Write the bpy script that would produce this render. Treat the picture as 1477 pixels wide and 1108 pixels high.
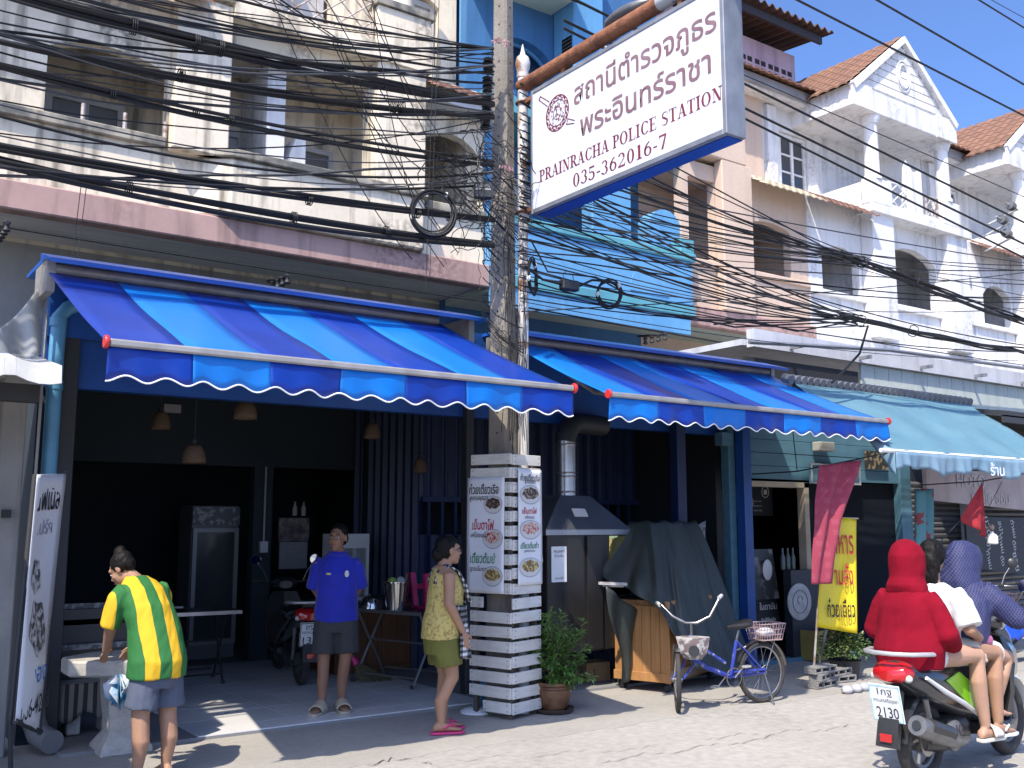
import bpy, bmesh, math, random
import numpy as np
from mathutils import Vector, Matrix, Euler, Quaternion
random.seed(7)
for _o in list(bpy.data.objects): bpy.data.objects.remove(_o)
SC = bpy.context.scene
COL = SC.collection
R = math.radians
# ------------------------------------------------------------------ camera
PITCH = math.atan(201/1440.0)
YAW = R(35.4519)
HEYE = 1.68
Fv = Vector((math.sin(YAW)*math.cos(PITCH), math.cos(YAW)*math.cos(PITCH), math.sin(PITCH)))
Rv = Vector((math.cos(YAW), -math.sin(YAW), 0))
Uv = Rv.cross(Fv)
cam_d = bpy.data.cameras.new('camera'); cam = bpy.data.objects.new('camera', cam_d); COL.objects.link(cam)
cam_d.sensor_fit = 'HORIZONTAL'; cam_d.sensor_width = 36; cam_d.lens = 1440/1477*36
cam_d.clip_start = 0.1; cam_d.clip_end = 2000
m = Matrix((Rv, Uv, -Fv)).transposed().to_4x4(); m.translation = (0, 0, HEYE); cam.matrix_world = m
SC.camera = cam
# ------------------------------------------------------------------ sky + sun + exposure
TO_SUN = Vector((-1.50, -1.00, 2.50)).normalized()
w = bpy.data.worlds.new('World'); SC.world = w; w.use_nodes = True
_n = w.node_tree; _bg = _n.nodes['Background']
_sky = _n.nodes.new('ShaderNodeTexSky'); _sky.sky_type = 'NISHITA'; _sky.sun_disc = False
_sky.sun_elevation = math.asin(TO_SUN.z); _sky.sun_rotation = math.atan2(TO_SUN.x, TO_SUN.y)
_sky.air_density = 0.46; _sky.dust_density = 1.8; _sky.ozone_density = 10.0; _sky.altitude = 10
_n.links.new(_sky.outputs[0], _bg.inputs[0]); _bg.inputs[1].default_value = 0.15
sl = bpy.data.lights.new('sun', 'SUN'); sl.energy = 2.3; sl.angle = R(0.5); sl.color = (1, .91, .77)
sun = bpy.data.objects.new('sun', sl); COL.objects.link(sun)
sun.rotation_mode = 'QUATERNION'; sun.rotation_quaternion = TO_SUN.to_track_quat('Z', 'Y'); sun.location = (-8, -4, 20)
SC.view_settings.view_transform = 'Standard'; SC.view_settings.look = 'None'
SC.view_settings.exposure = 1.58; SC.view_settings.gamma = 1; SC.view_settings.use_curve_mapping = False
SC.cycles.max_bounces = 6; SC.cycles.diffuse_bounces = 3; SC.cycles.glossy_bounces = 3; SC.cycles.transmission_bounces = 4
SC.cycles.transparent_max_bounces = 8; SC.cycles.caustics_reflective = False; SC.cycles.caustics_refractive = False

def at(u, v, x=None, y=None, z=None):
    """world point seen at photo pixel (u,v) on the plane x=, y= or z="""
    d = Fv + Rv*((u-738.5)/1440) - Uv*((v-554)/1440)
    if x is not None: t = x/d.x
    elif y is not None: t = y/d.y
    else: t = (z-HEYE)/d.z
    return Vector((0, 0, HEYE)) + d*t
# ------------------------------------------------------------------ materials
MATS = {}
def srgb(h):
    if isinstance(h, str):
        h = h.lstrip('#'); h = [int(h[i:i+2], 16)/255 for i in (0, 2, 4)]
        return tuple(c/12.92 if c <= .04045 else ((c+.055)/1.055)**2.4 for c in h)
    return tuple(h)
def M(name, c, rough=.65, metal=0., c2=None, sc=3., lo=.35, hi=.7, bump=0., bsc=40., streak=0., sdark=.35, slo=.5, shi=.72, spec=.5, world=True,
      alpha=1., trans=0., emit=None, coat=0., sheen=0., stretch=(1, 1, 1), rand=0., fine=.06, mould=0., msc=.9):
    if name in MATS: return MATS[name]
    c = srgb(c); mt = bpy.data.materials.new(name); mt.use_nodes = True; MATS[name] = mt
    nt = mt.node_tree; N = nt.nodes; L = nt.links; bs = N['Principled BSDF']
    bs.inputs['Roughness'].default_value = rough; bs.inputs['Metallic'].default_value = metal
    bs.inputs['Specular IOR Level'].default_value = spec
    bs.inputs['Alpha'].default_value = alpha; bs.inputs['Transmission Weight'].default_value = trans
    bs.inputs['Coat Weight'].default_value = coat; bs.inputs['Sheen Weight'].default_value = sheen
    if world: g = N.new('ShaderNodeNewGeometry').outputs['Position']
    else: g = N.new('ShaderNodeTexCoord').outputs['Object']
    mp = N.new('ShaderNodeMapping'); mp.inputs['Scale'].default_value = stretch; L.new(g, mp.inputs[0]); vec = mp.outputs[0]
    def noise(scale, det=5, v=vec):
        t = N.new('ShaderNodeTexNoise'); t.inputs['Scale'].default_value = scale; t.inputs['Detail'].default_value = det
        L.new(v, t.inputs['Vector']); return t.outputs['Fac']
    def mix(fac, a, b, typ='MIX'):
        x = N.new('ShaderNodeMix'); x.data_type = 'RGBA'; x.blend_type = typ
        for s, val in ((0, fac), (6, a), (7, b)):
            if hasattr(val, 'links'): L.new(val, x.inputs[s])
            else: x.inputs[s].default_value = (val if s == 0 else (*val[:3], 1))
        return x.outputs[2]
    def ramp(f, a, b, va=0., vb=1.):
        r = N.new('ShaderNodeMapRange'); r.inputs[1].default_value = a; r.inputs[2].default_value = b
        r.inputs[3].default_value = va; r.inputs[4].default_value = vb; L.new(f, r.inputs[0]); return r.outputs[0]
    col = c
    if c2 is not None: col = mix(ramp(noise(sc), lo, hi), c, srgb(c2))
    if fine: col = mix(ramp(noise(sc*9+7, 3), .3, .7, 1-fine*2.2, 1+fine), (0, 0, 0), col) if False else mix(ramp(noise(sc*9+7, 3), .3, .75, 0, fine*3), col, tuple(k*.55 for k in c))
    if streak:
        m2 = N.new('ShaderNodeMapping'); m2.inputs['Scale'].default_value = (3.2, 3.2, .35); L.new(g, m2.inputs[0])
        f = ramp(noise(1.6, 8, m2.outputs[0]), slo, shi, 0, streak)
        col = mix(f, col, tuple(k*sdark for k in c))
    if mould:
        f1 = ramp(noise(msc, 3), .52, .66); f2 = ramp(noise(msc*13, 6), .38, .66)
        mm = N.new('ShaderNodeMath'); mm.operation = 'MULTIPLY'; L.new(f1, mm.inputs[0]); L.new(f2, mm.inputs[1])
        m3 = N.new('ShaderNodeMath'); m3.operation = 'MULTIPLY'; L.new(mm.outputs[0], m3.inputs[0]); m3.inputs[1].default_value = mould
        col = mix(m3.outputs[0], col, tuple(k*.14 for k in c))
    if rand:
        oi = N.new('ShaderNodeObjectInfo'); col = mix(ramp(oi.outputs['Random'], 0, 1, 0, rand), col, tuple(k*.45 for k in c))
    if hasattr(col, 'links'): L.new(col, bs.inputs['Base Color'])
    else: bs.inputs['Base Color'].default_value = (*col, 1)
    if bump:
        b = N.new('ShaderNodeBump'); b.inputs['Strength'].default_value = bump; b.inputs['Distance'].default_value = .02
        L.new(noise(bsc, 4), b.inputs['Height']); L.new(b.outputs[0], bs.inputs['Normal'])
    if emit: bs.inputs['Emission Color'].default_value = (*srgb(emit[0]), 1); bs.inputs['Emission Strength'].default_value = emit[1]
    mt['_h'] = 1
    return mt
def Mx(name, c, build, rough=.6, **k):
    """material whose base colour comes from build(nt, objectcoord, mix) -> colour socket"""
    if name in MATS: return MATS[name]
    mt = M(name, c, rough, fine=0, **k); nt = mt.node_tree; N = nt.nodes; L = nt.links
    tc = N.new('ShaderNodeTexCoord').outputs['Object']
    sx = N.new('ShaderNodeSeparateXYZ'); L.new(tc, sx.inputs[0])
    def math_(op, a, b=None, cc=None):
        x = N.new('ShaderNodeMath'); x.operation = op
        for i, val in enumerate((a, b, cc)):
            if val is None: continue
            if hasattr(val, 'links'): L.new(val, x.inputs[i])
            else: x.inputs[i].default_value = val
        return x.outputs[0]
    def mix(fac, a, b):
        x = N.new('ShaderNodeMix'); x.data_type = 'RGBA'
        for s, val in ((0, fac), (6, a), (7, b)):
            if hasattr(val, 'links'): L.new(val, x.inputs[s])
            else: x.inputs[s].default_value = (val if s == 0 else (*srgb(val)[:3], 1))
        return x.outputs[2]
    def noise(scale, det=4, v=tc):
        t = N.new('ShaderNodeTexNoise'); t.inputs['Scale'].default_value = scale; t.inputs['Detail'].default_value = det
        L.new(v, t.inputs['Vector']); return t.outputs['Fac']
    L.new(build(sx.outputs, math_, mix, noise), N['Principled BSDF'].inputs['Base Color'])
    return mt
# ------------------------------------------------------------------ mesh builder
class B:
    def __init__(s): s.v = []; s.f = []; s.m = []; s.k = 0
    def add(s, vs, fs):
        o = len(s.v); s.v += [tuple(p) for p in vs]; s.f += [tuple(i+o for i in q) for q in fs]; s.m += [s.k]*len(fs); return s
    def box(s, x0, x1, y0, y1, z0, z1):
        return s.add([(x0,y0,z0),(x1,y0,z0),(x1,y1,z0),(x0,y1,z0),(x0,y0,z1),(x1,y0,z1),(x1,y1,z1),(x0,y1,z1)],
                     [(0,3,2,1),(4,5,6,7),(0,1,5,4),(1,2,6,5),(2,3,7,6),(3,0,4,7)])
    def obox(s, c, size, rot=(0, 0, 0)):
        m = Euler(rot).to_matrix() if not isinstance(rot, Matrix) else rot
        h = Vector(size)/2; c = Vector(c)
        return s.add([c+m@Vector((h.x*a, h.y*b, h.z*d)) for a, b, d in ((-1,-1,-1),(1,-1,-1),(1,1,-1),(-1,1,-1),(-1,-1,1),(1,-1,1),(1,1,1),(-1,1,1))],
                     [(0,3,2,1),(4,5,6,7),(0,1,5,4),(1,2,6,5),(2,3,7,6),(3,0,4,7)])
    def loft(s, rings, cap=True, close=True):
        n = len(rings[0]); o = len(s.v); vs = [p for r in rings for p in r]; fs = []
        for i in range(len(rings)-1):
            for j in range(n if close else n-1):
                a = i*n+j; b = i*n+(j+1) % n; fs.append((a, b, b+n, a+n))
        if cap and close: fs.append(tuple(range(n-1, -1, -1))); fs.append(tuple(range((len(rings)-1)*n, len(rings)*n)))
        return s.add(vs, fs)
    def tube(s, pts, r, n=8, cap=True, closed=False):
        pts = [Vector(p) for p in pts]; rings = []; L_ = len(pts)
        t0 = (pts[1]-pts[0]).normalized(); up = Vector((0, 0, 1)) if abs(t0.z) < .9 else Vector((1, 0, 0))
        a = t0.cross(up).normalized()
        for i, p in enumerate(pts):
            if closed: t = (pts[(i+1) % L_]-pts[i-1])
            else: t = (pts[min(i+1, L_-1)]-pts[max(i-1, 0)])
            t.normalize(); a = (a-t*a.dot(t)).normalized(); b = t.cross(a)
            rr = r[i] if hasattr(r, '__len__') else r
            rings.append([p+(a*math.cos(q)+b*math.sin(q))*rr for q in (2*math.pi*j/n for j in range(n))])
        if closed: rings.append(rings[0]); cap = False
        return s.loft(rings, cap)
    def lathe(s, prof, c=(0, 0, 0), n=16, axis=None, cap=True):
        c = Vector(c); q = Vector((0, 0, 1)).rotation_difference(Vector(axis)).to_matrix() if axis is not None else Matrix.Identity(3)
        return s.loft([[c+q@Vector((r*math.cos(2*math.pi*j/n), r*math.sin(2*math.pi*j/n), z)) for j in range(n)] for r, z in prof], cap)
    def prism(s, poly, vec):
        n = len(poly); vec = Vector(vec); p = [Vector(q) for q in poly]
        return s.add(p+[q+vec for q in p], [tuple(range(n-1, -1, -1)), tuple(range(n, 2*n))]+[(i, (i+1) % n, (i+1) % n+n, i+n) for i in range(n)])
    def ell(s, c, r, rot=None, nu=14, nv=9):
        m = Euler(rot).to_matrix() if rot is not None and not isinstance(rot, Matrix) else (rot or Matrix.Identity(3)); c = Vector(c)
        if not hasattr(r, '__len__'): r = (r, r, r)
        rings = []
        for i in range(nv):
            th = math.pi*(i+.5)/nv
            rings.append([c+m@Vector((r[0]*math.sin(th)*math.cos(2*math.pi*j/nu), r[1]*math.sin(th)*math.sin(2*math.pi*j/nu), -r[2]*math.cos(th))) for j in range(nu)])
        return s.loft(rings)
    def grid(s, fn, nu, nv, thick=None):
        vs = [fn(i/nu, j/nv) for i in range(nu+1) for j in range(nv+1)]
        return s.add(vs, [(i*(nv+1)+j, (i+1)*(nv+1)+j, (i+1)*(nv+1)+j+1, i*(nv+1)+j+1) for i in range(nu) for j in range(nv)])
    def mesh(s, name):
        me = bpy.data.meshes.new(name); me.from_pydata(s.v, [], s.f)
        if any(s.m): me.polygons.foreach_set('material_index', s.m)
        me.update(); return me
    def build(s, name, mat, parent=None, smooth=False, bevel=0., solid=0., kind=None, seg=1, ang=None):
        me = s.mesh(name); return finish(me, name, mat, parent, smooth, bevel, solid, kind, seg, ang)
def finish(me, name, mat, parent=None, smooth=False, bevel=0., solid=0., kind=None, seg=1, ang=None):
    for x in (mat if isinstance(mat, (list, tuple)) else [mat]): me.materials.append(x)
    o = bpy.data.objects.new(name, me); COL.objects.link(o)
    bm = bmesh.new(); bm.from_mesh(me); bmesh.ops.recalc_face_normals(bm, faces=bm.faces)
    bm.to_mesh(me); bm.free()
    if smooth:
        me.polygons.foreach_set('use_smooth', [True]*len(me.polygons))
        me.set_sharp_from_angle(angle=R(ang or 40))
    if solid:
        d = o.modifiers.new('solid', 'SOLIDIFY'); d.thickness = solid; d.offset = 0
    if bevel:
        d = o.modifiers.new('bevel', 'BEVEL'); d.width = bevel; d.segments = seg; d.limit_method = 'ANGLE'; d.angle_limit = R(40)
    if parent is not None:
        o.parent = parent
        if parent.get('_wc'): o.location = -parent.location
    elif len(me.vertices):
        co = np.empty(len(me.vertices)*3); me.vertices.foreach_get('co', co); co = co.reshape(-1, 3)
        c = (co.min(0)+co.max(0))/2; c[2] = co[:, 2].min(); co -= c; me.vertices.foreach_set('co', co.ravel()); me.update(); o.location = c
    if kind: o['kind'] = kind
    return o
def tag(o, label, cat, group=None):
    o['label'] = label; o['category'] = cat
    if group: o['group'] = group
    return o
def thing(name, label, cat, loc=(0, 0, 0), rz=0., group=None, local=False, rot=None):
    o = bpy.data.objects.new(name, None); COL.objects.link(o); o.location = loc
    o.rotation_euler = rot if rot is not None else (0, 0, rz); o.empty_display_size = .1
    if not local: o['_wc'] = 1
    return tag(o, label, cat, group)
def dup(root, loc, rz=None, label=None, group=None):
    kids = {}
    for o in bpy.data.objects:
        if o.parent: kids.setdefault(o.parent.name, []).append(o)
    def cp(o, par):
        c = o.copy(); COL.objects.link(c); c.parent = par
        for k in kids.get(o.name, []): cp(k, c)
        return c
    r = cp(root, None); r.location = loc
    if rz is not None: r.rotation_euler = (0, 0, rz)
    if label: r['label'] = label
    if group: r['group'] = group
    return r
def structure(o): o['kind'] = 'structure'; return o
TSC = bpy.data.scenes.new('scratch'); TVL = TSC.view_layers[0]; TCOL = TSC.collection
def evalmesh(o):
    with bpy.context.temp_override(scene=TSC, view_layer=TVL):
        dg = bpy.context.evaluated_depsgraph_get(); dg.update()
        return bpy.data.meshes.new_from_object(o.evaluated_get(dg))
def text_mesh(body, size=1., shear=0., bold=0., align='CENTER', space=1.):
    cu = bpy.data.curves.new('t', 'FONT'); cu.body = body; cu.size = size; cu.align_x = align; cu.align_y = 'BOTTOM_BASELINE'
    cu.shear = shear; cu.offset = bold; cu.resolution_u = 3; cu.space_character = space
    o = bpy.data.objects.new('t', cu); TCOL.objects.link(o); me = evalmesh(o)
    bpy.data.objects.remove(o); bpy.data.curves.remove(cu); return me
def text(body, name, mat, parent, origin, ux, uy, w=None, h=None, size=1., bold=0., thick=.002, shear=0., label=None, base=None):
    """flat lettering centred at origin, spanned by unit vectors ux (reading direction) and uy (up), fitted to width w / height h"""
    me = text_mesh(body, size, shear, bold)
    n = len(me.vertices); co = np.empty(n*3); me.vertices.foreach_get('co', co); co = co.reshape(-1, 3)
    lo, hi = co.min(0), co.max(0); c = (lo+hi)/2; sx = sy = 1.
    if w: sx = w/(hi[0]-lo[0]); sy = sx
    if h: sy = h/(hi[1]-lo[1]); sx = sx if w else sy
    if base: sy = base/size; c[1] = 0.
    ux = np.array(ux, float); uy = np.array(uy, float); nn = np.cross(ux, uy)
    P = np.array(origin)+np.outer((co[:, 0]-c[0])*sx, ux)+np.outer((co[:, 1]-c[1])*sy, uy)+nn*thick
    me.vertices.foreach_set('co', P.ravel()); me.update()
    o = finish(me, name, mat, parent)
    if label: o['label'] = label
    return o
# ================================================================== GROUND
m_road = M('road_concrete', (.42, .397, .36), .9, c2=(.34, .322, .292), sc=.7, lo=.3, hi=.75, bump=.45, bsc=55, fine=.2, mould=.28, msc=.8)
structure(B().box(-120, 200, -80, 160, -.5, 0).build('ground', m_road))
m_apron = M('apron_concrete', (.38, .358, .325), .88, c2=(.29, .274, .248), sc=1.1, lo=.3, hi=.7, bump=.3, bsc=45, fine=.12)
_b = B()
_pts = [(-6, 6.62), (.8, 6.62), (2.2, 6.6), (3.4, 6.63), (4.8, 6.6), (6.2, 6.58), (7.6, 6.55), (9.6, 6.5), (14, 6.4), (24, 6.3)]
_pts = [(-6+.12*i, 6.6-.012*max(0, -6+.12*i)+.03*math.sin(i*.31)+.02*math.sin(i*1.13+1)+.012*math.sin(i*2.9)) for i in range(260)]
_b.loft([[(x, y, .003), (x, 16, .005), (x, 16, -.1), (x, y, -.1)] for x, y in _pts])
structure(_b.build('pavement', m_apron))
m_crack = M('tar_crack', (.03, .028, .025), .95)
_b = B(); _cp = []
for i in range(40):
    t = i/39; p = at(530+90*t+6*math.sin(t*9), 1105-9*math.sin(t*3.1)+2*math.sin(t*25), z=0); _cp.append(p+Vector((0, 0, .004)))
_b.loft([[p+Vector((0, .004+.007*abs(math.sin(i*1.7)), .004)), p+Vector((0, -.003, .004))] for i, p in enumerate(_cp)], cap=False, close=False)
structure(_b.build('road_crack', m_crack))

for _u0, _v0, _u1, _v1, _w in ((860, 1100, 1130, 1062, .004), (640, 1098, 960, 1078, .003), (1010, 1066, 1240, 1048, .0035), (120, 1100, 300, 1082, .003)):
    _b = B(); _cp = [at(_u0+(_u1-_u0)*i/50+3*math.sin(i*.9), _v0+(_v1-_v0)*i/50+2.2*math.sin(i*.37)+1.2*math.sin(i*1.3), z=0)+Vector((0, 0, .0075)) for i in range(51)]
    _b.loft([[p+Vector((0, _w*(1+.8*math.sin(i*2.1)), 0)), p-Vector((0, _w, 0))] for i, p in enumerate(_cp)], cap=False, close=False); structure(_b.build('road_crack', M('faint_crack', (.24, .225, .2), .95)))
# ================================================================== ROW HOUSES BEHIND
def wall_open(b, x0, x1, z0, z1, y0, y1, ops, n=10):
    """wall slab with rectangular or arched openings (xa, xb, zbottom, zspring, archrise)"""
    x = x0
    for (a, c, zb, zt, ar) in sorted(ops):
        if a > x: b.box(x, a, y0, y1, z0, z1)
        if zb > z0: b.box(a, c, y0, y1, z0, zb)
        if ar <= 0: b.box(a, c, y0, y1, zt, z1)
        else:
            arc = [(a+(c-a)*i/n, zt+ar*math.sin(math.pi*i/n)**.7) for i in range(n+1)]
            for (xa, za), (xb, zb2) in zip(arc, arc[1:]):
                b.prism([(xa, y0, za), (xb, y0, zb2), (xb, y0, z1), (xa, y0, z1)], (0, y1-y0, 0))
        x = c
    if x < x1: b.box(x, x1, y0, y1, z0, z1)
    return b
def window(parent, x0, x1, z0, z1, y, mf, mg, nx=2, nz=1, d=.08, fw=.07, name='window'):
    b = B(); b.box(x0, x0+fw, y-d, y, z0, z1); b.box(x1-fw, x1, y-d, y, z0, z1)
    b.box(x0+fw, x1-fw, y-d, y, z1-fw, z1); b.box(x0+fw, x1-fw, y-d, y, z0, z0+fw)
    wx = (x1-x0-2*fw); wz = (z1-z0-2*fw)
    for i in range(1, nx):
        xm = x0+fw+wx*i/nx; b.box(xm-fw*.5, xm+fw*.5, y-d*.95, y-.01, z0+fw, z1-fw)
    for k in range(1, nz):
        zm = z0+fw+wz*k/nz; b.box(x0+fw, x1-fw, y-d*.8, y-.02, zm-.02, zm+.02)
    f = b.build(name, mf, parent)
    for i in range(nx):
        B().box(x0+fw+wx*i/nx+.012, x0+fw+wx*(i+1)/nx-.012, y-.035, y-.02, z0+fw+.004, z1-fw-.004).build('pane', mg, f)
    return f
def pent(name, x0, x1, yf, zf, yb, zb, mat, parent, pitch=.22, rows=4):
    """strip of wavy clay tile courses sloping from (yb,zb) down to (yf,zf)"""
    b = B(); nx = max(4, int((x1-x0)/pitch)*6)
    for r in range(rows):
        t0, t1 = r/rows, (r+1)/rows+.03
        ya, za, yc, zc = yb+(yf-yb)*t0, zb+(zf-zb)*t0, yb+(yf-yb)*t1, zb+(zf-zb)*t1
        top = []; bot = []
        for i in range(nx+1):
            x = x0+(x1-x0)*i/nx; wv = .035*abs(math.sin(math.pi*(x-x0)/pitch))
            top.append((x, ya, za+wv+.012)); bot.append((x, yc, zc+wv+.045))
        for i in range(nx):
            b.add([top[i], top[i+1], bot[i+1], bot[i], (bot[i][0], bot[i][1], bot[i][2]-.035), (bot[i+1][0], bot[i+1][1], bot[i+1][2]-.035)], [(0, 1, 2, 3), (3, 2, 5, 4)])
    return b.build(name, mat, parent)
def lattice(b, x0, x1, z0, z1, y, r=.014):
    for q in ((x0, z0, x1, z0), (x0, z1, x1, z1), (x0, z0, x0, z1), (x1, z0, x1, z1)): b.tube([(q[0], y, q[1]), (q[2], y, q[3])], r, 6)
    n = max(1, round((x1-x0)/.8)); w = (x1-x0)/n
    for i in range(n):
        a = x0+w*i; c = a+w; zm = (z0+z1)/2; xm = (a+c)/2
        for q in ((a, z0, c, z1), (a, z1, c, z0), (xm, z0, a+w*.0, zm), (xm, z0, c, zm), (a, zm, xm, z1), (c, zm, xm, z1)):
            b.tube([(q[0], y, q[1]), (q[2], y, q[3])], r*.8, 5)
m_cream = M('cream_stucco', (.80, .70, .54), .85, c2=(.68, .59, .45), sc=.8, streak=.9, sdark=.17, slo=.52, shi=.72, bump=.12, bsc=18, mould=.85)
m_cream_st = M('cream_stained_ledge', (.42, .38, .30), .9, c2=(.10, .10, .095), sc=2.4, lo=.36, hi=.6, streak=.9, sdark=.2)
m_pink = M('faded_pink_ledge', (.46, .30, .26), .85, c2=(.36, .23, .205), sc=1.2, streak=.7, sdark=.35, mould=.6)
m_soff = M('soffit_grey', (.60, .59, .57), .9, c2=(.48, .47, .46), sc=.9, stretch=(1, 6, 1))
m_greyw = M('grey_render', (.36, .35, .33), .9, c2=(.27, .26, .25), sc=.7, streak=.5)
m_doorw = M('weathered_white_door', (.50, .49, .48), .7, c2=(.40, .39, .38), sc=4)
m_pane = M('window_pane', (.05, .055, .06), .12, spec=.6, fine=0)
m_paneg = M('dusty_pane', (.17, .16, .15), .35, fine=.05)
m_tile = M('clay_tile', (.26, .13, .08), .8, c2=(.15, .08, .055), sc=2.2, lo=.3, hi=.7, fine=.15)
m_tile_d = M('old_dark_tile', (.17, .09, .065), .85, c2=(.30, .15, .10), sc=3.5, lo=.45, hi=.65, fine=.15)
m_tile_y = M('bleached_tile', (.62, .53, .36), .8, c2=(.42, .33, .22), sc=3, fine=.12)
m_iron = M('rusty_white_iron', (.45, .40, .36), .6, c2=(.22, .12, .08), sc=9, lo=.5, hi=.65)
m_whitep = M('white_render', (.78, .77, .76), .8, c2=(.68, .67, .66), sc=.8, streak=.5, sdark=.4, bump=.08, bsc=18, mould=.4)
m_tan = M('tan_render', (.62, .47, .36), .85, c2=(.54, .41, .32), sc=.8, streak=.22, sdark=.5, bump=.08, bsc=18)
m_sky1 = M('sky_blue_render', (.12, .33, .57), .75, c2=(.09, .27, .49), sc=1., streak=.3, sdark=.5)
m_cyan = M('turquoise_trim', (.10, .34, .41), .75, c2=(.075, .26, .33), sc=2, streak=.35, sdark=.4)
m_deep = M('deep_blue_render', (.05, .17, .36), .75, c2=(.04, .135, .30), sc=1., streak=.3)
m_green_s = M('pale_green_soffit', (.50, .56, .48), .85, c2=(.40, .45, .40), sc=1.)

# ---------------- cream house
cr = thing('cream_shophouse', 'cream stained shophouse with balconies and a faded pink ledge on the left', 'building', (2, 15, 0))
B().box(-8, 9.33, 15.4, 24, 0, 5.66).build('lower_wall', m_greyw, cr)
B().box(-8, 9.33, 15.4, 24, 5.66, 14).build('wall', m_cream, cr)
B().box(-8, 9.33, 13.75, 14.02, 5.66, 6.05).build('ledge', m_pink, cr, bevel=.02)
B().box(-8, 9.325, 14.02, 15.4, 5.72, 5.95).build('soffit', m_soff, cr)
ops = [(-3.2, -.6, 7.03, 8.2, .15), (2.27, 3.87, 7.03, 8.05, .2), (4.72, 7.07, 7.03, 8.74, 0), (8.03, 9.22, 6.95, 8.0, .3)]
wall_open(B(), -8, 9.33, 6.05, 9.2, 13.95, 14.15, ops).build('front_wall', m_cream, cr)
B().box(-8, 9.33, 14.15, 15.4, 8.9, 9.2).build('floor_slab', m_cream, cr)
B().box(-8, 9.325, 14.15, 15.4, 6.0, 6.3).build('floor_slab', m_cream, cr)
for x in (-.3, 4.3, 7.55, 9.2): B().box(x-.12, x+.12, 14.15, 15.4, 6.3, 8.9).build('partition', m_cream, cr)
for a, c, zz in ((-8, 3.86, 7.03), (4.6, 7.1, 7.03), (8.02, 9.33, 6.95)):
    B().box(a, c, 13.86, 14.18, zz-.08, zz+.07).build('balcony_sill', m_cream_st, cr, bevel=.015)
_b = B(); _b.prism([(4.25, 13.95, 6.06), (4.75, 13.62, 6.06), (7.95, 13.62, 6.06), (8.1, 13.95, 6.06)], (0, 0, .86)); _b.build('balcony_parapet', m_cream, cr, bevel=.03)
_b = B(); _b.prism([(4.2, 13.86, 6.92), (4.72, 13.55, 6.92), (7.99, 13.55, 6.92), (8.15, 13.86, 6.92)], (0, 0, .12)); _b.build('balcony_sill', m_cream_st, cr, bevel=.015)
for a, c in ((3.9, 4.7), (7.1, 8.0)): B().box(a, c, 13.68, 13.95, 6.92, 9.25).build('pillar', m_cream, cr, bevel=.02)
window(cr, 2.5, 3.62, 6.5, 8.02, 15.4, m_doorw, m_paneg, 2, 3, fw=.1)
window(cr, 4.95, 5.95, 6.35, 8.0, 15.4, m_doorw, m_doorw, 2, 1, fw=.08, name='door')
window(cr, 6.35, 7.1, 6.35, 8.05, 15.4, m_doorw, m_paneg, 1, 1, fw=.08, name='door')
window(cr, 8.1, 9.0, 6.35, 7.9, 15.4, m_doorw, m_pane, 2, 1, fw=.08, name='door')
_b = B(); _b.prism([(5.75, 14.3, 7.05), (6.15, 14.3, 7.05), (6.15, 14.3, 7.75), (6.0, 14.3, 7.75)], (0, .9, 0)); _b.build('balcony_divider', m_whitep, cr)
B().box(5.45, 5.75, 14.2, 15.3, 6.3, 8.8).build('partition', m_whitep, cr)
for p in range(3): B().tube([(2.75+.55*p, 13.92, 7.1), (2.75+.55*p, 13.92, 7.34)], .03, 6).build('railing_stub', m_iron, cr)
pent('roof_strip', -8, 4.3, 13.35, 9.0, 14.1, 9.45, m_tile_d, cr)
pent('roof_strip', 8.0, 9.4, 13.4, 8.78, 14.1, 9.22, m_tile_d, cr)
B().box(8.0, 9.33, 13.5, 13.95, 8.62, 8.76).build('fascia', m_soff, cr)
# third floor
wall_open(B(), -8, 9.33, 9.2, 13, 14.9, 15.1, [(5.2, 6.8, 9.4, 11.6, .2), (7.9, 8.95, 9.95, 11.1, .18)]).build('upper_wall', m_cream, cr)
B().box(4.7, 8.05, 13.62, 14.9, 9.1, 9.3).build('balcony_slab', m_cream, cr)
for a, c in ((4.15, 4.72), (7.05, 8.05)): B().box(a, c, 13.62, 13.9, 9.3, 10.03).build('balcony_post', m_cream, cr, bevel=.02)
B().box(7.0, 8.1, 13.57, 13.95, 10.03, 10.14).build('post_cap', m_cream_st, cr)
B().box(4.72, 7.05, 13.66, 13.86, 9.3, 9.42).build('balcony_kerb', m_cream, cr)
_b = B(); lattice(_b, 4.76, 7.02, 9.44, 10.1, 13.76, .018); _b.build('balcony_railing', m_iron, cr)
B().box(4.5, 4.9, 13.7, 14.1, 10.03, 13).build('pillar', m_cream, cr); B().lathe([(.2, 10.14), (.2, 13)], (7.55, 13.8, 0), 16).build('pillar', m_cream, cr, smooth=True)
window(cr, 7.95, 8.92, 9.98, 11.2, 15.08, m_doorw, m_doorw, 2, 1, fw=.1); window(cr, 5.3, 6.7, 9.4, 11.6, 15.08, m_doorw, m_doorw, 2, 1, fw=.1, name='door')

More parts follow.
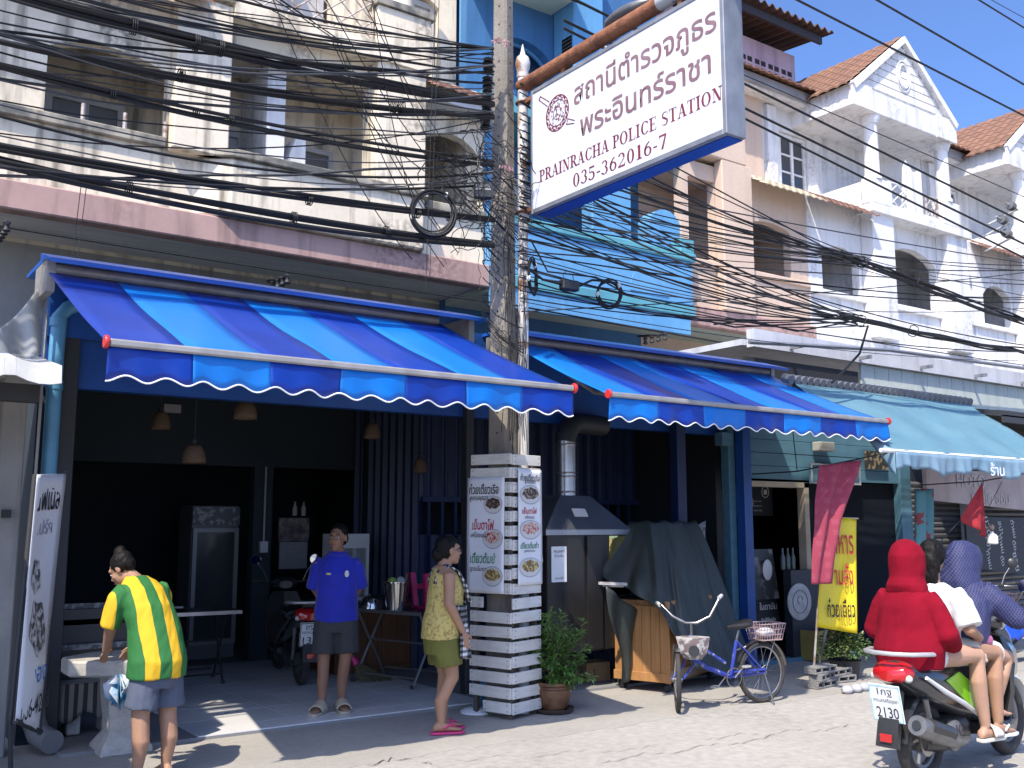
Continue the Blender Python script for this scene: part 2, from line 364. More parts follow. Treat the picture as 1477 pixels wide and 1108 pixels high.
# ---------------- blue house
bl = thing('blue_shophouse', 'bright blue shophouse with turquoise balcony rail behind the police sign', 'building', (11.7, 15, 0))
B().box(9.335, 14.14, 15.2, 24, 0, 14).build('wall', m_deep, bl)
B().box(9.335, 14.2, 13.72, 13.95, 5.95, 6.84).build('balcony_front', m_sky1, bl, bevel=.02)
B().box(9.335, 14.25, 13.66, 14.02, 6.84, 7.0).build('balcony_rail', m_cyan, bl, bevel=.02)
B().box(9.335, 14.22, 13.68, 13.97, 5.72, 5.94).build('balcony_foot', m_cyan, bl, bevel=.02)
B().box(9.335, 14.1, 13.8, 15.2, 5.60, 5.715).build('soffit', m_green_s, bl)
B().box(9.335, 14.1, 13.72, 13.795, 5.36, 5.715).build('fascia', m_sky1, bl)
_b = B(); _b.prism([(12.75+.5*math.cos(q)*1.0+.25, 13.7, 6.05+.55*math.sin(q)) for q in [math.pi*i/16 for i in range(17)]], (0, .018, 0)); _b.build('arch_moulding', m_sky1, bl)
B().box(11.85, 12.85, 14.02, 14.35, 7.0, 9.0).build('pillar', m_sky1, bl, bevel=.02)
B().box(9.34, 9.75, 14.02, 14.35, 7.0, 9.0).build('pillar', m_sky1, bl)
B().box(9.335, 14.14, 13.9, 15.2, 9.0, 9.3).build('floor_slab', m_cyan, bl)
_b = B(); _b.prism([(13.3, 14.0, 7.0), (14.2, 14.0, 7.0), (14.2, 14.0, 7.35)]+[(13.75+.45*math.cos(q), 14.0, 7.5+.42*math.sin(q)) for q in [math.pi*i/10 for i in range(11)]], (0, 1.1, 0)); _b.build('rounded_divider', m_sky1, bl)
_b = B(); _b.box(13.85, 14.24, 13.7, 13.98, 7.0, 7.3); _b.build('rail_post', m_cyan, bl, bevel=.02)
window(bl, 10.2, 11.2, 6.3, 8.3, 15.2, m_doorw, m_doorw, 2, 6, fw=.06, name='door'); window(bl, 12.95, 13.7, 6.3, 8.3, 15.2, m_deep, m_pane, 1, 1)
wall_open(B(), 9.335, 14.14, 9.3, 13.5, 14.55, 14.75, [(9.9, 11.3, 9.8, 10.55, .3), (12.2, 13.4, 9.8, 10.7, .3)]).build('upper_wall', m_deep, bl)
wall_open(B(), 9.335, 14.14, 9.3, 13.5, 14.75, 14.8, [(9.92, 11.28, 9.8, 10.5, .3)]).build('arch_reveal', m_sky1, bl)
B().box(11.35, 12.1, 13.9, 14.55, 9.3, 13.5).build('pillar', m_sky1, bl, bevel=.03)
B().box(9.335, 11.3, 13.5, 14.55, 11.55, 11.75).build('canopy', m_green_s, bl); B().box(9.335, 11.35, 13.45, 13.5, 11.5, 11.8).build('canopy_edge', m_cyan, bl)
ac = thing('air_conditioner', 'white outdoor air conditioner unit on the blue house above the rusty pipe', 'air conditioner', (11.9, 14.2, 10.3))
B().box(11.35, 12.25, 13.95, 14.3, 10.25, 10.95).build('casing', M('ac_white', (.62, .62, .58), .5, c2=(.5, .5, .47), sc=3), ac, bevel=.02)
_b = B()
for k in range(8): _b.box(11.345, 11.35, 13.98, 14.27, 10.32+.075*k, 10.36+.075*k)
_b.build('side_grille', M('dark_grille', (.05, .05, .05), .6), ac)
_b = B(); _b.tube([(11.8+.25*math.cos(q), 13.94, 10.6+.25*math.sin(q)) for q in [math.tau*i/20 for i in range(20)]], .02, 5, closed=True); _b.tube([(11.8+.13*math.cos(q), 13.94, 10.6+.13*math.sin(q)) for q in [math.tau*i/16 for i in range(16)]], .012, 5, closed=True); _b.build('fan_guard', MATS['dark_grille'], ac)

# ---------------- tan house
ta = thing('tan_shophouse', 'tan shophouse with brownish ledge between the blue and white houses', 'building', (16, 15, 0))
B().box(14.145, 18.1, 15.3, 24, 0, 12.2).build('wall', m_tan, ta)
B().box(14.145, 18.1, 13.78, 14.02, 5.6, 6.0).build('ledge', m_pink, ta, bevel=.02)
B().box(14.145, 18.1, 14.02, 15.3, 5.63, 5.9).build('soffit', m_green_s, ta)
wall_open(B(), 14.145, 18.1, 6.0, 9.1, 13.95, 14.15, [(14.35, 15.12, 6.95, 8.75, 0), (16.1, 17.52, 7.02, 8.05, .14)]).build('front_wall', m_tan, ta)
B().box(14.145, 18.1, 14.15, 15.3, 8.9, 9.1).build('floor_slab', m_tan, ta); B().box(14.145, 18.1, 14.15, 15.3, 6.0, 6.25).build('floor_slab', m_tan, ta)
for x in (15.6, 18.0): B().box(x-.1, x+.1, 14.15, 15.3, 6.25, 8.9).build('partition', m_tan, ta)
B().box(14.145, 18.1, 13.88, 14.17, 6.9, 7.02).build('balcony_sill', m_tan, ta, bevel=.015)
B().box(15.13, 16.05, 13.72, 13.95, 6.0, 9.2).build('pillar', m_tan, ta, bevel=.02)
window(ta, 16.2, 17.2, 6.35, 8.0, 15.3, m_whitep, m_pane, 2, 2); window(ta, 14.4, 15.0, 6.35, 8.2, 15.3, m_tan, m_pane, 1, 1)
pent('roof_strip', 16.05, 18.05, 13.35, 8.72, 14.1, 9.2, m_tile_y, ta)
B().box(14.145, 18.1, 15.1, 15.3, 9.1, 12.1).build('upper_wall', m_tan, ta)
B().box(14.3, 15.9, 13.72, 15.1, 9.2, 9.9).build('balcony_parapet', m_tan, ta, bevel=.03)

# ---------------- white houses (gabled bay), the second is a copy further down the street
def make_white():
    wh = thing('white_shophouse', 'white shophouse with tall gable over its balcony on the right', 'building', (21, 15, 0))
    y0 = 13.42
    B().box(18.105, 24.84, 15.4, 24, 0, 11.7).build('wall', m_whitep, wh)
    B().box(18.105, 24.84, 13.8, 15.4, 5.45, 5.95).build('ledge', m_whitep, wh, bevel=.02)
    wall_open(B(), 18.105, 24.84, 5.95, 9.1, 13.95, 14.15, [(18.6, 19.98, 6.86, 7.75, .3), (21.05, 23.2, 6.98, 8.1, .35)]).build('front_wall', m_whitep, wh)
    B().box(18.105, 24.84, 14.15, 15.4, 8.9, 9.1).build('floor_slab', m_whitep, wh); B().box(18.105, 24.84, 14.15, 15.4, 5.95, 6.3).build('floor_slab', m_whitep, wh)
    for x in (20.45, 24.7): B().box(x-.1, x+.1, 14.15, 15.4, 6.3, 8.9).build('partition', m_whitep, wh)
    B().box(18.105, 24.84, 13.86, 14.18, 6.8, 6.93).build('balcony_sill', m_whitep, wh, bevel=.015)
    for a, c in ((20.1, 20.95), (23.25, 24.15)): B().box(a, c, 13.6, 13.95, 5.95, 9.15).build('pillar', m_whitep, wh, bevel=.02)
    window(wh, 18.8, 19.7, 6.4, 8.0, 15.4, m_whitep, m_pane, 1, 1); window(wh, 21.1, 22.0, 6.4, 8.3, 15.4, m_whitep, m_doorw, 2, 1, name='door'); window(wh, 22.3, 23.0, 6.4, 8.3, 15.4, m_whitep, m_pane, 1, 1, name='door')
    pent('roof_strip', 18.1, 20.0, 13.35, 8.72, 14.1, 9.2, m_tile_d, wh)
    # gabled balcony bay
    B().box(20.0, 24.2, 13.5, 15.4, 8.95, 9.15).build('balcony_slab', m_whitep, wh)
    for a, c in ((20.0, 20.8), (22.95, 23.75)):
        B().box(a, c, 13.5, 13.8, 9.15, 9.78).build('balcony_post', m_whitep, wh, bevel=.02)
    B().box(20.0, 20.3, 13.8, 15.4, 9.15, 9.72).build('balcony_side', m_whitep, wh)
    B().box(20.8, 22.95, 13.52, 13.75, 9.1, 9.24).build('balcony_kerb', m_whitep, wh)
    _b = B(); lattice(_b, 20.82, 21.62, 9.25, 9.85, 13.62, .02); _b.build('balcony_railing', m_whitep, wh)
    _b = B(); lattice(_b, 22.4, 22.93, 9.25, 9.8, 13.62, .02); _b.build('balcony_railing', m_iron, wh)
    _b = B(); _b.prism([(21.6, 13.7, 9.2), (22.4, 13.7, 9.2), (22.4, 13.7, 10.5), (22.05, 13.7, 10.35), (21.75, 13.7, 10.6)], (0, .1, 0)); _b.build('balcony_divider', m_whitep, wh)
    for x in (20.3, 23.3):
        B().lathe([(.22, 9.78), (.22, 9.86), (.18, 9.9), (.165, 11.15), (.2, 11.18), (.2, 11.22), (.24, 11.28), (.24, 11.36)], (x, 13.68, 0), 18).build('column', m_whitep, wh, smooth=True)
    B().box(19.3, 23.5, y0, 15.4, 11.36, 11.9).build('entablature', m_whitep, wh, bevel=.015)
    for a, c in ((19.25, 20.0), (22.7, 23.55)): B().box(a, c, y0-.06, y0, 11.34, 11.92).build('corner_block', m_whitep, wh)
    zr = 13.62; xm = 21.42
    _b = B(); _b.prism([(19.4, y0+.05, 11.9), (23.45, y0+.05, 11.9), (xm, y0+.05, zr-.12)], (0, .2, 0)); _b.build('pediment', m_whitep, wh)
    for k in range(7):
        z = 11.98+.2*k; hw = (zr-.3-z)*(2.0/1.6)
        if hw > .15: B().box(xm-hw, xm+hw, y0+.02, y0+.05, z, z+.17).build('siding_board', m_whitep, wh)
    for sg in (-1, 1):
        _b = B(); xe = xm+sg*2.2
        _b.prism([(xe, y0-.1, 11.85), (xm, y0-.1, zr), (xm, y0-.1, zr-.17), (xe-sg*.1, y0-.1, 11.72)], (0, .14, 0)); _b.build('barge_board', m_whitep, wh)
    _b = B(); _b.tube([(xm+.2*math.cos(q), y0-.0, 12.6+.3*math.sin(q)) for q in [math.tau*i/24 for i in range(24)]], .035, 6, closed=True); _b.tube([(xm+.28*math.cos(q), y0+.01, 12.6+.4*math.sin(q)) for q in [math.tau*i/24 for i in range(24)]], .02, 6, closed=True); _b.build('oval_moulding', m_whitep, wh, smooth=True)
    for sg in (-1, 1):   # tiled slopes of the gable roof
        b = B(); rows = 9; ny = 120
        for r in range(rows):
            t0, t1 = r/rows, (r+1)/rows+.02
            xa, za, xc, zc = xm+sg*2.25*t0, zr-1.78*t0, xm+sg*2.25*t1, zr-1.78*t1
            for i in range(ny):
                ya, yb = y0+5.6*i/ny, y0+5.6*(i+1)/ny
                w0, w1 = [.04*abs(math.sin(math.pi*(q-y0)/.28)) for q in (ya, yb)]
                b.add([(xa, ya, za+w0+.02), (xa, yb, za+w1+.02), (xc, yb, zc+w1+.05), (xc, ya, zc+w0+.05), (xc, ya, zc+w0), (xc, yb, zc+w1)], [(0, 1, 2, 3), (3, 2, 5, 4)])
        b.build('roof_slope', m_tile, wh)
    # set-back third floor wall, window and eave
    wall_open(B(), 18.105, 24.84, 9.1, 12.0, 15.2, 15.38, [(18.85, 19.9, 9.6, 11.2, 0)]).build('upper_wall', m_whitep, wh)
    B().box(18.3, 18.62, 15.1, 15.2, 9.1, 11.7).build('wall_strip', m_whitep, wh); B().box(20.1, 20.3, 15.1, 15.2, 9.1, 11.4).build('wall_strip', m_whitep, wh)
    window(wh, 18.87, 19.88, 9.7, 11.18, 15.34, m_whitep, m_pane, 2, 3, fw=.08)
    B().box(14.3, 20.1, 14.7, 15.25, 11.75, 11.98).build('eave', m_whitep, wh)
    B().box(14.3, 20.15, 14.6, 14.7, 11.8, 12.02).build('fascia', M('fascia_grey', (.32, .32, .33), .7, c2=(.22, .22, .23), sc=2), wh)
    pent('main_roof', 14.3, 20.1, 14.55, 12.02, 19.5, 13.3, m_tile, wh, .25, 10)
    B().box(18.105, 24.84, 15.4, 19.4, 11.7, 12.2).build('roof_base', m_whitep, wh)
    return wh
wh = make_white()
wh2 = dup(wh, (21+6.78, 15, 0), label='further white shophouse with red roof strip at the right edge')
# ---------------- pink rooftop room
pk = thing('rooftop_room', 'pink rooftop room with vent holes and rusty corrugated roof beside the sign', 'building', (19.5, 18, 12.2))
m_pinkw = M('pale_pink_wall', (.56, .42, .46), .8, c2=(.47, .35, .40), sc=1, streak=.4)
B().box(14.0, 21.2, 16.5, 20, 12.0, 14.3).build('wall', m_pinkw, pk)
_b = B()
for i in range(18):
    for r in range(4):
        _b.box(21.05-.24*i-.17-(i//2)*.05, 21.05-.24*i-(i//2)*.05, 16.49, 16.52, 13.02+.21*r-(r//2)*.0, 13.15+.21*r)
_b.build('vent_holes', M('vent_dark', (.03, .025, .03), .9), pk, kind='stuff')
_b = B(); nx = 180; x0r, x1r = 13.8, 21.75
for i in range(nx):
    xa, xb = x0r+(x1r-x0r)*i/nx, x0r+(x1r-x0r)*(i+1)/nx; f = lambda x: .06*math.sin(math.tau*x/.3)
    _b.add([(xa, 15.6, 14.75+f(xa)), (xb, 15.6, 14.75+f(xb)), (xb, 20.3, 15.2+f(xb)), (xa, 20.3, 15.2+f(xa))], [(0, 1, 2, 3)])
_b.build('corrugated_roof', M('rusty_sheet', (.13, .085, .07), .8, c2=(.07, .05, .045), sc=2), pk, solid=.02)
for y in (15.8, 17.6): B().box(13.9, 21.5, y, y+.08, 14.45, 14.66).build('roof_beam', M('dark_steel', (.035, .03, .03), .6), pk)
# ---------------- grey-white metal extension in front of the white houses
ex = thing('metal_lean_to', 'white steel lean-to with pale ribbed cladding below the white houses', 'building', (17, 11, 0))
m_clad = M('pale_cladding', (.52, .56, .50), .5, c2=(.46, .50, .45), sc=2, streak=.2)
m_wsteel = M('white_steel', (.60, .61, .63), .5, c2=(.5, .5, .53), sc=2, streak=.3)
for i in range(14):
    x = 15.6+.42*i; B().box(x, x+.405, 10.95, 11.0, 3.2, 4.55-.0).build('cladding_panel', m_clad, ex)
B().box(12.6, 21.6, 10.85, 11.0, 4.56, 4.86).build('beam', m_wsteel, ex); B().box(21.4, 21.7, 10.8, 11.1, 0, 4.56).build('post', m_wsteel, ex)
_b = B(); _b.tube([(12.2, 10.6, 4.55), (16, 10.6, 4.8), (22, 10.6, 4.92)], .035, 6)
for x in (13.5, 15.4, 17.3, 19.2, 21.): _b.box(x, x+.05, 10.6, 10.85, 4.6, 4.66)
_b.build('gutter_pipe', M('galvanised', (.35, .36, .37), .45, metal=.6, c2=(.28, .28, .29), sc=6), ex)
B().box(12.5, 15.5, 10.95, 11.02, 3.3, 4.4).build('opening_shade_sheet', M('painted_interior_shade', (.02, .02, .022), .8), ex)  # solid near-black sheet, its colour stands in for shade inside an opening
B().box(12.5, 22, 11.02, 13.8, 4.6, 4.7).build('roof', m_wsteel, ex)
# ================================================================== NOODLE SHOP SHELL
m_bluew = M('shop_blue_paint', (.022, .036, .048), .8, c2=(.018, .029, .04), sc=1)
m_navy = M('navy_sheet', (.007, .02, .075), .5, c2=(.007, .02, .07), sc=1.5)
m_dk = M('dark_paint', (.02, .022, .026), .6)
m_blupost = M('royal_blue_paint', (.012, .075, .30), .4, c2=(.01, .055, .22), sc=3)
m_tilew = M('white_floor_tile', (.80, .80, .80), .25, c2=(.72, .72, .72), sc=1.5, rand=.12, world=True)
m_grout = M('grout', (.22, .22, .22), .9)
sh = thing('noodle_shop', 'dark open noodle shop with blue walls under the striped awnings', 'building', (5, 10, 0))
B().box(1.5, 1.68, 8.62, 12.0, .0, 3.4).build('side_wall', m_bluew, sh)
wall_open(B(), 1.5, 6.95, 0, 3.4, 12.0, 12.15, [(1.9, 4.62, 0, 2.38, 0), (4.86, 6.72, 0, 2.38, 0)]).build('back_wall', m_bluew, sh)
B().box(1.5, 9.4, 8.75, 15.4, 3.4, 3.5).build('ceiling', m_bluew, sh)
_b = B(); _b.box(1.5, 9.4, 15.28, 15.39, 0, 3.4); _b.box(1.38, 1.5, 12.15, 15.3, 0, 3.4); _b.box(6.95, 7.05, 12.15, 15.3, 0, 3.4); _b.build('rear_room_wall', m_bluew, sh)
B().box(1.5, 9.36, 8.55, 8.67, 2.76, 3.39).build('front_beam', m_blupost, sh)
B().box(1.5, 9.4, 8.44, 8.55, 3.15, 3.62).build('fascia', m_blupost, sh)
def corr(b, x0, x1, z0, z1, y, pitch=.19, d=.035, axis='x'):
    n = int((x1-x0)/pitch*6)
    f = lambda x: d*max(-1, min(1, 1.8*math.sin(math.tau*x/pitch)))
    for i in range(n):
        xa, xb = x0+(x1-x0)*i/n, x0+(x1-x0)*(i+1)/n
        q = [(xa, y+f(xa), z0), (xb, y+f(xb), z0), (xb, y+f(xb), z1), (xa, y+f(xa), z1)]
        if axis == 'y': q = [(c[1], c[0], c[2]) for c in q]
        b.add(q, [(0, 1, 2, 3)])
    return b
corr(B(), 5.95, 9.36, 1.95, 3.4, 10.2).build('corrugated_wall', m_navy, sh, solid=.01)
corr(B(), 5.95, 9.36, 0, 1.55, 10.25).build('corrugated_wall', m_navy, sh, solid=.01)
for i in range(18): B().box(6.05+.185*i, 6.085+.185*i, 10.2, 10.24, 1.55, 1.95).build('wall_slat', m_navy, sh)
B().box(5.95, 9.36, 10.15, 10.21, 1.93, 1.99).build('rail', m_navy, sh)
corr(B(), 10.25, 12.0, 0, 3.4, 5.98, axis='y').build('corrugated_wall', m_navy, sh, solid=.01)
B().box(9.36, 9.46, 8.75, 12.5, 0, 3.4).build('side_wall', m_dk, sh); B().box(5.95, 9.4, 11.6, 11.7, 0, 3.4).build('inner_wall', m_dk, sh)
m_cloud = M('cloud_print', (.03, .14, .33), .6, c2=(.42, .50, .58), sc=3.2, lo=.5, hi=.62)
B().box(7.2, 9.3, 10.06, 10.1, .9, 1.62).build('cloud_panel', m_cloud, sh)
B().box(1.63, 1.76, 8.45, 8.6, .0, 3.3).build('post', m_dk, sh, bevel=.006)
B().box(5.47, 5.56, 8.47, 8.57, 0, 3.3).build('post', m_dk, sh, bevel=.006)
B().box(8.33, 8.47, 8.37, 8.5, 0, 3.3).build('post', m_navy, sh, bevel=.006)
B().box(9.36, 9.5, 8.28, 8.42, 0, 3.3).build('post', m_blupost, sh, bevel=.008)
B().tube([(4.75, 11.97, 2.38), (4.75, 11.97, 1.55), (4.75, 11.97, 1.45)], .012, 6).build('conduit', M('grey_plastic', (.4, .4, .4), .5), sh)
B().box(4.70, 4.8, 11.94, 12.0, 1.32, 1.46).build('switch_box', M('switch_white', (.6, .6, .6), .5), sh, bevel=.006)
B().box(3.45, 3.65, 11.93, 12.0, 2.98, 3.08).build('vent_box', MATS['grey_plastic'], sh)
sf = structure(B().box(1.7, 9.36, 8.0, 15.3, .0, .028).build('shop_floor', m_grout))
tm = B().box(0, .296, 0, .296, 0, .012).mesh('tile'); tm.materials.append(m_tilew)
for i in range(9):
    for j in range(13):
        o = bpy.data.objects.new('tile', tm); COL.objects.link(o); o.parent = sf
        o.location = Vector((2.70+.3*i, 8.002+.3*j, .024+.0015*random.random()))-sf.location
_b = B()
for i in range(13):
    for j in range(4 if i else 4): _b.box(5.42+.3*i, 5.716+.3*i, 8.002+.3*j, 8.298+.3*j, .02, .037)
for i in range(3):
    for j in range(12): _b.box(1.78+.3*i, 2.076+.3*i, 8.302+.3*j, 8.598+.3*j, .02, .035)
_b.build('tile_field', m_tilew, sf, kind='stuff')
B().obox(at(397, 1027, z=.042), (.09, .045, .006), (0, 0, .2)).build('floor_drain', m_dk, sf)

# ================================================================== AWNINGS
m_awd = M('awning_dark_blue', (.001, .026, .23), .38, c2=(.002, .034, .29), sc=1.7, spec=.35, bump=.03, bsc=7, fine=.05)
m_awl = M('awning_light_blue', (.002, .13, .47), .4, c2=(.004, .15, .52), sc=1.7, spec=.35, bump=.03, bsc=7, fine=.05)
m_trim = M('white_trim', (.75, .76, .78), .5, fine=.02)
m_bar = M('awning_bar', (.36, .34, .32), .45, c2=(.26, .25, .24), sc=8, metal=.3)
m_red = M('red_plastic', (.55, .03, .03), .4)
m_cover = M('blue_hood', (.010, .105, .45), .35, c2=(.010, .085, .38), sc=1)
def awning(label, x0, x1, yb, zb, yt, zt, dark_first, cover):
    t = thing('striped_awning', label, 'awning', ((x0+x1)/2, yb, zb), group='striped shop awnings')
    ns = 7; nu = 14; nv = 14; b = B(); k = int(not dark_first)
    for s in range(ns):
        b.k = (s+k) % 2; xa, xb = x0+(x1-x0)*s/ns, x0+(x1-x0)*(s+1)/ns
        def fn(u, v, xa=xa, xb=xb):
            x = xa+(xb-xa)*u; q = (x-x0)/(x1-x0)
            sag = -.022*math.sin(math.pi*v)+.010*math.sin(q*23+v*4)*math.sin(math.pi*v)+.006*math.sin(q*61+v*9)*v
            return (x, yt+(yb-yt)*v, zt+(zb-zt)*v+sag)
        b.grid(fn, 5, nv)
    b.build('canopy', [m_awd, m_awl], t, smooth=True, solid=.004)
    zl = lambda x: zb-.205-.020*math.cos(math.tau*(x-x0)/.2265)
    wob = lambda x, v: .016*math.sin(x*9+1)*v+.01*math.sin(x*23)*v
    b = B()
    for s in range(ns):
        b.k = (s+k) % 2; xa, xb = x0+(x1-x0)*s/ns, x0+(x1-x0)*(s+1)/ns
        b.grid(lambda u, v, xa=xa, xb=xb: (xa+(xb-xa)*u, yb-.03+wob(xa+(xb-xa)*u, v), (zb-.01)*(1-v)+zl(xa+(xb-xa)*u)*v), 24, 4)
    b.build('valance', [m_awd, m_awl], t, smooth=True, solid=.003)
    n = 168; b = B()
    b.tube([(x, yb-.03+wob(x, 1), zl(x)) for x in [x0+(x1-x0)*i/n for i in range(n+1)]], .0055, 5); b.build('scalloped_trim', m_trim, t, smooth=True)
    b = B(); b.box(x0, x1, yb-.055, yb-.005, zb-.025, zb+.02); b.build('front_bar', m_bar, t, bevel=.01)
    for x in (x0-.012, x1+.012): B().lathe([(.036, -.012), (.04, -.006), (.04, .006), (.036, .012)], (x, yb-.03, zb), 14, axis=(1, 0, 0)).build('end_cap', m_red, t, smooth=True)
    ca, cb = cover
    b = B(); b.prism([(ca, yt+.12, zt+.16), (ca, yt+.12, zt+.10), (ca, yt-.22, zt+.045), (ca, yt-.24, zt+.02), (ca, yt-.25, zt+.05)], (cb-ca, 0, 0)); b.build('hood', m_cover, t)
    B().box(ca+.03, cb+.25, yt+.1, 8.8, zt+.115, zt+.145).build('added_sun_gap_strip', m_cover, t)  # unseen strip added to stop sun leaking in behind the hood
    b = B(); b.tube([(x0+.05, yt-.02, zt+.02), (x1-.05, yt-.02, zt+.02)], .045, 10); b.build('roller', m_bar, t, smooth=True)
    for x in (x0+.35, x1-.35):
        b = B(); ym = (yb+yt)/2+.1; b.tube([(x, yt, zt-.06), (x+.25, ym, zb+.16), (x, yb, zb)], .022, 8); b.build('folding_arm', m_bar, t)
    for x in (ca+.02, cb-.08): B().box(x, x+.06, yt-.05, yt+.4, zt-.16, zt+.09).build('bracket', m_bar, t)
    return t
awning('left blue striped awning over the open shop front', 1.392, 4.83, 6.0, 2.717, 7.95, 3.55, True, (1.36, 5.2))
awning('right blue striped awning over the stove and the covered stall', 5.545, 9.48, 6.39, 2.767, 7.95, 3.47, False, (5.6, 9.55))
# light blue plain awning
m_lb = M('faded_blue_canvas', (.085, .19, .25), .65, c2=(.12, .23, .28), sc=1.6, bump=.1, bsc=9, streak=.25, sdark=.6)
m_lbv = M('faded_blue_valance', (.14, .24, .32), .65, c2=(.2, .29, .36), sc=3, streak=.35, sdark=.5)
t = thing('canvas_awning', 'plain faded light blue canvas awning on the right', 'awning', (11, 6.25, 2.4))
def lbf(u, v):
    x = 9.42+3.75*u
    return (x, 7.55+(6.25-7.55)*v, 3.33+(2.43-3.33)*v-.07*math.sin(math.pi*v)*(.6+.4*math.sin(u*17))+.02*math.sin(u*31+v*6)*v)
B().grid(lbf, 60, 20).build('canopy', m_lb, t, smooth=True, solid=.006)
def lbv(u, v):
    x = 9.42+3.75*u; return (x, 6.25-.01+.03*math.sin(x*11)*v+.015*math.sin(x*37)*v, 2.43-.19*v*(1+.18*math.sin(x*5)+.1*math.sin(x*13)))
B().grid(lbv, 160, 5).build('valance', m_lbv, t, smooth=True, solid=.004)
B().grid(lambda u, v: (9.42-.05*math.sin(3.1*v)*u, 6.25+.42*u, 2.43+.29*u-(.27*(1-u)*v)), 8, 4).build('side_flap', m_lbv, t, smooth=True, solid=.004)
B().tube([(9.2, 6.27, 2.44), (13.2, 6.27, 2.44)], .022, 8).build('front_pipe', m_trim, t, smooth=True)
for x in (9.5, 13.1): B().tube([(x, 7.6, 3.3), (x, 6.3, 2.42)], .02, 8).build('frame_pipe', m_bar, t)
text('ร้าน', 'lettering', m_trim, t, (11.3, 6.18, 2.30), (1, 0, 0), (0, 0, 1), w=.3, h=.15, bold=.01)
tl = B()
for k in range(34): tl.lathe([(.055, 0), (.055, .12)], (9.35+.115*k, 7.5, 3.34), 8, axis=(0, .9, .3))
tl.build('roof_sheet_edge', M('grey_roof_sheet', (.16, .16, .17), .7, c2=(.10, .10, .11), sc=4), t, kind='stuff')

# ================================================================== POLICE SIGN
m_face = M('sign_white_face', (.66, .67, .70), .35, c2=(.61, .62, .65), sc=1.2, fine=.03, streak=.2, sdark=.7)
m_fr = M('sign_aluminium', (.30, .31, .33), .45, metal=.45, c2=(.20, .21, .23), sc=5, streak=.4)
m_sblue = M('sign_blue_under', (.012, .07, .42), .4, c2=(.008, .045, .28), sc=3)
m_thai = M('sign_brown_letters', (.19, .10, .11), .5, c2=(.24, .15, .16), sc=6)
m_maroon = M('sign_maroon', (.15, .012, .03), .5, c2=(.19, .03, .05), sc=6)
XS = 5.40
sg = thing('police_sign', 'white hanging police station sign board with maroon lettering', 'sign', (XS+.1, 6, 4.54))
Y0, Y1, Z0, Z1 = 4.83, 7.27, 4.545, 5.765
B().box(XS+.004, XS+.2, Y0+.01, Y1-.01, Z0+.03, Z1-.03).build('light_box', m_fr, sg)
_b = B(); _b.box(XS, XS+.004, Y0+.04, Y1-.03, Z0+.045, Z1-.04); _b.build('face_panel', m_face, sg)
_b = B(); f = .035
_b.box(XS-.008, XS+.205, Y0, Y0+.04, Z0, Z1); _b.box(XS-.008, XS+.205, Y1-.03, Y1, Z0, Z1)
_b.box(XS-.008, XS+.205, Y0+.04, Y1-.03, Z1-.04, Z1); _b.box(XS-.008, XS+.04, Y0+.04, Y1-.03, Z0, Z0+.045); _b.build('frame', m_fr, sg, bevel=.004)
B().box(XS+.045, XS+.205, Y0+.042, Y1-.032, Z0-.004, Z0+.028).build('bottom_sheet', m_sblue, sg)
UX, UZ = (0, -1, 0), (0, 0, 1)
def son(y, z): return (XS-.004, y, z)
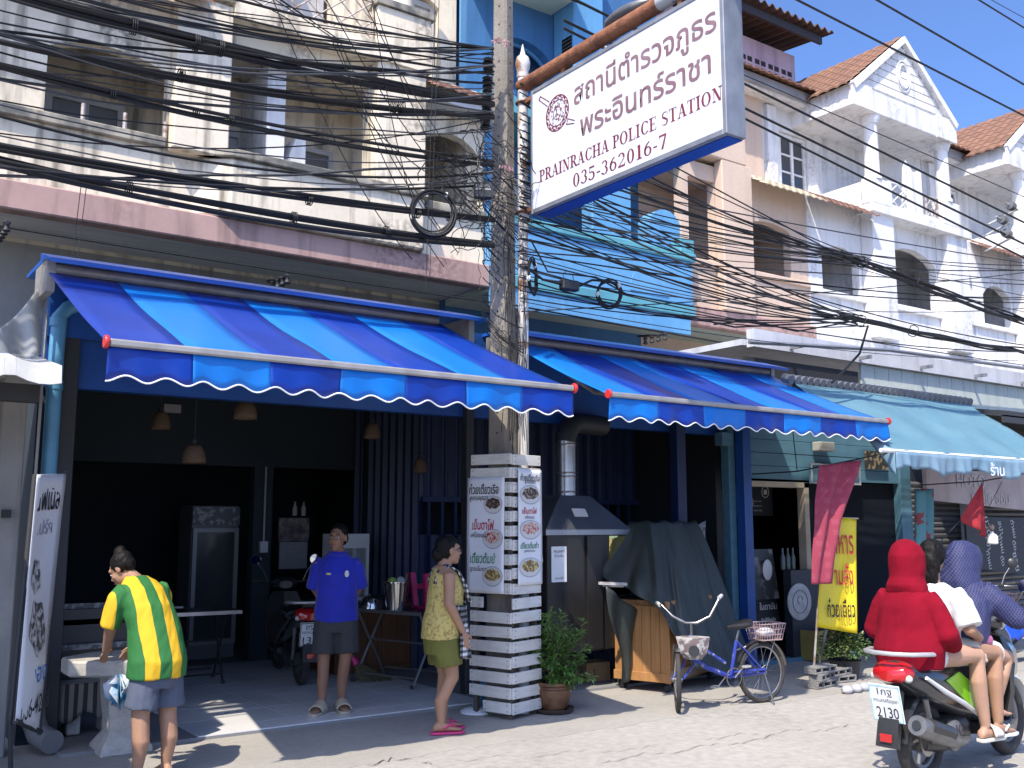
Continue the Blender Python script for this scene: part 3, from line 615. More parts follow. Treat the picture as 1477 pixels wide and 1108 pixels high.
# placed from the photograph's lettering rows
def row(s, u0, v0, u1, v1, hgt, mat, bold=0.):
    a = at(u0, v0, x=XS); b = at(u1, v1, x=XS); c = (a+b)/2
    return text(s, 'lettering', mat, sg, (XS-.001, c.y, c.z), UX, UZ, w=abs(a.y-b.y), base=hgt, bold=bold, thick=.0015)
row('สถานีตำรวจภูธร', 828, 149, 1034, 46, .275, m_thai, .014)
row('พระอินทร์ราชา', 837, 195, 1026, 107, .275, m_thai, .014)
SER = {}
def serif_font():
    T, t = .17, .055     # thick and thin strokes
    def rect(x0, x1, y0, y1): return [(x0, y0), (x1, y0), (x1, y1), (x0, y1)]
    def sf(x, y, up, w=.36): return [(x-w/2, y), (x+w/2, y), (x+w/2, y+.045*up), (x+T*.5, y+.08*up), (x-T*.5, y+.08*up), (x-w/2, y+.045*up)]
    def stem(x): return [rect(x-T/2, x+T/2, 0, 1), sf(x, 0, 1), sf(x, 1, -1)]
    def arc(cx, cy, rx, ry, a0, a1, th, tv, n=14):
        o = []; q = []
        for i in range(n+1):
            a = R(a0+(a1-a0)*i/n); o.append((cx+rx*math.cos(a), cy+ry*math.sin(a))); q.append((cx+(rx-th)*math.cos(a), cy+(ry-tv)*math.sin(a)))
        return [[o[i], o[i+1], q[i+1], q[i]] for i in range(n)]
    def diag(x0, y0, x1, y1, wd): return [[(x0-wd/2, y0), (x0+wd/2, y0), (x1+wd/2, y1), (x1-wd/2, y1)]]
    S = SER
    S['I'] = (.42, stem(.2)); S['P'] = (.68, stem(.2)+[rect(.2, .4, .95, 1), rect(.2, .4, .46, .51)]+arc(.38, .73, .27, .27, -90, 90, T, .05))
    S['R'] = (.78, S['P'][1]+diag(.66, 0, .4, .48, T)+[sf(.7, 0, 1, .22)])
    S['A'] = (.8, diag(.62, 0, .4, 1, T)+diag(.14, 0, .38, 1, t)+[rect(.22, .56, .32, .37), sf(.14, 0, 1, .26), sf(.64, 0, 1, .32)])
    S['N'] = (.86, [rect(.15, .2, 0, 1), rect(.66, .71, 0, 1)]+diag(.64, 0, .2, 1, T)+[sf(.18, 0, 1, .28), sf(.16, 1, -1, .28), sf(.68, 1, -1, .28)])
    S['C'] = (.8, arc(.44, .5, .36, .51, 42, 318, T, .05, 22)+[rect(.70, .74, .68, .98), rect(.70, .74, .08, .3)])
    S['H'] = (.9, stem(.2)+stem(.68)+[rect(.2, .68, .47, .53)])
    S['O'] = (.86, arc(.42, .5, .37, .51, 0, 360, T, .05, 28))
    S['L'] = (.7, stem(.2)+[rect(.2, .62, 0, .05), [(.58, 0), (.64, 0), (.66, .28), (.62, .28)]])
    S['E'] = (.74, stem(.2)+[rect(.2, .62, 0, .05), rect(.2, .62, .95, 1), rect(.2, .5, .47, .52), rect(.48, .51, .36, .63), [(.58, 0), (.65, 0), (.66, .26), (.63, .26)], [(.58, 1), (.64, 1), (.64, .76), (.61, .76)]])
    S['T'] = (.74, [rect(.36-T/2, .36+T/2, 0, 1), sf(.36, 0, 1), rect(.04, .68, .95, 1), [(.04, 1), (.1, 1), (.07, .75), (.04, .75)], [(.62, 1), (.68, 1), (.68, .75), (.65, .75)]])
    S['S'] = (.66, arc(.33, .74, .25, .27, 50, 230, .12, .06)+arc(.33, .27, .27, .28, -130, 60, .14, .06)+[[(.16, .56), (.28, .66), (.52, .44), (.42, .38)], rect(.53, .57, .7, 1), rect(.06, .1, 0, .3)])
    S['0'] = (.66, arc(.32, .5, .26, .51, 0, 360, T*.85, .05, 26))
    S['1'] = (.56, [rect(.28-T/2, .28+T/2, 0, 1), sf(.28, 0, 1, .4), [(.06, .82), (.1, .86), (.24, .92), (.24, 1)]])
    S['2'] = (.66, arc(.3, .73, .25, .28, -20, 160, T*.8, .06)+[[(.06, 0), (.1, .1), (.44, .56), (.56, .62)], rect(.06, .56, 0, .13), [(.5, .05), (.56, .0), (.6, .26), (.56, .26)]])
    S['3'] = (.62, arc(.28, .75, .23, .26, -75, 155, T*.75, .06)+arc(.27, .28, .27, .29, -155, 80, T*.8, .06))
    S['5'] = (.62, arc(.26, .31, .28, .32, -155, 120, T*.8, .07)+[rect(.12, .16, .5, 1), rect(.12, .5, .87, 1)])
    S['6'] = (.64, arc(.32, .31, .26, .32, 0, 360, T*.75, .06, 22)+arc(.6, .32, .54, .68, 108, 180, T*.8, .06))
    S['7'] = (.62, [rect(.06, .56, .87, 1), [(.2, 0), (.34, 0), (.56, .9), (.46, .9)], [(.06, .87), (.1, .87), (.09, .72), (.06, .72)]])
    S['-'] = (.4, [rect(.06, .34, .32, .42)]); S[' '] = (.35, [])
serif_font()
def serif(s, u0, v0, u1, v1, hgt, mat):
    a = at(u0, v0, x=XS); c = at(u1, v1, x=XS); w = abs(a.y-c.y); tot = sum(SER[q][0] for q in s); k = w/tot; x = 0.
    zc = (a.z+c.z)/2+hgt/2
    for ch in s:
        adv, polys = SER[ch]; b = B()
        for poly in polys:
            b.add([(XS-.002-.0006*(i_ % 3), max(a.y, c.y)-(x+px)*k, zc-hgt/2+py*hgt) for i_, (px, py) in [(len(b.f), q) for q in poly]], [tuple(range(len(poly)))])
        if polys: b.build('letter', mat, sg)
        x += adv
serif('PRAINRACHA POLICE STATION', 778, 261.5, 1043, 145, .112, m_maroon)
serif('035-362016-7', 826, 270.5, 963, 213, .122, m_maroon)
# shield-and-sword emblem
ec = at(804, 163, x=XS); ex_ = (0, -1, 0)
def epl(r, a, rz=1.): return (XS-.003, ec.y-r*math.cos(a), ec.z+r*rz*math.sin(a))
_b = B()
for r, w in ((.172, .010), (.128, .008), (.06, .006)):
    for i in range(36):
        a, c = math.tau*i/36, math.tau*(i+1)/36
        _b.add([epl(r, a), epl(r, c), epl(r-w, c), epl(r-w, a)], [(0, 1, 2, 3)])
for i in range(14):
    a = math.tau*i/14
    for da, rr in ((-.13, .152), (.13, .140), (.0, .158)):
        p = Vector(epl(rr, a+da)); _b.add([p+Vector((-.0004, q[0]*.013, q[1]*.013)) for q in ((-1, 0), (0, -1), (1, 0), (0, 1))], [(0, 1, 2, 3)])
rs = random.Random(3)
for i in range(70):
    a, r = rs.random()*math.tau, .13*math.sqrt(rs.random()); p = Vector(epl(r, a)); q = rs.random()*math.tau; l = .012+.014*rs.random()
    d = Vector((0, math.cos(q), math.sin(q))); e = Vector((0, -d.z, d.y))
    _b.add([p-d*l+Vector((-.0008, 0, 0)), p+e*.004+Vector((-.0008, 0, 0)), p+d*l+Vector((-.0008, 0, 0)), p-e*.004+Vector((-.0008, 0, 0))], [(0, 1, 2, 3)])
_b.build('emblem_shield', m_maroon, sg, kind='stuff')
_b = B()
for (ya, za, yb_, zb_, wa, wb) in ((.27, .24, .13, .13, .022, .026), (-.14, -.13, -.25, -.17, .03, .016)):
    p, q = Vector((XS-.0035, ec.y+ya, ec.z+za)), Vector((XS-.0035, ec.y+yb_, ec.z+zb_)); n_ = Vector((0, -(q-p).z, (q-p).y)).normalized()
    for s_, e_ in ((1, .008), (-1, .008)): _b.add([p+n_*wa*s_, q+n_*wb*s_, q+n_*(wb-e_)*s_, p+n_*(wa-e_)*s_], [(0, 1, 2, 3)])
    _b.add([p+n_*wa, p-n_*wa, p-n_*wa+(q-p)*.08, p+n_*wa+(q-p)*.08], [(0, 1, 2, 3)])
_b.build('emblem_sword', m_maroon, sg, kind='stuff')
# sign mast
m_mast = M('chipped_white_paint', (.58, .56, .53), .5, c2=(.30, .15, .08), sc=5, lo=.56, hi=.64, streak=.3, sdark=.4)
m_rust = M('rusty_pipe', (.30, .115, .05), .85, c2=(.11, .045, .025), sc=10, lo=.4, hi=.65, bump=.5, bsc=60, fine=.2)
m_galv = M('weathered_galvanised', (.42, .42, .41), .6, c2=(.10, .10, .10), sc=9, lo=.52, hi=.62, metal=.2)
PX, PY = 5.44, 7.46
ms = thing('sign_mast', 'white painted steel mast with rusty arm holding the police sign', 'pole', (PX, PY, 0))
B().lathe([(.052, 0), (.052, 2.6), (.05, 6.0)], (PX, PY, 0), 16).build('pole', m_mast, ms, smooth=True)
B().lathe([(.056, 5.98), (.06, 6.0), (.056, 6.05), (.068, 6.08), (.075, 6.13), (.06, 6.19), (.028, 6.22), (.015, 6.28), (.004, 6.33)], (PX, PY, 0), 16).build('finial', m_mast, ms, smooth=True)
za = at(800, 97, x=PX).z
B().tube([(PX, PY+.03, za), (PX, 5.9, za), (PX, 5.55, za)], .068, 16).build('rusty_arm', m_rust, ms, smooth=True)
B().tube([(PX, 5.55, za+.002), (PX, 4.3, za+.002)], .062, 16).build('arm_extension', m_galv, ms, smooth=True)
for z in (5.72, 4.62):
    _b = B(); _b.tube([(PX+.062*math.cos(q), PY+.062*math.sin(q), z) for q in [math.tau*i/16 for i in range(16)]], .013, 6, closed=True); _b.box(PX-.02, PX+.02, 7.25, PY-.05, z-.02, z+.02); _b.build('clamp', m_rust, ms, smooth=True)
for z in (4.1, 4.35, 5.25, 3.35): B().lathe([(.054, z), (.056, z+.005), (.054, z+.01)], (PX, PY, 0), 14).build('rust_band', m_rust, ms)
for y in (6.8, 5.3): B().box(PX-.015, PX+.015, y, y+.04, 5.76, za-.05).build('hanger', m_rust, ms)
# ================================================================== CONCRETE UTILITY POLE
m_conc = M('old_concrete', (.27, .24, .195), .9, c2=(.17, .15, .125), sc=2.5, bump=.4, bsc=30, streak=.6, sdark=.4, fine=.12)
up = thing('utility_pole', 'tapered concrete utility pole carrying the tangle of cables', 'utility pole', (5.27, 7.55, 0))
TH = R(17)
def sqr(cx, cy, z, h, th=TH+R(8)):
    return [(cx+h*math.sqrt(2)*math.cos(th+math.pi/4+math.pi/2*i), cy+h*math.sqrt(2)*math.sin(th+math.pi/4+math.pi/2*i), z) for i in range(4)]
_b = B(); _b.loft([sqr(5.27, 7.55, z, .118-.0062*z) for z in (0, 1, 2, 3, 4, 5, 6, 7, 8, 9)]); _b.build('shaft', m_conc, up, bevel=.02)
_b = B()
for k in range(34):
    z = 2.5+.19*k; h = .118-.0062*z
    for a in (TH+R(8)+math.pi, TH+R(8)-math.pi/2):
        c = Vector((5.27+(h+.0)*math.cos(a), 7.55+(h+.0)*math.sin(a), z)); _b.lathe([(.011, -.02), (.011, .002)], c, 8, axis=(math.cos(a), math.sin(a), 0))
_b.build('bolt_holes', m_dk, up, kind='stuff')

# ================================================================== SLATTED BOX + POSTERS
m_slat = M('grey_white_planks', (.74, .72, .67), .8, c2=(.62, .60, .55), sc=5, stretch=(1, 1, 6), streak=.25, rand=.15, fine=.1)
m_nail = M('nail_heads', (.05, .04, .035), .6)
C0 = Vector((5.15, 7.24, 0)); DR = Vector((math.cos(TH), math.sin(TH), 0)); DL = Vector((-math.sin(TH), math.cos(TH), 0)); WR, WL = .40, .445
bx = thing('slatted_box', 'grey white slatted timber casing around the foot of the poles', 'casing', C0+DR*.2+DL*.2)
RM = Matrix((DR, DL, Vector((0, 0, 1)))).transposed()
nails = B()
def board(face, z, l, off, tilt=0., gap=0., half=None):
    d, n = (DR, -DL) if face == 'R' else (DL, -DR)
    w = WR if face == 'R' else WL
    a, e = (-.004, w+.01) if half is None else half
    c = C0+d*((a+e)/2)+n*.012+Vector((0, 0, z)); b = B()
    m3 = Matrix((d, n, Vector((0, 0, 1)))).transposed() @ Euler((0, tilt, 0)).to_matrix()
    b.obox(c+n*off, (e-a, .022, .093), m3); b.build('slat', m_slat, bx, bevel=.003)
    for q in (a+.03, e-.03):
        for zz in (-.025, .025): nails.obox(C0+d*q+n*(.0245+off)+Vector((0, 0, z+zz)), (.007, .004, .007), m3)
for i in range(18):
    z = .10+.1265*i
    for fc in 'RL':
        if fc == 'R' and i == 13-1-0 and False: continue
        rs_ = random.Random(i*7+ord(fc))
        if fc == 'R' and i == 10: board('R', z-.0, 1, 0, half=(-.004, .13)); board('R', z-.005, 1, .012, tilt=-.14, half=(.145, WR+.02)); continue
        if fc == 'L' and i == 7: board('L', z, 1, 0, half=(.31, WL+.005)); continue
        if fc == 'L' and i in (0,): board('L', z, 1, 0, half=(0, .3)); continue
        board(fc, z+rs_.uniform(-.006, .006), 1, rs_.uniform(-.003, .003), tilt=rs_.uniform(-.012, .012))
nails.build('nail_heads', m_nail, bx, kind='stuff')
for q in (DR*.03+DL*.03, DR*(WR-.03)+DL*.03, DR*.03+DL*(WL-.03)):
    b = B(); b.obox(C0+q+Vector((0, 0, 1.15)), (.04, .04, 2.3), RM); b.build('corner_post', M('dark_timber', (.09, .075, .06), .8, c2=(.06, .05, .04), sc=6), bx)
# posters
m_vinyl = M('white_vinyl', (.72, .73, .75), .4, c2=(.66, .67, .70), sc=2, fine=.02, bump=.1, bsc=7)
m_ink = M('black_ink', (.012, .012, .014), .5); m_inkr = M('crimson_ink', (.45, .012, .03), .5); m_inkg = M('green_ink', (.012, .20, .085), .5)
m_bowl = M('print_bowl', (.62, .60, .58), .5)
m_f1 = M('print_dark_noodles', (.06, .035, .025), .5, c2=(.42, .34, .27), sc=38, lo=.52, hi=.60, fine=.1)
m_f2 = M('print_pink_noodles', (.42, .05, .05), .5, c2=(.62, .50, .42), sc=36, lo=.42, hi=.52, fine=.1)
m_f3 = M('print_yellow_noodles', (.16, .10, .03), .5, c2=(.60, .47, .20), sc=38, lo=.46, hi=.56, fine=.1)
m_shd = M('print_grey', (.35, .36, .42), .5)
def poster(label, o, d, n, w, h, bowls, sag=.012, asp=.8):
    """o = top-left corner, d = reading direction, n = outward normal"""
    t = thing('noodle_poster', label, 'poster', o+d*(w/2)-Vector((0, 0, h)))
    Z = Vector((0, 0, 1))
    f = lambda u, v: o+d*(w*u)-Z*(h*v)+n*(sag*(.5+.5*math.sin(u*5+v*4))*(.4+.6*v)+.002)
    B().grid(f, 10, 24).build('sheet', m_vinyl, t, smooth=True, solid=.002)
    def pt(u, v, e): return f(u, v)+n*(.003+e)
    for (s1, mt1, u1, v1, w1, h1, s2, u2, v2, w2, h2, bu, bv, br, mf) in bowls:
        b = B(); b.add([pt(bu, bv, .001)]+[pt(bu+br*1.22*math.cos(q), bv+asp*br*1.22*w/h*(.86*math.sin(q) if math.sin(q) < 0 else 1.0*math.sin(q)), .001) for q in [math.tau*i/28 for i in range(28)]], [(0, i+1, (i+1) % 28+1) for i in range(28)]); b.build('printed_bowl', m_shd, t)
        b = B(); b.add([pt(bu, bv, .002)]+[pt(bu+br*1.15*math.cos(q), bv+asp*br*1.15*w/h*(.82*math.sin(q) if math.sin(q) < 0 else .95*math.sin(q)), .002) for q in [math.tau*i/28 for i in range(28)]], [(0, i+1, (i+1) % 28+1) for i in range(28)]); b.build('printed_rim', m_bowl, t)
        b = B(); b.add([pt(bu, bv, .003)]+[pt(bu+br*(.95+.05*math.sin(5*q))*math.cos(q), bv+asp*br*w/h*(.68+.06*math.sin(7*q))*math.sin(q)-.006, .003) for q in [math.tau*i/36 for i in range(36)]], [(0, i+1, (i+1) % 36+1) for i in range(36)]); b.build('printed_noodles', mf, t)
        text(s1, 'lettering', mt1, t, pt(u1, v1, .0035), d, Z, w=w1*w, h=h1*h, bold=.012, thick=.001, shear=.12)
        text(s2, 'lettering', m_ink, t, pt(u2, v2, .0035), d, Z, w=w2*w, h=h2*h, bold=.008, thick=.001, shear=.12)
    return t
ztop = 2.09
poster('larger wrinkled noodle poster on the shop side of the slatted casing', C0+DL*(WL+.03)-DR*.035+Vector((0, 0, ztop)), -DL, -DR, WL-.02, 1.02, [
    ('ก๋วยเตี๋ยวเรือ', m_ink, .46, .10, .80, .095, 'สูตรอยุธยา', .33, .19, .50, .05, .70, .235, .21, m_f1),
    ('เย็นตาโฟ', m_inkr, .44, .41, .60, .095, 'เครื่องแน่น', .34, .50, .46, .05, .70, .53, .23, m_f2),
    ('เตี๋ยวต้มยำ', m_inkg, .46, .70, .74, .095, 'สูตรโบราณ', .36, .80, .54, .055, .70, .85, .23, m_f3)])
poster('narrow noodle poster on the street side of the slatted casing', C0+DR*.04-DL*.04+Vector((0, 0, ztop+.07)), DR, -DL, WR-.045, 1.02, [
    ('ก๋วยเตี๋ยวเรือ', m_ink, .48, .07, .82, .062, 'สูตรอยุธยา', .48, .115, .46, .032, .5, .215, .37, m_f1),
    ('เย็นตาโฟ', m_inkr, .46, .36, .62, .058, 'เครื่องแน่น', .46, .415, .40, .03, .5, .52, .37, m_f2),
    ('เตี๋ยวต้มยำ', m_inkg, .46, .66, .76, .058, 'สูตรโบราณ', .46, .71, .44, .03, .48, .845, .37, m_f3)], sag=.006, asp=.58)
pv = thing('drain_pipe', 'blue plastic drain bend on a white base beside the slatted casing', 'pipe', at(690, 1030, z=0))
m_pvc = M('blue_pvc', (.10, .30, .48), .4, c2=(.07, .22, .36), sc=4)
p = at(688, 1028, z=0)
_b = B(); _b.tube([p+Vector((.0, 0, .03)), p+Vector((.0, 0, .10)), p+Vector((.05, .02, .15)), p+Vector((.13, .04, .13)), p+Vector((.16, .06, .2)), p+Vector((.16, .3, .26))], .042, 12); _b.build('bend', m_pvc, pv, smooth=True)
B().lathe([(.15, 0), (.15, .02), (.11, .04), (.05, .05)], p, 20).build('base', m_trim, pv, smooth=True)
# ================================================================== LEFT NEIGHBOUR
m_gw2 = M('old_grey_wall', (.34, .335, .32), .9, c2=(.22, .215, .205), sc=1.4, streak=.7, sdark=.35, bump=.2, bsc=20)
gw = thing('grey_side_house', 'old grey rendered house front at the left edge', 'building', (0, 8.5, 0))
B().box(-6, 1.36, 8.42, 8.6, 0, 2.95).build('wall', m_gw2, gw)
B().box(1.20, 1.37, 8.25, 8.42, 0, 2.9).build('pilaster', m_gw2, gw, bevel=.01)
B().box(-.5, .95, 8.36, 8.42, 0, 2.1).build('door', M('grey_door', (.12, .13, .14), .6), gw)
B().tube([(1.02, 8.3, 0), (1.02, 8.3, 1.5), (1.02, 8.3, 2.02), (.98, 8.3, 2.06), (.6, 8.3, 2.06)], .025, 8).build('water_pipe', M('blue_pvc', 0), gw, smooth=True)
for z in (.85, 1.38): B().lathe([(.032, 0), (.032, .08)], (1.02, 8.3, z), 10).build('pipe_joint', m_trim, gw)
_b = B(); _b.tube([(1.06+.03*math.sin(i*.9), 8.3, 1.7-.035*i) for i in range(24)], .006, 5); _b.tube([(1.1+.02*math.sin(i*.7+1), 8.31, 1.75-.04*i) for i in range(20)], .005, 5); _b.build('loose_wire', m_dk, gw)
B().box(1.24, 1.3, 8.2, 8.25, 1.72, 1.78).build('junction_box', m_dk, gw)
cs = thing('corrugated_porch_roof', 'white corrugated porch roof edge at the far left with an added unseen shade sheet', 'roof', (0, 7.4, 2.7))
_b = B(); n = 90
for i in range(n):
    xa, xb = -5+6.4*i/n, -5+6.4*(i+1)/n; f = lambda x: .035*max(-.4, math.sin(math.tau*(x-1.4)/.42))
    _b.add([(xa, 7.25, 2.74+f(xa)), (xb, 7.25, 2.74+f(xb)), (xb, 8.4, 2.98+f(xb)), (xa, 8.4, 2.98+f(xa)), (xa, 7.23, 2.62+f(xa)), (xb, 7.23, 2.62+f(xb))], [(0, 1, 2, 3), (4, 5, 1, 0)])
for i in range(40):
    xa, xb = -5+5.5*i/40, -5+5.5*(i+1)/40; _b.add([(xa, 4.9, 2.5), (xb, 4.9, 2.5), (xb, 7.24, 2.72), (xa, 7.24, 2.72)], [(0, 1, 2, 3)])  # flat sheet added out of view to shade the grey house wall
_b.build('sheet', M('white_fibre_sheet', (.62, .62, .60), .6, c2=(.5, .5, .48), sc=4, streak=.3), cs, solid=.01)
B().box(-5, 1.3, 7.4, 7.5, 2.5, 2.62).build('rafter', M('black_timber', (.03, .028, .026), .8), cs)
pl = B()
def plf(u, v):
    a = at(76, 398, y=8.35); b_ = at(-30, 505, y=7.7); c = at(62, 512, y=8.1); d = at(-20, 560, y=7.6)
    p = (a*(1-u)+b_*u)*(1-v)+(c*(1-u)+d*u)*v; return p+Vector((0, .05*math.sin(u*14+v*3), .02*math.sin(u*9)))
m_plas = M('cloudy_plastic_sheet', (.55, .56, .55), .25, c2=(.40, .41, .40), sc=5, alpha=.55)
tag(pl.grid(plf, 24, 14).build('plastic_sheet', m_plas, None, smooth=True, solid=.003), 'cloudy plastic rain sheet hanging left of the awning', 'plastic sheet')
dp = thing('downpipe', 'thick light blue plastic downpipe at the left shop corner', 'pipe', (1.55, 8.4, 0))
_b = B(); _b.tube([(1.72, 8.42, 3.42), (1.64, 8.41, 3.38), (1.58, 8.4, 3.3), (1.575, 8.4, 3.0), (1.575, 8.4, .35)], .058, 14); _b.build('pipe', MATS['blue_pvc'], dp, smooth=True)
for z in (2.72, 3.22, .42): B().lathe([(.065, 0), (.065, .07)], (1.575, 8.4, z), 14).build('collar', MATS['blue_pvc'], dp, smooth=True)
_b = B(); _b.tube([(1.575, 8.4, .36), (1.575, 8.38, .22), (1.6, 8.3, .13), (1.66, 8.1, .10)], [.075, .085, .085, .085], 14); _b.build('outlet', M('grey_outlet', (.16, .16, .16), .7), dp, smooth=True)
B().tube([(1.47, 8.3, 3.3), (1.46, 8.3, 1.2)], .012, 6).build('rod', MATS['galvanised'], dp)
# ---------------- leaning pull-up banner
lb = thing('menu_banner', 'tall leaning white banner with Thai lettering at the left', 'banner', (1.35, 7.3, .3))
TLp, TRp, BLp, BRp = Vector((1.28, 7.2, 2.0)), Vector((1.55, 7.65, 2.03)), at(22, 1040, y=7.0), at(55, 1057, y=7.5)
bf = lambda u, v: (TLp*(1-u)+TRp*u)*(1-v)+(BLp*(1-u)+BRp*u)*v+Vector((-.03*math.sin(v*5)*math.sin(u*3.1), .0, 0))
B().grid(bf, 8, 24).build('sheet', m_vinyl, lb, smooth=True, solid=.003)
_d = (TRp-TLp).normalized(); _dn = ((BLp-TLp)).normalized(); _nn = Vector((.82, -.52, 0))
def bt(s, u, v, w, h, mt): text(s, 'lettering', mt, lb, bf(u, v)+_nn*.006, _d, -_dn, w=w, h=h, bold=.01)
bt('นฟเนิล', .5, .10, .42, .17, m_ink); bt('แปร์ฯ', .5, .22, .3, .10, MATS['print_grey']); bt('ออง', .58, .80, .24, .10, M('blue_ink', (.02, .16, .5), .5)); bt('086-4268', .5, .92, .46, .12, m_ink)
m_f4 = M('print_grey_food', (.07, .07, .07), .5, c2=(.62, .62, .62), sc=22, lo=.42, hi=.58)
for (cu, cv, rr, hh) in ((.38, .42, .13, .11), (.5, .62, .2, .17)):
    b = B(); b.add([bf(cu, cv)+_nn*.007]+[bf(cu+rr*1.5*math.cos(q)*(1+.15*math.sin(3*q)), cv+hh*.62*math.sin(q)*(1+.12*math.sin(5*q)))+_nn*.007 for q in [math.tau*i/30 for i in range(30)]], [(0, i+1, (i+1) % 30+1) for i in range(30)]); b.build('printed_food', m_f4, lb)
B().tube([TRp+Vector((0, .02, .02)), BRp+Vector((.01, .02, -.02))], .014, 6).build('frame_rod', m_dk, lb); B().tube([BLp, BRp+Vector((.02, .03, 0))], .018, 8).build('bottom_roll', m_dk, lb)
B().tube([TLp+Vector((-.01, .03, 0)), BLp+Vector((-.02, .05, 0)), Vector((BLp.x+.02, BLp.y+.1, 0))], .016, 6).build('frame_rod', m_dk, lb)
# ---------------- terrazzo table with bench
m_terr = M('terrazzo', (.50, .47, .42), .7, c2=(.36, .34, .31), sc=14, lo=.4, hi=.7, fine=.15, bump=.2)
st = thing('stone_table', 'worn terrazzo pedestal table beside the woman in the striped shirt', 'table', (2.0, 8.0, 0))
cx_, cy_ = 2.12, 8.02
_b = B(); oc = [(cx_+.46*math.cos(q)*1.0, cy_+.36*math.sin(q)) for q in [math.tau*(i+.5)/8 for i in range(8)]]
_b.prism([(x, y, .58) for x, y in oc], (0, 0, .115)); _b.build('top', m_terr, st, bevel=.015)
_b = B(); _b.loft([[(cx_+a*w_, cy_+b_*w_, z) for a, b_ in ((-1, -1), (1, -1), (1, 1), (-1, 1))] for z, w_ in ((.14, .11), (.58, .15))]); _b.build('pedestal', m_terr, st, bevel=.01)
_b = B(); _b.loft([[(cx_+a*w_, cy_+b_*w_, z) for a, b_ in ((-1, -1), (1, -1), (1, 1), (-1, 1))] for z, w_ in ((.0, .19), (.05, .18), (.17, .1))]); _b.build('foot', m_terr, st, bevel=.01)
sb = thing('stone_bench', 'low stone bench with a dark striped cloth behind the terrazzo table', 'bench', (1.9, 8.6, 0))
B().box(1.72, 2.3, 8.55, 8.85, .36, .43).build('seat', m_terr, sb, bevel=.015)
for x in (1.86, 2.12): B().box(x, x+.1, 8.6, 8.8, .037, .36).build('leg', m_terr, sb, bevel=.01)
m_strc = Mx('striped_cloth', (.1, .09, .08), lambda s, m, mix, n: mix(m('GREATER_THAN', m('SINE', m('MULTIPLY', s[0], 90.)), .1), (.20, .18, .16), (.03, .03, .03)), .9)
B().grid(lambda u, v: (1.78+.4*u, 8.545-.02*math.sin(u*12)*v, .437-.26*v*(1+.15*math.sin(u*9))), 14, 6).build('cloth', m_strc, sb, smooth=True, solid=.006)
m_chrome = M('dull_steel', (.42, .41, .40), .35, metal=.8, c2=(.3, .29, .28), sc=9)
m_blkm = M('black_metal', (.025, .025, .027), .4)
rk = thing('folded_table_stack', 'folded metal tables stacked on edge behind the terrazzo table', 'table', (2.1, 9.3, 0))
for k, z in enumerate((.62, .82, .95)):
    B().box(1.8, 2.75, 9.2+.06*k, 9.25+.06*k, z, z+.045).build('rim', M('scratched_rim', (.32, .31, .29), .5, c2=(.08, .08, .08), sc=20, lo=.45, hi=.55), rk)
for k in range(2): B().tube([(1.85+.7*k, 9.3, .037), (1.85+.7*k, 9.3, .95)], .012, 6).build('leg', m_blkm, rk)
B().box(1.82, 2.7, 9.26, 9.28, .3, .95).build('panel', m_blkm, rk)
bg_ = B(); pc = at(172, 985, y=7.62)
rs = random.Random(5)
for i in range(12):
    a = rs.random()*math.tau; p0 = pc+Vector((.02*math.cos(a), .02*math.sin(a), .06)); 
    bg_.add([p0, p0+Vector((.09*math.cos(a), .05*math.sin(a), -.04-.09*rs.random())), p0+Vector((.09*math.cos(a+.7), .05*math.sin(a+.7), -.06-.16*rs.random())), p0+Vector((.02, 0, -.16-.1*rs.random()))], [(0, 1, 2, 3)])
tag(bg_.build('plastic_bags', [M('blue_bag', (.05, .34, .62), .3, c2=(.55, .6, .65), sc=9, lo=.45, hi=.55)], None, smooth=True, solid=.002), 'blue and white plastic bags hanging off the terrazzo table', 'bag')

# ================================================================== SHOP INTERIOR
m_wood = M('varnished_wood', (.17, .075, .03), .5, c2=(.11, .045, .018), sc=5, stretch=(6, 6, .8))
m_black_top = M('black_table_top', (.03, .03, .032), .35)
fr = thing('drinks_fridge', 'upright glass door drinks fridge inside the dark shop', 'fridge', (4.3, 12.4, 0))
B().box(4.02, 4.62, 12.5, 13.0, .0, 1.9).build('cabinet', M('fridge_grey', (.16, .17, .18), .4), fr, bevel=.01)
B().box(4.02, 4.62, 12.46, 12.5, 1.66, 1.88).build('header', M('fridge_print', (.12, .14, .17), .5, c2=(.42, .42, .42), sc=16, lo=.5, hi=.6), fr)
_b = B(); _b.box(4.03, 4.08, 12.45, 12.5, .2, 1.62); _b.box(4.56, 4.61, 12.45, 12.5, .2, 1.62); _b.box(4.08, 4.56, 12.45, 12.5, 1.57, 1.62); _b.box(4.08, 4.56, 12.45, 12.5, .2, .26); _b.build('door_frame', M('fridge_frame', (.3, .3, .3), .4, metal=.3), fr)
B().box(4.08, 4.56, 12.47, 12.49, .26, 1.57).build('door_glass', m_pane, fr)
cl = thing('wall_calendar', 'picture calendar hanging on a dark rack inside the shop', 'calendar', (5.3, 12.3, 1.2))
B().box(5.08, 5.5, 12.3, 12.33, 1.45, 1.75).build('picture', M('calendar_print', (.10, .07, .07), .6, c2=(.32, .27, .25), sc=12), cl); B().box(5.1, 5.48, 12.3, 12.33, 1.1, 1.44).build('date_sheet', M('calendar_white', (.34, .34, .35), .7, c2=(.25, .25, .26), sc=40), cl)
for k, x in enumerate((5.3, 5.42)): tag(B().lathe([(.03, 0), (.032, .1), (.012, .14), (.012, .18)], (x, 12.32, 1.78+.0*k), 10).build('bottle', M('cream_plastic', (.45, .44, .4), .4), None, smooth=True), ['left', 'right'][k]+' of two small pale bottles above the calendar', 'bottle', 'bottles above the calendar')
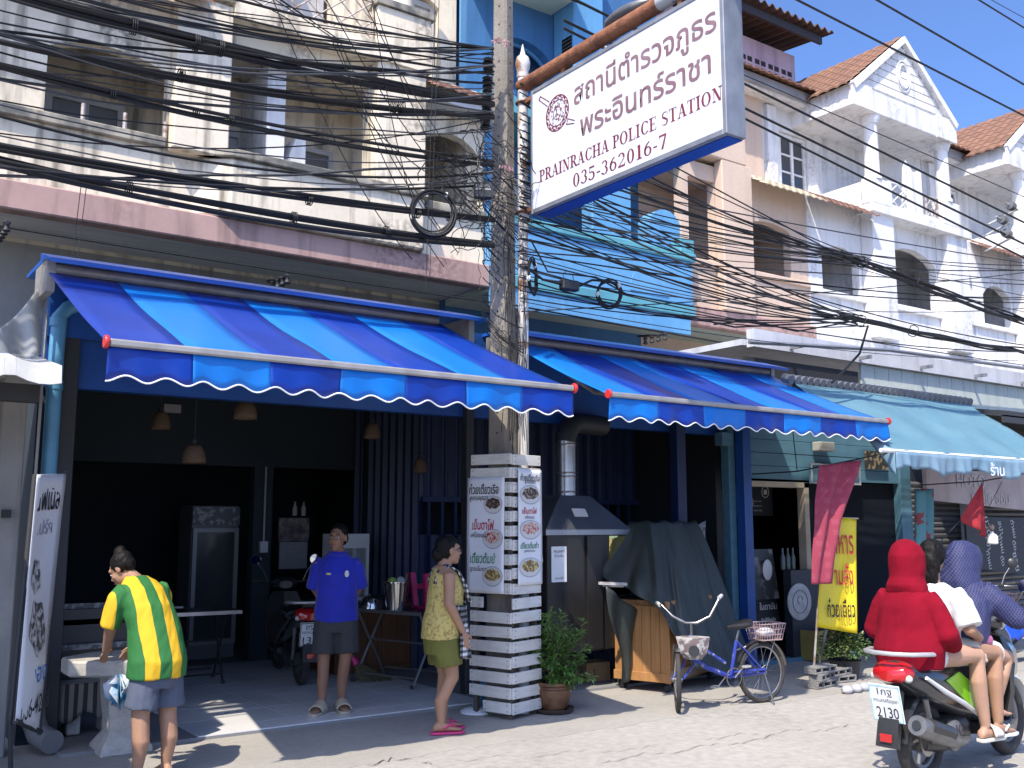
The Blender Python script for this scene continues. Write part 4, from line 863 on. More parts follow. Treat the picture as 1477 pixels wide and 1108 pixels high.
def folding_table(loc, rz, label, w=1.2, d=.6, h=.74, top=m_black_top, leg=m_blkm):
    t = thing('folding_table', label, 'table', loc, rz, local=True)
    B().box(-w/2, w/2, -d/2, d/2, h-.025, h).build('top', top, t, bevel=.006)
    B().box(-w/2, w/2, -d/2-.004, -d/2, h-.035, h+.002).build('rim', m_chrome, t)
    for s in (-1, 1):
        x = s*w*.36
        B().tube([(x, -d*.42, .0), (x, -d*.36, .05), (x, d*.3, h-.03)], .0135, 8).build('leg', leg, t, smooth=True)
        B().tube([(x+.03*s, d*.42, .0), (x+.03*s, d*.36, .05), (x+.03*s, -d*.3, h-.03)], .0135, 8).build('leg', leg, t, smooth=True)
        for y in (-.42, .42): B().lathe([(.02, 0), (.02, .035)], (x+(.03*s if y > 0 else 0), d*y, 0), 8).build('rubber_foot', m_blkm, t)
    for y, z in ((-.37*d, .1), (.37*d, .1), (-.05*d, .42)): B().tube([(-w*.36, y, z), (w*.36, y, z)], .011, 6).build('crossbar', leg, t)
    return t
folding_table((3.35, 10.7, .037), R(-4), 'black folding table left of the parked scooter in the shop', 1.15, .6)
folding_table((2.9, 11.5, .037), R(0), 'black folding table far back in the shop before the fridge', 1.3, .6)
tb = folding_table((5.28, 9.45, .037), R(-72), 'black folding table with bright steel legs loaded with kitchenware', 1.15, .62, .76, leg=m_chrome)
ct = thing('wooden_counter', 'brown wooden counter behind the steel legged folding table', 'counter', (5.7, 10.4, .037))
B().box(4.95, 5.9, 10.3, 10.95, .037, .78).build('body', m_wood, ct, bevel=.008)
for k in range(5): B().box(4.97+.185*k, 5.14+.185*k, 10.285, 10.30, .1, .72).build('door_board', m_wood, ct, bevel=.004)
B().box(4.92, 5.93, 10.26, 10.98, .78, .81).build('top', m_black_top, ct, bevel=.005)
gc = thing('glass_cabinet', 'small white framed glass food cabinet on the wooden counter', 'cabinet', (5.3, 10.6, .81))
m_cabf = M('cabinet_white', (.55, .55, .52), .5)
x0, x1, y0_, y1_, z0, z1 = 5.0, 5.42, 10.45, 10.8, .812, 1.56
_b = B()
for x in (x0, x1-.035):
    for y in (y0_, y1_-.035): _b.box(x, x+.035, y, y+.035, z0, z1-.16)
_b.box(x0, x1, y0_, y1_, z1-.16, z1); _b.box(x0, x1, y0_, y1_, z0, z0+.03); _b.box(x0+.02, x1-.02, y0_+.02, y1_-.02, 1.12, 1.14); _b.build('frame', m_cabf, gc)
B().box(x0+.04, x1-.04, y0_+.01, y0_+.014, z0+.03, z1-.16).build('glass', M('cabinet_glass', (.5, .55, .55), .05, alpha=.25), gc)
B().box(x0-.006, x0-.002, y0_+.03, y1_-.03, 1.15, 1.5).build('menu_sheet', M('menu_white', (.5, .5, .5), .6, c2=(.15, .15, .15), sc=30, lo=.55, hi=.62), gc)
for k in range(4): tag(B().lathe([(.026, 0), (.028, .14), (.014, .18), (.014, .23)], (5.09+.085*k, 10.6+.02*(k % 2), .845), 10).build('sauce_bottle', [M('bottle_brown', (.10, .05, .02), .2), M('bottle_white', (.5, .5, .48), .3)][k % 2:k % 2+1], None, smooth=True), ['first', 'second', 'third', 'fourth'][k]+' sauce bottle from the left inside the glass cabinet', 'bottle', 'sauce bottles in the glass cabinet')
m_steel = M('polished_steel', (.55, .55, .54), .16, metal=.95, fine=.02)
tz = .797
pb = thing('steel_bucket', 'tall stainless steel bucket on the folding table', 'bucket', (5.12, 9.25, tz))
B().lathe([(.10, 0), (.135, .27), (.142, .275), (.142, .29), (.128, .285), (.1, .02)], (5.12, 9.25, tz), 24, cap=False).build('bucket', m_steel, pb, smooth=True); B().lathe([(.001, .008), (.1, .01)], (5.12, 9.25, tz), 24).build('bottom', m_steel, pb)
for k, (dx, c) in enumerate(((-.05, (.30, .45, .08)), (.05, (.55, .58, .55)))): tag(B().ell((5.12+dx, 9.25, tz+.29), (.05, .05, .045)).build('cabbage' if k else 'lime_heap', M('veg%d' % k, c, .6), None, smooth=True), ['green limes heaped in the steel bucket', 'white cabbage in the steel bucket'][k], 'vegetable')
tag(B().lathe([(.005, .14), (.06, .135), (.1, .1), (.12, .05), (.125, 0)], (5.03, 9.62, tz), 20).build('steel_bowl', m_steel, None, smooth=True), 'upturned stainless steel bowl left of the bucket', 'bowl')
m_fuch = M('fuchsia_plastic', (.50, .012, .12), .35)
stl = thing('plastic_stools', 'fuchsia plastic stool upturned on the folding table', 'stool', (5.55, 9.3, tz))
for sx in (-1, 1):
    for sy in (-1, 1): B().loft([[(5.52+sx*(.13+.03*t_)+a*.03, 9.2+sy*(.12+.03*t_)+b_*.022, tz+.03+.34*t_) for a, b_ in ((-1, -1), (1, -1), (1, 1), (-1, 1))] for t_ in (0, 1)]).build('leg', m_fuch, stl)
B().box(5.36, 5.68, 9.05, 9.35, tz, tz+.03).build('seat', m_fuch, stl, bevel=.01)
for sy in (-1, 1): B().box(5.38, 5.66, 9.2+sy*.135-.01, 9.2+sy*.135+.01, tz+.2, tz+.25).build('brace', m_fuch, stl)
for k, (dx, dz) in enumerate(((0, .33), (.03, .3), (.06, .36))): tag(B().tube([(5.23+dx, 9.42, tz+.02), (5.27+dx*1.4, 9.44, tz+dz)], .011, 6).build('ladle_handle', M('bamboo', (.35, .22, .10), .6), None), ['shortest', 'middle', 'longest'][[1, 0, 2][k]]+' wooden ladle handle standing beside the steel bucket', 'ladle', 'ladle handles by the bucket')
br = thing('grass_broom', 'grass broom with pink binding lying on the tiles by the man', 'broom', at(515, 985, z=.04))
p = at(520, 985, z=.037); rs = random.Random(2); _b = B()
for i in range(160):
    a = rs.uniform(-1, 1); l = rs.uniform(.25, .36); s0 = p+Vector((-.04, .05, .20)); e = p+Vector((.16+.17*a, -.05-.04*a, rs.uniform(.005, .05)))
    _b.tube([s0+Vector((.02*a, .02*rs.uniform(-1, 1), 0)), e], .004, 3, cap=False)
_b.build('bristles', M('broom_straw', (.17, .14, .07), .9, c2=(.10, .085, .045), sc=30), br, kind='stuff')
B().lathe([(.05, -.03), (.03, .05)], p+Vector((-.05, .055, .22)), 12, axis=(-.5, .1, .8)).build('binding', m_fuch, br, smooth=True)
B().tube([p+Vector((-.05, .06, .22)), p+Vector((-.33, .12, .85))], .012, 8).build('handle', M('broom_handle', (.3, .25, .18), .6), br)
# pendant lamps
m_wick = Mx('wicker', (.3, .2, .12), lambda s, m, mix, n: mix(m('GREATER_THAN', m('MULTIPLY', m('SINE', m('MULTIPLY', s[2], 260.)), m('SINE', m('MULTIPLY', m('ARCTAN2', s[0], s[1]), 20.))), .0), (.16, .10, .06), (.05, .032, .018)), .8)
for k, (u, v, Y, r) in enumerate(((232, 607, 9.6, .085), (280, 655, 9.0, .1), (354, 592, 9.0, .105), (537, 622, 9.6, .085), (606, 672, 9.8, .075))):
    c = at(u, v, y=Y); lm = thing('pendant_lamp', ['smaller wicker pendant lamp furthest left in the shop', 'lowest hanging wicker pendant lamp near the shop opening', 'palest wicker pendant lamp close under the awning', 'dark wicker pendant lamp above the blue shirted man', 'dim wicker pendant lamp beside the corrugated partition'][k], 'lamp', c, group='wicker pendant lamps', local=True)
    B().lathe([(r, -.08), (r*1.02, -.04), (r*.9, .02), (r*.6, .07), (r*.25, .09)], (0, 0, 0), 20, cap=False).build('shade', m_wick, lm, smooth=True, solid=.004)
    B().lathe([(r*.25, .085), (.02, .13), (.006, .15)], (0, 0, 0), 10).build('cap', m_dk, lm); B().tube([(0, 0, .14), (0, 0, 3.4-c.z)], .004, 5).build('cord', m_dk, lm); B().ell((0, 0, -.01), .03).build('bulb', M('frosted_bulb', (.5, .48, .42), .4), lm, smooth=True)

# ================================================================== STOVE HOOD
m_blksteel = M('black_enamel', (.018, .018, .020), .3, c2=(.026, .024, .023), sc=2, spec=.35)
m_hoodst = M('brushed_steel', (.30, .31, .33), .38, metal=.85, c2=(.24, .25, .27), sc=3)
hd = thing('stove_hood', 'black stove enclosure with steel hood and duct behind the potted plant', 'stove', (6.7, 8.3, 0))
B().box(6.12, 7.22, 8.0, 8.7, .4, 1.6).build('body', m_blksteel, hd, bevel=.008)
B().box(6.10, 7.24, 7.985, 8.715, 1.56, 1.62).build('rim', m_hoodst, hd, bevel=.004)
_b = B(); _b.loft([[(6.10, 7.985, 1.62), (7.24, 7.985, 1.62), (7.24, 8.715, 1.62), (6.10, 8.715, 1.62)], [(6.47, 8.22, 1.97), (6.87, 8.22, 1.97), (6.87, 8.5, 1.97), (6.47, 8.5, 1.97)]]); _b.build('hood', m_hoodst, hd, bevel=.004)
_b = B(); _b.tube([(6.66, 8.36, 1.96), (6.66, 8.36, 2.15), (6.66, 8.36, 2.5), (6.66, 8.36, 2.56)], .105, 18); _b.build('duct', M('duct_steel', (.42, .42, .42), .3, metal=.85, c2=(.33, .33, .34), sc=5), hd, smooth=True)
_b = B(); _b.tube([(6.66, 8.36, 2.54), (6.67, 8.36, 2.62), (6.74, 8.38, 2.72), (6.86, 8.42, 2.76), (7.3, 8.5, 2.76)], .11, 18); _b.build('duct_elbow', m_dk, hd, smooth=True)
for z in (2.0, 2.16, 2.2, 2.5): B().lathe([(.108, 0), (.112, .01), (.108, .02)], (6.66, 8.36, z), 18).build('duct_seam', MATS['duct_steel'], hd, smooth=True)
B().box(6.62, 6.82, 7.97, 7.985, .42, 1.55).build('door_seam', m_blksteel, hd)
m_wavy = M('yellow_reflection_sheet', (.75, .58, .20), .08, metal=1., bump=.9, bsc=5, fine=0)  # yellow metal colour stands in for a reflection on the stove corner
B().box(6.93, 7.21, 7.985, 7.999, .95, 1.55).build('yellow_reflection_panel', m_wavy, hd)
_b = B(); _b.box(6.17, 6.36, 7.985, 7.998, 1.1, 1.45); _b.build('notice', m_vinyl, hd)
for k, (s, z, h_) in enumerate((('PROMPT', 1.40, .025), ('ชำระเงิน', 1.36, .03), ('สแกนที่นี่', 1.14, .025))): text(s, 'lettering', m_ink, hd, (6.265, 7.984, z), (1, 0, 0), (0, 0, 1), h=h_, thick=.001)
_b = B(); c = Vector((6.62, 8.10-.0, 1.79)); _b.obox(c+Vector((0, -.015, 0)), (.18, .004, .1), (R(-34), 0, 0)); _b.build('label_plate', MATS['print_bowl'], hd)
for x in (6.18, 7.12): B().box(x, x+.06, 8.05, 8.11, .037, .4).build('leg', m_dk, hd)
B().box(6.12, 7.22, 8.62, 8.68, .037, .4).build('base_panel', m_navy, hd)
# potted ficus
pt = thing('potted_ficus', 'leafy green ficus in a glazed brown pot beside the slatted casing', 'plant', (5.66, 7.3, 0))
pc = Vector((5.68, 7.33, 0))
B().lathe([(.10, .03), (.125, .06), (.155, .16), (.16, .21), (.15, .22), (.15, .235), (.172, .25), (.172, .275), (.15, .275), (.14, .25), (.001, .24)], pc, 24, cap=False).build('pot', M('brown_glaze', (.12, .055, .028), .35, c2=(.20, .11, .06), sc=9, lo=.45, hi=.65), pt, smooth=True)
B().lathe([(.14, .006), (.17, .02), (.185, .05), (.16, .04), (.12, .03)], pc, 24, cap=False).build('saucer', M('dark_clay', (.07, .045, .035), .7), pt, smooth=True)
rs = random.Random(11); _b = B(); tr = B()
m_leaf = M('ficus_leaf', (.06, .14, .025), .5, c2=(.13, .24, .05), sc=14, lo=.35, hi=.7, fine=.1)
def leaf(b, p, d, l, w):
    d = Vector(d).normalized(); s = d.cross(Vector((0, 0, 1))); s = s.normalized() if s.length > .01 else Vector((1, 0, 0)); n = s.cross(d)
    b.add([p, p+d*l*.45+s*w+n*.004, p+d*l-n*.012, p+d*l*.45-s*w+n*.004], [(0, 1, 2), (0, 2, 3)])
for i in range(46):
    a = rs.random()*math.tau; el = rs.uniform(.15, 1.45); L_ = rs.uniform(.28, .62)*(1 if el > .6 else .62)
    d = Vector((math.cos(a)*math.cos(el), math.sin(a)*math.cos(el), math.sin(el))); p0 = pc+Vector((rs.uniform(-.04, .04), rs.uniform(-.04, .04), .25+.16*rs.random()))
    pts = [p0+d*L_*q+Vector((0, 0, -.10*q*q*(1-math.sin(el)))) for q in (0, .33, .66, 1)]; tr.tube(pts, [.007, .005, .004, .002], 4)
    for k in range(46):
        q = rs.uniform(.22, 1.05); p = pts[0].lerp(pts[3], min(q, 1)); dd = Vector((rs.uniform(-1, 1), rs.uniform(-1, 1), rs.uniform(-.9, .5)))+d*.6
        leaf(_b, p+dd*.02, dd, rs.uniform(.04, .068), rs.uniform(.011, .017))
_b.build('foliage', m_leaf, pt, kind='stuff'); tr.tube([pc+Vector((0, 0, .22)), pc+Vector((.01, 0, .5))], .014, 7); tr.build('stems', M('stem_brown', (.08, .055, .035), .8), pt)
def carton(loc, rz, label, w, d, h, mat, txt):
    t = thing('cardboard_box', label, 'box', loc, rz, local=True)
    _b = B(); _b.box(-w/2, w/2, -d/2, -d/2+.008, 0, h); _b.box(-w/2, w/2, d/2-.008, d/2, 0, h*1.03); _b.box(-w/2, -w/2+.008, -d/2+.008, d/2-.008, 0, h); _b.box(w/2-.008, w/2, -d/2+.008, d/2-.008, 0, h); _b.box(-w/2+.008, w/2-.008, -d/2+.008, d/2-.008, 0, .01); _b.build('box', mat, t)
    text(txt, 'print', m_ink, t, (-.05, -d/2-.001, h*.5), (1, 0, 0), (0, 0, 1), h=h*.3, thick=.001, bold=.01); return t
m_card = M('cardboard', (.27, .17, .09), .85, c2=(.21, .13, .07), sc=6)
carton(at(868, 983, z=.037)+Vector((0, .15, 0)), R(-6), 'open brown cardboard carton beside the potted ficus', .30, .22, .19, m_card, 'S')
# ================================================================== COVERED STALL
m_tarp = M('dark_green_tarp', (.038, .046, .040), .5, c2=(.026, .032, .028), sc=2, bump=.25, bsc=14, fine=.12)
m_pine = M('pine_boards', (.42, .21, .075), .55, c2=(.33, .155, .05), sc=4, stretch=(8, 8, .6), fine=.1)
stl2 = thing('covered_stall', 'wooden food stall under a dark green tarpaulin behind the bicycle', 'stall', (7.6, 7.7, 0))
AX = R(20); e1 = Vector((math.cos(AX), math.sin(AX), 0)); e2 = Vector((-math.sin(AX), math.cos(AX), 0)); S0 = Vector((7.22, 7.42, 0)); SM = Matrix((e1, e2, Vector((0, 0, 1)))).transposed()
SL, SD = 1.15, .62
B().obox(S0+e1*SL/2+e2*SD/2+Vector((0, 0, .5)), (SL-.05, SD-.05, .8), SM).build('cabinet', m_pine, stl2)
for k in range(6): B().obox(S0-e1*.004+e2*(SD*(k+.5)/6)+Vector((0, 0, .52)), (.022, SD/6-.004, .66), SM).build('board', m_pine, stl2, bevel=.003)
B().obox(S0-e1*.014+e2*SD/2+Vector((0, 0, .15)), (.03, SD+.02, .09), SM).build('rail', m_pine, stl2, bevel=.004); B().obox(S0-e1*.012+e2*.02+Vector((0, 0, .5)), (.03, .05, .8), SM).build('stile', m_pine, stl2, bevel=.004)
for a, b_ in ((.06, .06), (SL-.06, .06), (.06, SD-.06), (SL-.06, SD-.06)): B().lathe([(.03, -.02), (.045, -.018), (.045, .018), (.03, .02)], S0+e1*a+e2*b_+Vector((0, 0, .051)), 12, axis=e2).build('castor', m_dk, stl2, smooth=True)
B().obox(S0+e1*.5+e2*.03+Vector((0, 0, .17)), (1.0, .04, .1), SM).build('front_rail', M('pale_board', (.35, .3, .24), .7, c2=(.25, .2, .16), sc=4), stl2)
for a in (.3, 1.4): B().obox(S0+e1*a+e2*.4+Vector((0, 0, 1.28)), (.04, .04, .8), SM).build('canopy_post', m_dk, stl2)
handle = B(); hp = at(884, 842, y=7.62)
handle.obox(hp+Vector((0, 0, .0)), (.3, .035, .028), (0, .05, -.25)); handle.obox(hp+Vector((.03, .03, -.025)), (.22, .02, .02), (0, .05, -.25)); handle.build('push_handle', M('pale_plank', (.5, .48, .45), .7, c2=(.2, .17, .15), sc=14), stl2)
TP = [(-.16, .70), (-.20, .02), (.10, -.18), (.85, -.30), (1.92, -.02), (1.96, .66)]      # skirt outline, from the back left corner round the front
TB = [1.15, .86, .28, .08, .16, .42]                                                      # height of the hem at those corners
TT = [(.28, .56), (.28, .34), (.55, .28), (.9, .28), (1.45, .34), (1.45, .56)]
def tarpf(u, v):
    q = u*5; k = min(int(q), 4); f = q-k
    lp_ = lambda A: tuple(A[k][i]+(A[k+1][i]-A[k][i])*f for i in (0, 1))
    ex, ey = lp_(TP); tx, ty = lp_(TT); zb = TB[k]+(TB[k+1]-TB[k])*f
    r = v**.8
    # tent-like straight runs between the corners with soft gathers towards the hem
    rid = math.exp(-(min(abs(q-j) for j in range(6))/.16)**2)
    x, y = tx+(ex-tx)*r, ty+(ey-ty)*r; z = 1.70+(zb-1.70)*v
    dx, dy = ex-.85, ey-.35; L_ = math.hypot(dx, dy)+1e-6
    g = mnoise2(u*9, v*3)*.05*v+(.035*math.sin(u*47+2*math.sin(v*3))+.02*math.sin(u*83+v*4))*v**1.3+.03*rid*v-.05*math.sin(math.pi*v)*(1-rid)
    return S0+e1*(x+dx/L_*g)+e2*(y+dy/L_*g)+Vector((0, 0, z+.03*mnoise2(u*6+3, v*5)*(1-v)*v-.012*math.sin(u*30)*(v < .02)))
from mathutils import noise as _mn
def mnoise2(a, b): return _mn.noise(Vector((a, b, 1.7)))
tb_ = B(); tb_.grid(tarpf, 170, 40)
tb_.add([S0+e1*a+e2*b_+Vector((0, 0, 1.69+.012*c)) for a, b_, c in ((.28, .56, 0), (.28, .34, 0), (.9, .28, -1), (1.45, .34, 0), (1.45, .56, 0), (.9, .56, -1))], [(0, 1, 2, 5), (5, 2, 3, 4)])
tb_.build('tarpaulin', m_tarp, stl2, smooth=True, solid=.006, ang=60)
def flap(u, v):
    a = at(874, 846, y=7.60); b_ = at(918, 880, y=7.75); c = at(898, 988, y=7.80); d = at(914, 975, y=7.88)
    p = (a*(1-u)+b_*u)*(1-v)+(c*(1-u)+d*u)*v; w = 1-v
    return p+Vector((-.05*math.sin(v*6.3)*(1-u)*.9, -.03*math.sin(u*9+v*4), 0))
B().grid(flap, 14, 24).build('hanging_flap', m_tarp, stl2, smooth=True, solid=.005)
pb_ = B(); c = S0+e1*1.5+e2*.35+Vector((0, 0, 1.55)); rs = random.Random(9)
for i in range(14):
    a = rs.random()*math.tau; pb_.add([c, c+Vector((.12*math.cos(a), .08*math.sin(a), rs.uniform(-.1, .15))), c+Vector((.13*math.cos(a+.8), .08*math.sin(a+.8), rs.uniform(-.15, .2))), c+Vector((.03, 0, .12))], [(0, 1, 2), (0, 2, 3)])
tag(pb_.build('clear_bag', M('clear_plastic', (.35, .37, .37), .2, alpha=.45), None, smooth=True), 'crumpled clear plastic bag on top of the covered stall', 'bag')

# ================================================================== BICYCLE
def wheel(parent, c, r, tw, axis, mt, mr, spokes=20, hub=.025, name='wheel', tilt=None):
    a = Vector(axis).normalized(); s = a.cross(Vector((0, 0, 1))).normalized(); z = s.cross(a)
    c = Vector(c); P = lambda q, rr, o=0: c+(s*math.cos(q)+z*math.sin(q))*rr+a*o
    b = B(); b.tube([P(math.tau*i/40, r-tw) for i in range(40)], tw, 8, closed=True); t = b.build('wheel', mt, parent, smooth=True)
    b = B(); b.tube([P(math.tau*i/40, r-2.1*tw) for i in range(40)], tw*.55, 6, closed=True); b.build('rim', mr, t, smooth=True)
    b = B(); b.tube([c-a*.045, c+a*.045], hub, 10)
    for i in range(spokes):
        q = math.tau*i/spokes; b.tube([P(q+.5*(1 if i % 2 else -1), hub*.8, .03 if i % 2 else -.03), P(q, r-2*tw)], .0016, 4, cap=False)
    b.build('spokes', mr, t); return t
m_rub = M('black_rubber', (.022, .022, .022), .8, c2=(.05, .045, .04), sc=8)
m_chr = M('chrome', (.36, .36, .36), .28, metal=.95, c2=(.25, .22, .2), sc=12, fine=.03)
m_bframe = M('blue_violet_frame', (.03, .05, .30), .35, c2=(.30, .31, .40), sc=22, lo=.6, hi=.66)
m_seat = M('black_vinyl', (.016, .016, .017), .35)
m_wcr = M('silver_plastic', (.5, .5, .5), .3, metal=.4)
bk = thing('bicycle', 'small blue violet bicycle with two baskets parked before the stall', 'bicycle', at(1035, 1020, z=0))
RW = at(1100, 1014, z=0); FW = at(978, 1027, z=0); wr = .285
rc = RW+Vector((0, 0, wr)); fc = FW+Vector((0, 0, wr)); hdg = (fc-rc).normalized(); sd = Vector((0, 0, 1)).cross(hdg).normalized()
st_dir = (hdg*.62-sd*(-.78)); st_dir = (hdg*.55+sd*.83).normalized()
wheel(bk, rc, wr, .022, sd, m_rub, m_chr); wheel(bk, fc, wr, .022, Vector((0, 0, 1)).cross(st_dir), m_rub, m_chr)
Z = Vector((0, 0, 1)); mid = rc+(fc-rc)*.46; bb = rc+(fc-rc)*.38+Z*-.02; stp = rc+(fc-rc)*.30+Z*.30; hd0 = fc-hdg*.13+Z*.22; hd1 = fc-hdg*.17+Z*.36
def bt_(name, pts, r, mt, n=8): b = B(); b.tube(pts, r, n); return b.build(name, mt, bk, smooth=True)
bt_('down_tube', [hd0, hd0*.6+bb*.4-Z*.04, bb], .022, m_bframe); bt_('top_tube', [hd1-Z*.03, bb+Z*.13+hdg*.06], .016, m_bframe); bt_('seat_tube', [bb, stp], .017, m_bframe); bt_('seat_post', [stp, stp+Z*.1-hdg*.03], .012, m_chr)
for s in (-1, 1):
    bt_('chain_stay', [bb+sd*.02*s, rc+sd*.05*s], .009, m_bframe); bt_('seat_stay', [stp+sd*.015*s, rc+sd*.05*s], .008, m_bframe)
    sf_ = Z.cross(st_dir); bt_('fork_blade', [hd0+sf_*.03*s, hd0+sf_*.045*s-Z*.1+st_dir*.02, fc+sf_*.05*s], .011, m_bframe)
bt_('head_tube', [hd0-Z*.02, hd1+Z*.02], .02, m_bframe)
hb = hd1+Z*.13; sf_ = Z.cross(st_dir)
bt_('stem', [hd1, hb], .012, m_chr)
bt_('handlebar', [hb+sf_*.29+Z*.23-st_dir*.16, hb+sf_*.26+Z*.21-st_dir*.06, hb+sf_*.17+Z*.06, hb+sf_*.05, hb-sf_*.05, hb-sf_*.17+Z*.06, hb-sf_*.26+Z*.15-st_dir*.06, hb-sf_*.30+Z*.16-st_dir*.16], .0125, m_chr, 10)
for s, z in ((1, .23), (-1, .16)): bt_('grip', [hb+sf_*(.265 if s > 0 else -.275)+Z*(z-.01)-st_dir*.08, hb+sf_*.3*s+Z*(z+.004)-st_dir*.2], .018, M('white_grip', (.5, .5, .48), .6))
b = B(); sp = stp+Z*.13-hdg*.03
b.loft([[sp+hdg*x+sd*(w_*math.cos(q))+Z*(h_*math.sin(q)+zz) for q in [math.tau*i/12 for i in range(12)]] for x, w_, h_, zz in ((.14, .015, .015, .0), (.10, .028, .022, .005), (.02, .05, .03, .01), (-.06, .085, .04, .02), (-.11, .085, .04, .03), (-.14, .05, .03, .035))]); b.build('saddle', m_seat, bk, smooth=True)
def basket(name, c, fx, sx, l, w_, h_, mt, solidm=None):
    b = B()
    def ring(k, z): return [c+fx*(l*k*a)+sx*(w_*k*bb_)+Z*z for a, bb_ in ((-.5, -.5), (.5, -.5), (.5, .5), (-.5, .5))]
    for z, k in ((0, .8), (h_*.33, .87), (h_*.66, .93), (h_, 1.0)):
        r_ = ring(k, z); b.tube(r_+[r_[0]], .006 if z in (0, h_) else .004, 5)
    lo, hi = ring(.8, 0), ring(1, h_)
    for i in range(4):
        for j in range(8):
            q = j/8; b.tube([lo[i].lerp(lo[(i+1) % 4], q), hi[i].lerp(hi[(i+1) % 4], q)], .0035, 4, cap=False)
    b.add(ring(.8, .002), [(0, 1, 2, 3)]); return b.build(name, mt, bk)
fbk = hd1+st_dir*.16-Z*.12
b = B(); b.loft([[fbk+st_dir*(.11*k*math.cos(q)*1.0)+sf_*(.15*k*math.sin(q))+Z*z for q in [math.tau*(i+.5)/8 for i in range(8)]] for z, k in ((-.05, .55), (0, .85), (.12, 1.05), (.14, 1.08))]); b.build('front_basket', M('printed_basket', (.5, .48, .45), .5, c2=(.16, .12, .12), sc=14, lo=.46, hi=.54), bk)
B().lathe([(.05, 0), (.05, .008)], fbk+st_dir*.112+Z*.03, 16, axis=st_dir).build('reflector', m_dk, bk)
m_bask = M('mauve_basket', (.34, .24, .24), .6)
basket('rear_basket', rc-hdg*.06+Z*.30, hdg, sd, .30, .24, .15, m_bask)
b = B(); c_ = rc-hdg*.06+Z*.36; b.ell(c_, (.11, .08, .05)); b.build('basket_bag', M('white_bag', (.5, .5, .52), .4, c2=(.3, .3, .34), sc=20), bk, smooth=True)
bt_('rear_rack', [stp-Z*.08, rc+Z*.295, rc-hdg*.2+Z*.295], .007, m_chr); bt_('rack_stay', [rc+sd*.05, rc-hdg*.12+Z*.295+sd*.06], .005, m_chr); bt_('kickstand', [rc+sd*.06+hdg*.02, rc+sd*.14-hdg*.02-Z*wr+Z*.004], .007, m_chr)
b = B(); b.tube([bb+hdg*(.085*math.cos(q))+Z*(.085*math.sin(q))+sd*.05 for q in [math.tau*i/24 for i in range(24)]], .005, 5, closed=True); b.tube([bb+sd*.06, bb+sd*.075-hdg*.1+Z*.1], .008, 6); b.tube([bb-sd*.06, bb-sd*.075+hdg*.1-Z*.1], .008, 6); b.build('crank', m_chr, bk, smooth=True)
for s in (1, -1): b = B(); b.obox(bb+sd*.11*s+(-hdg*.1+Z*.1)*s, (.09, .05, .02), (0, 0, .1)); b.build('pedal', m_wcr, bk, bevel=.004)
bt_('chain_guard', [bb+sd*.055+Z*.05, rc+sd*.055+Z*.03], .012, m_bframe)
for (q0, q1, cc, dr) in ((20, 175, rc, hdg), (60, 160, fc, st_dir)):
    b = B(); pr = [cc+dr*(wr+.02)*math.cos(R(q))+Z*(wr+.02)*math.sin(R(q)) for q in range(q0, q1, 8)]; s_ = Z.cross(dr)
    b.loft([[p-s_*.025, p+Z*.006, p+s_*.025, p-Z*.003] for p in pr]); b.build('mudguard', m_chr, bk, smooth=True)

# ================================================================== COFFEE SHOP
m_plank = M('teal_planks', (.085, .20, .27), .6, c2=(.06, .155, .22), sc=2.5, stretch=(.6, 4, 4), streak=.2, rand=.12)
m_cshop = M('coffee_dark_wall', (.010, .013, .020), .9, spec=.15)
cf = thing('coffee_shop', 'small dark coffee shop with teal plank front and wooden door frame', 'building', (11, 9, 0))
for k in range(4): B().box(9.5, 12.72, 8.33+.004*(k % 2), 8.37+.004*(k % 2), 2.23+.165*k, 2.39+.165*k).build('plank', m_plank, cf, bevel=.004)
B().box(9.25, 9.36, 8.42, 8.55, 0, 2.95).build('post', m_plank, cf, bevel=.005); B().box(12.6, 12.85, 8.3, 8.42, 0, 2.6).build('post', m_plank, cf, bevel=.005); B().box(9.1, 9.3, 8.38, 8.5, 2.62, 2.78).build('bracket', m_plank, cf)
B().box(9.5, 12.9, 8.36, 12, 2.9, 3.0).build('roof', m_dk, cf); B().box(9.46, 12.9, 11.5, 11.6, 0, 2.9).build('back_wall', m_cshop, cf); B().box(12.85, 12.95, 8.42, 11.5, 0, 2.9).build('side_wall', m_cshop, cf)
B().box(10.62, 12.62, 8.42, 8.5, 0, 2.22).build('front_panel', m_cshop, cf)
m_dfr = M('pale_door_frame', (.42, .36, .27), .6, c2=(.34, .28, .21), sc=5)
B().box(10.52, 10.61, 8.31, 8.43, 0, 2.2).build('door_frame', m_dfr, cf, bevel=.004); B().box(9.5, 10.61, 8.31, 8.43, 2.13, 2.2).build('door_frame', m_dfr, cf, bevel=.004)
B().box(10.1, 10.5, 9.5, 9.55, 0, 2.13).build('inner_door', M('ochre_door', (.14, .085, .03), .6, c2=(.1, .06, .02), sc=3), cf)
B().box(9.5, 12.9, 8.3, 11.4, .0, .03).build('floor', M('grey_floor', (.12, .12, .125), .6), cf); B().box(9.5, 12.6, 8.22, 8.34, .0, .05).build('threshold', m_plank, cf)
mb = thing('menu_board', 'black menu board with white round logo above the coffee shop door', 'sign', (10, 8.9, 1.7))
B().box(9.85, 10.6, 8.9, 8.93, 1.78, 2.2).build('board', m_dk, mb)
_b = B(); cc = Vector((10.45, 8.89, 2.09)); _b.tube([cc+Vector((.07*math.cos(q), 0, .07*math.sin(q))) for q in [math.tau*i/20 for i in range(20)]], .005, 5, closed=True); _b.box(10.42, 10.48, 8.885, 8.89, 2.06, 2.12); _b.build('round_logo', MATS['print_bowl'], mb)
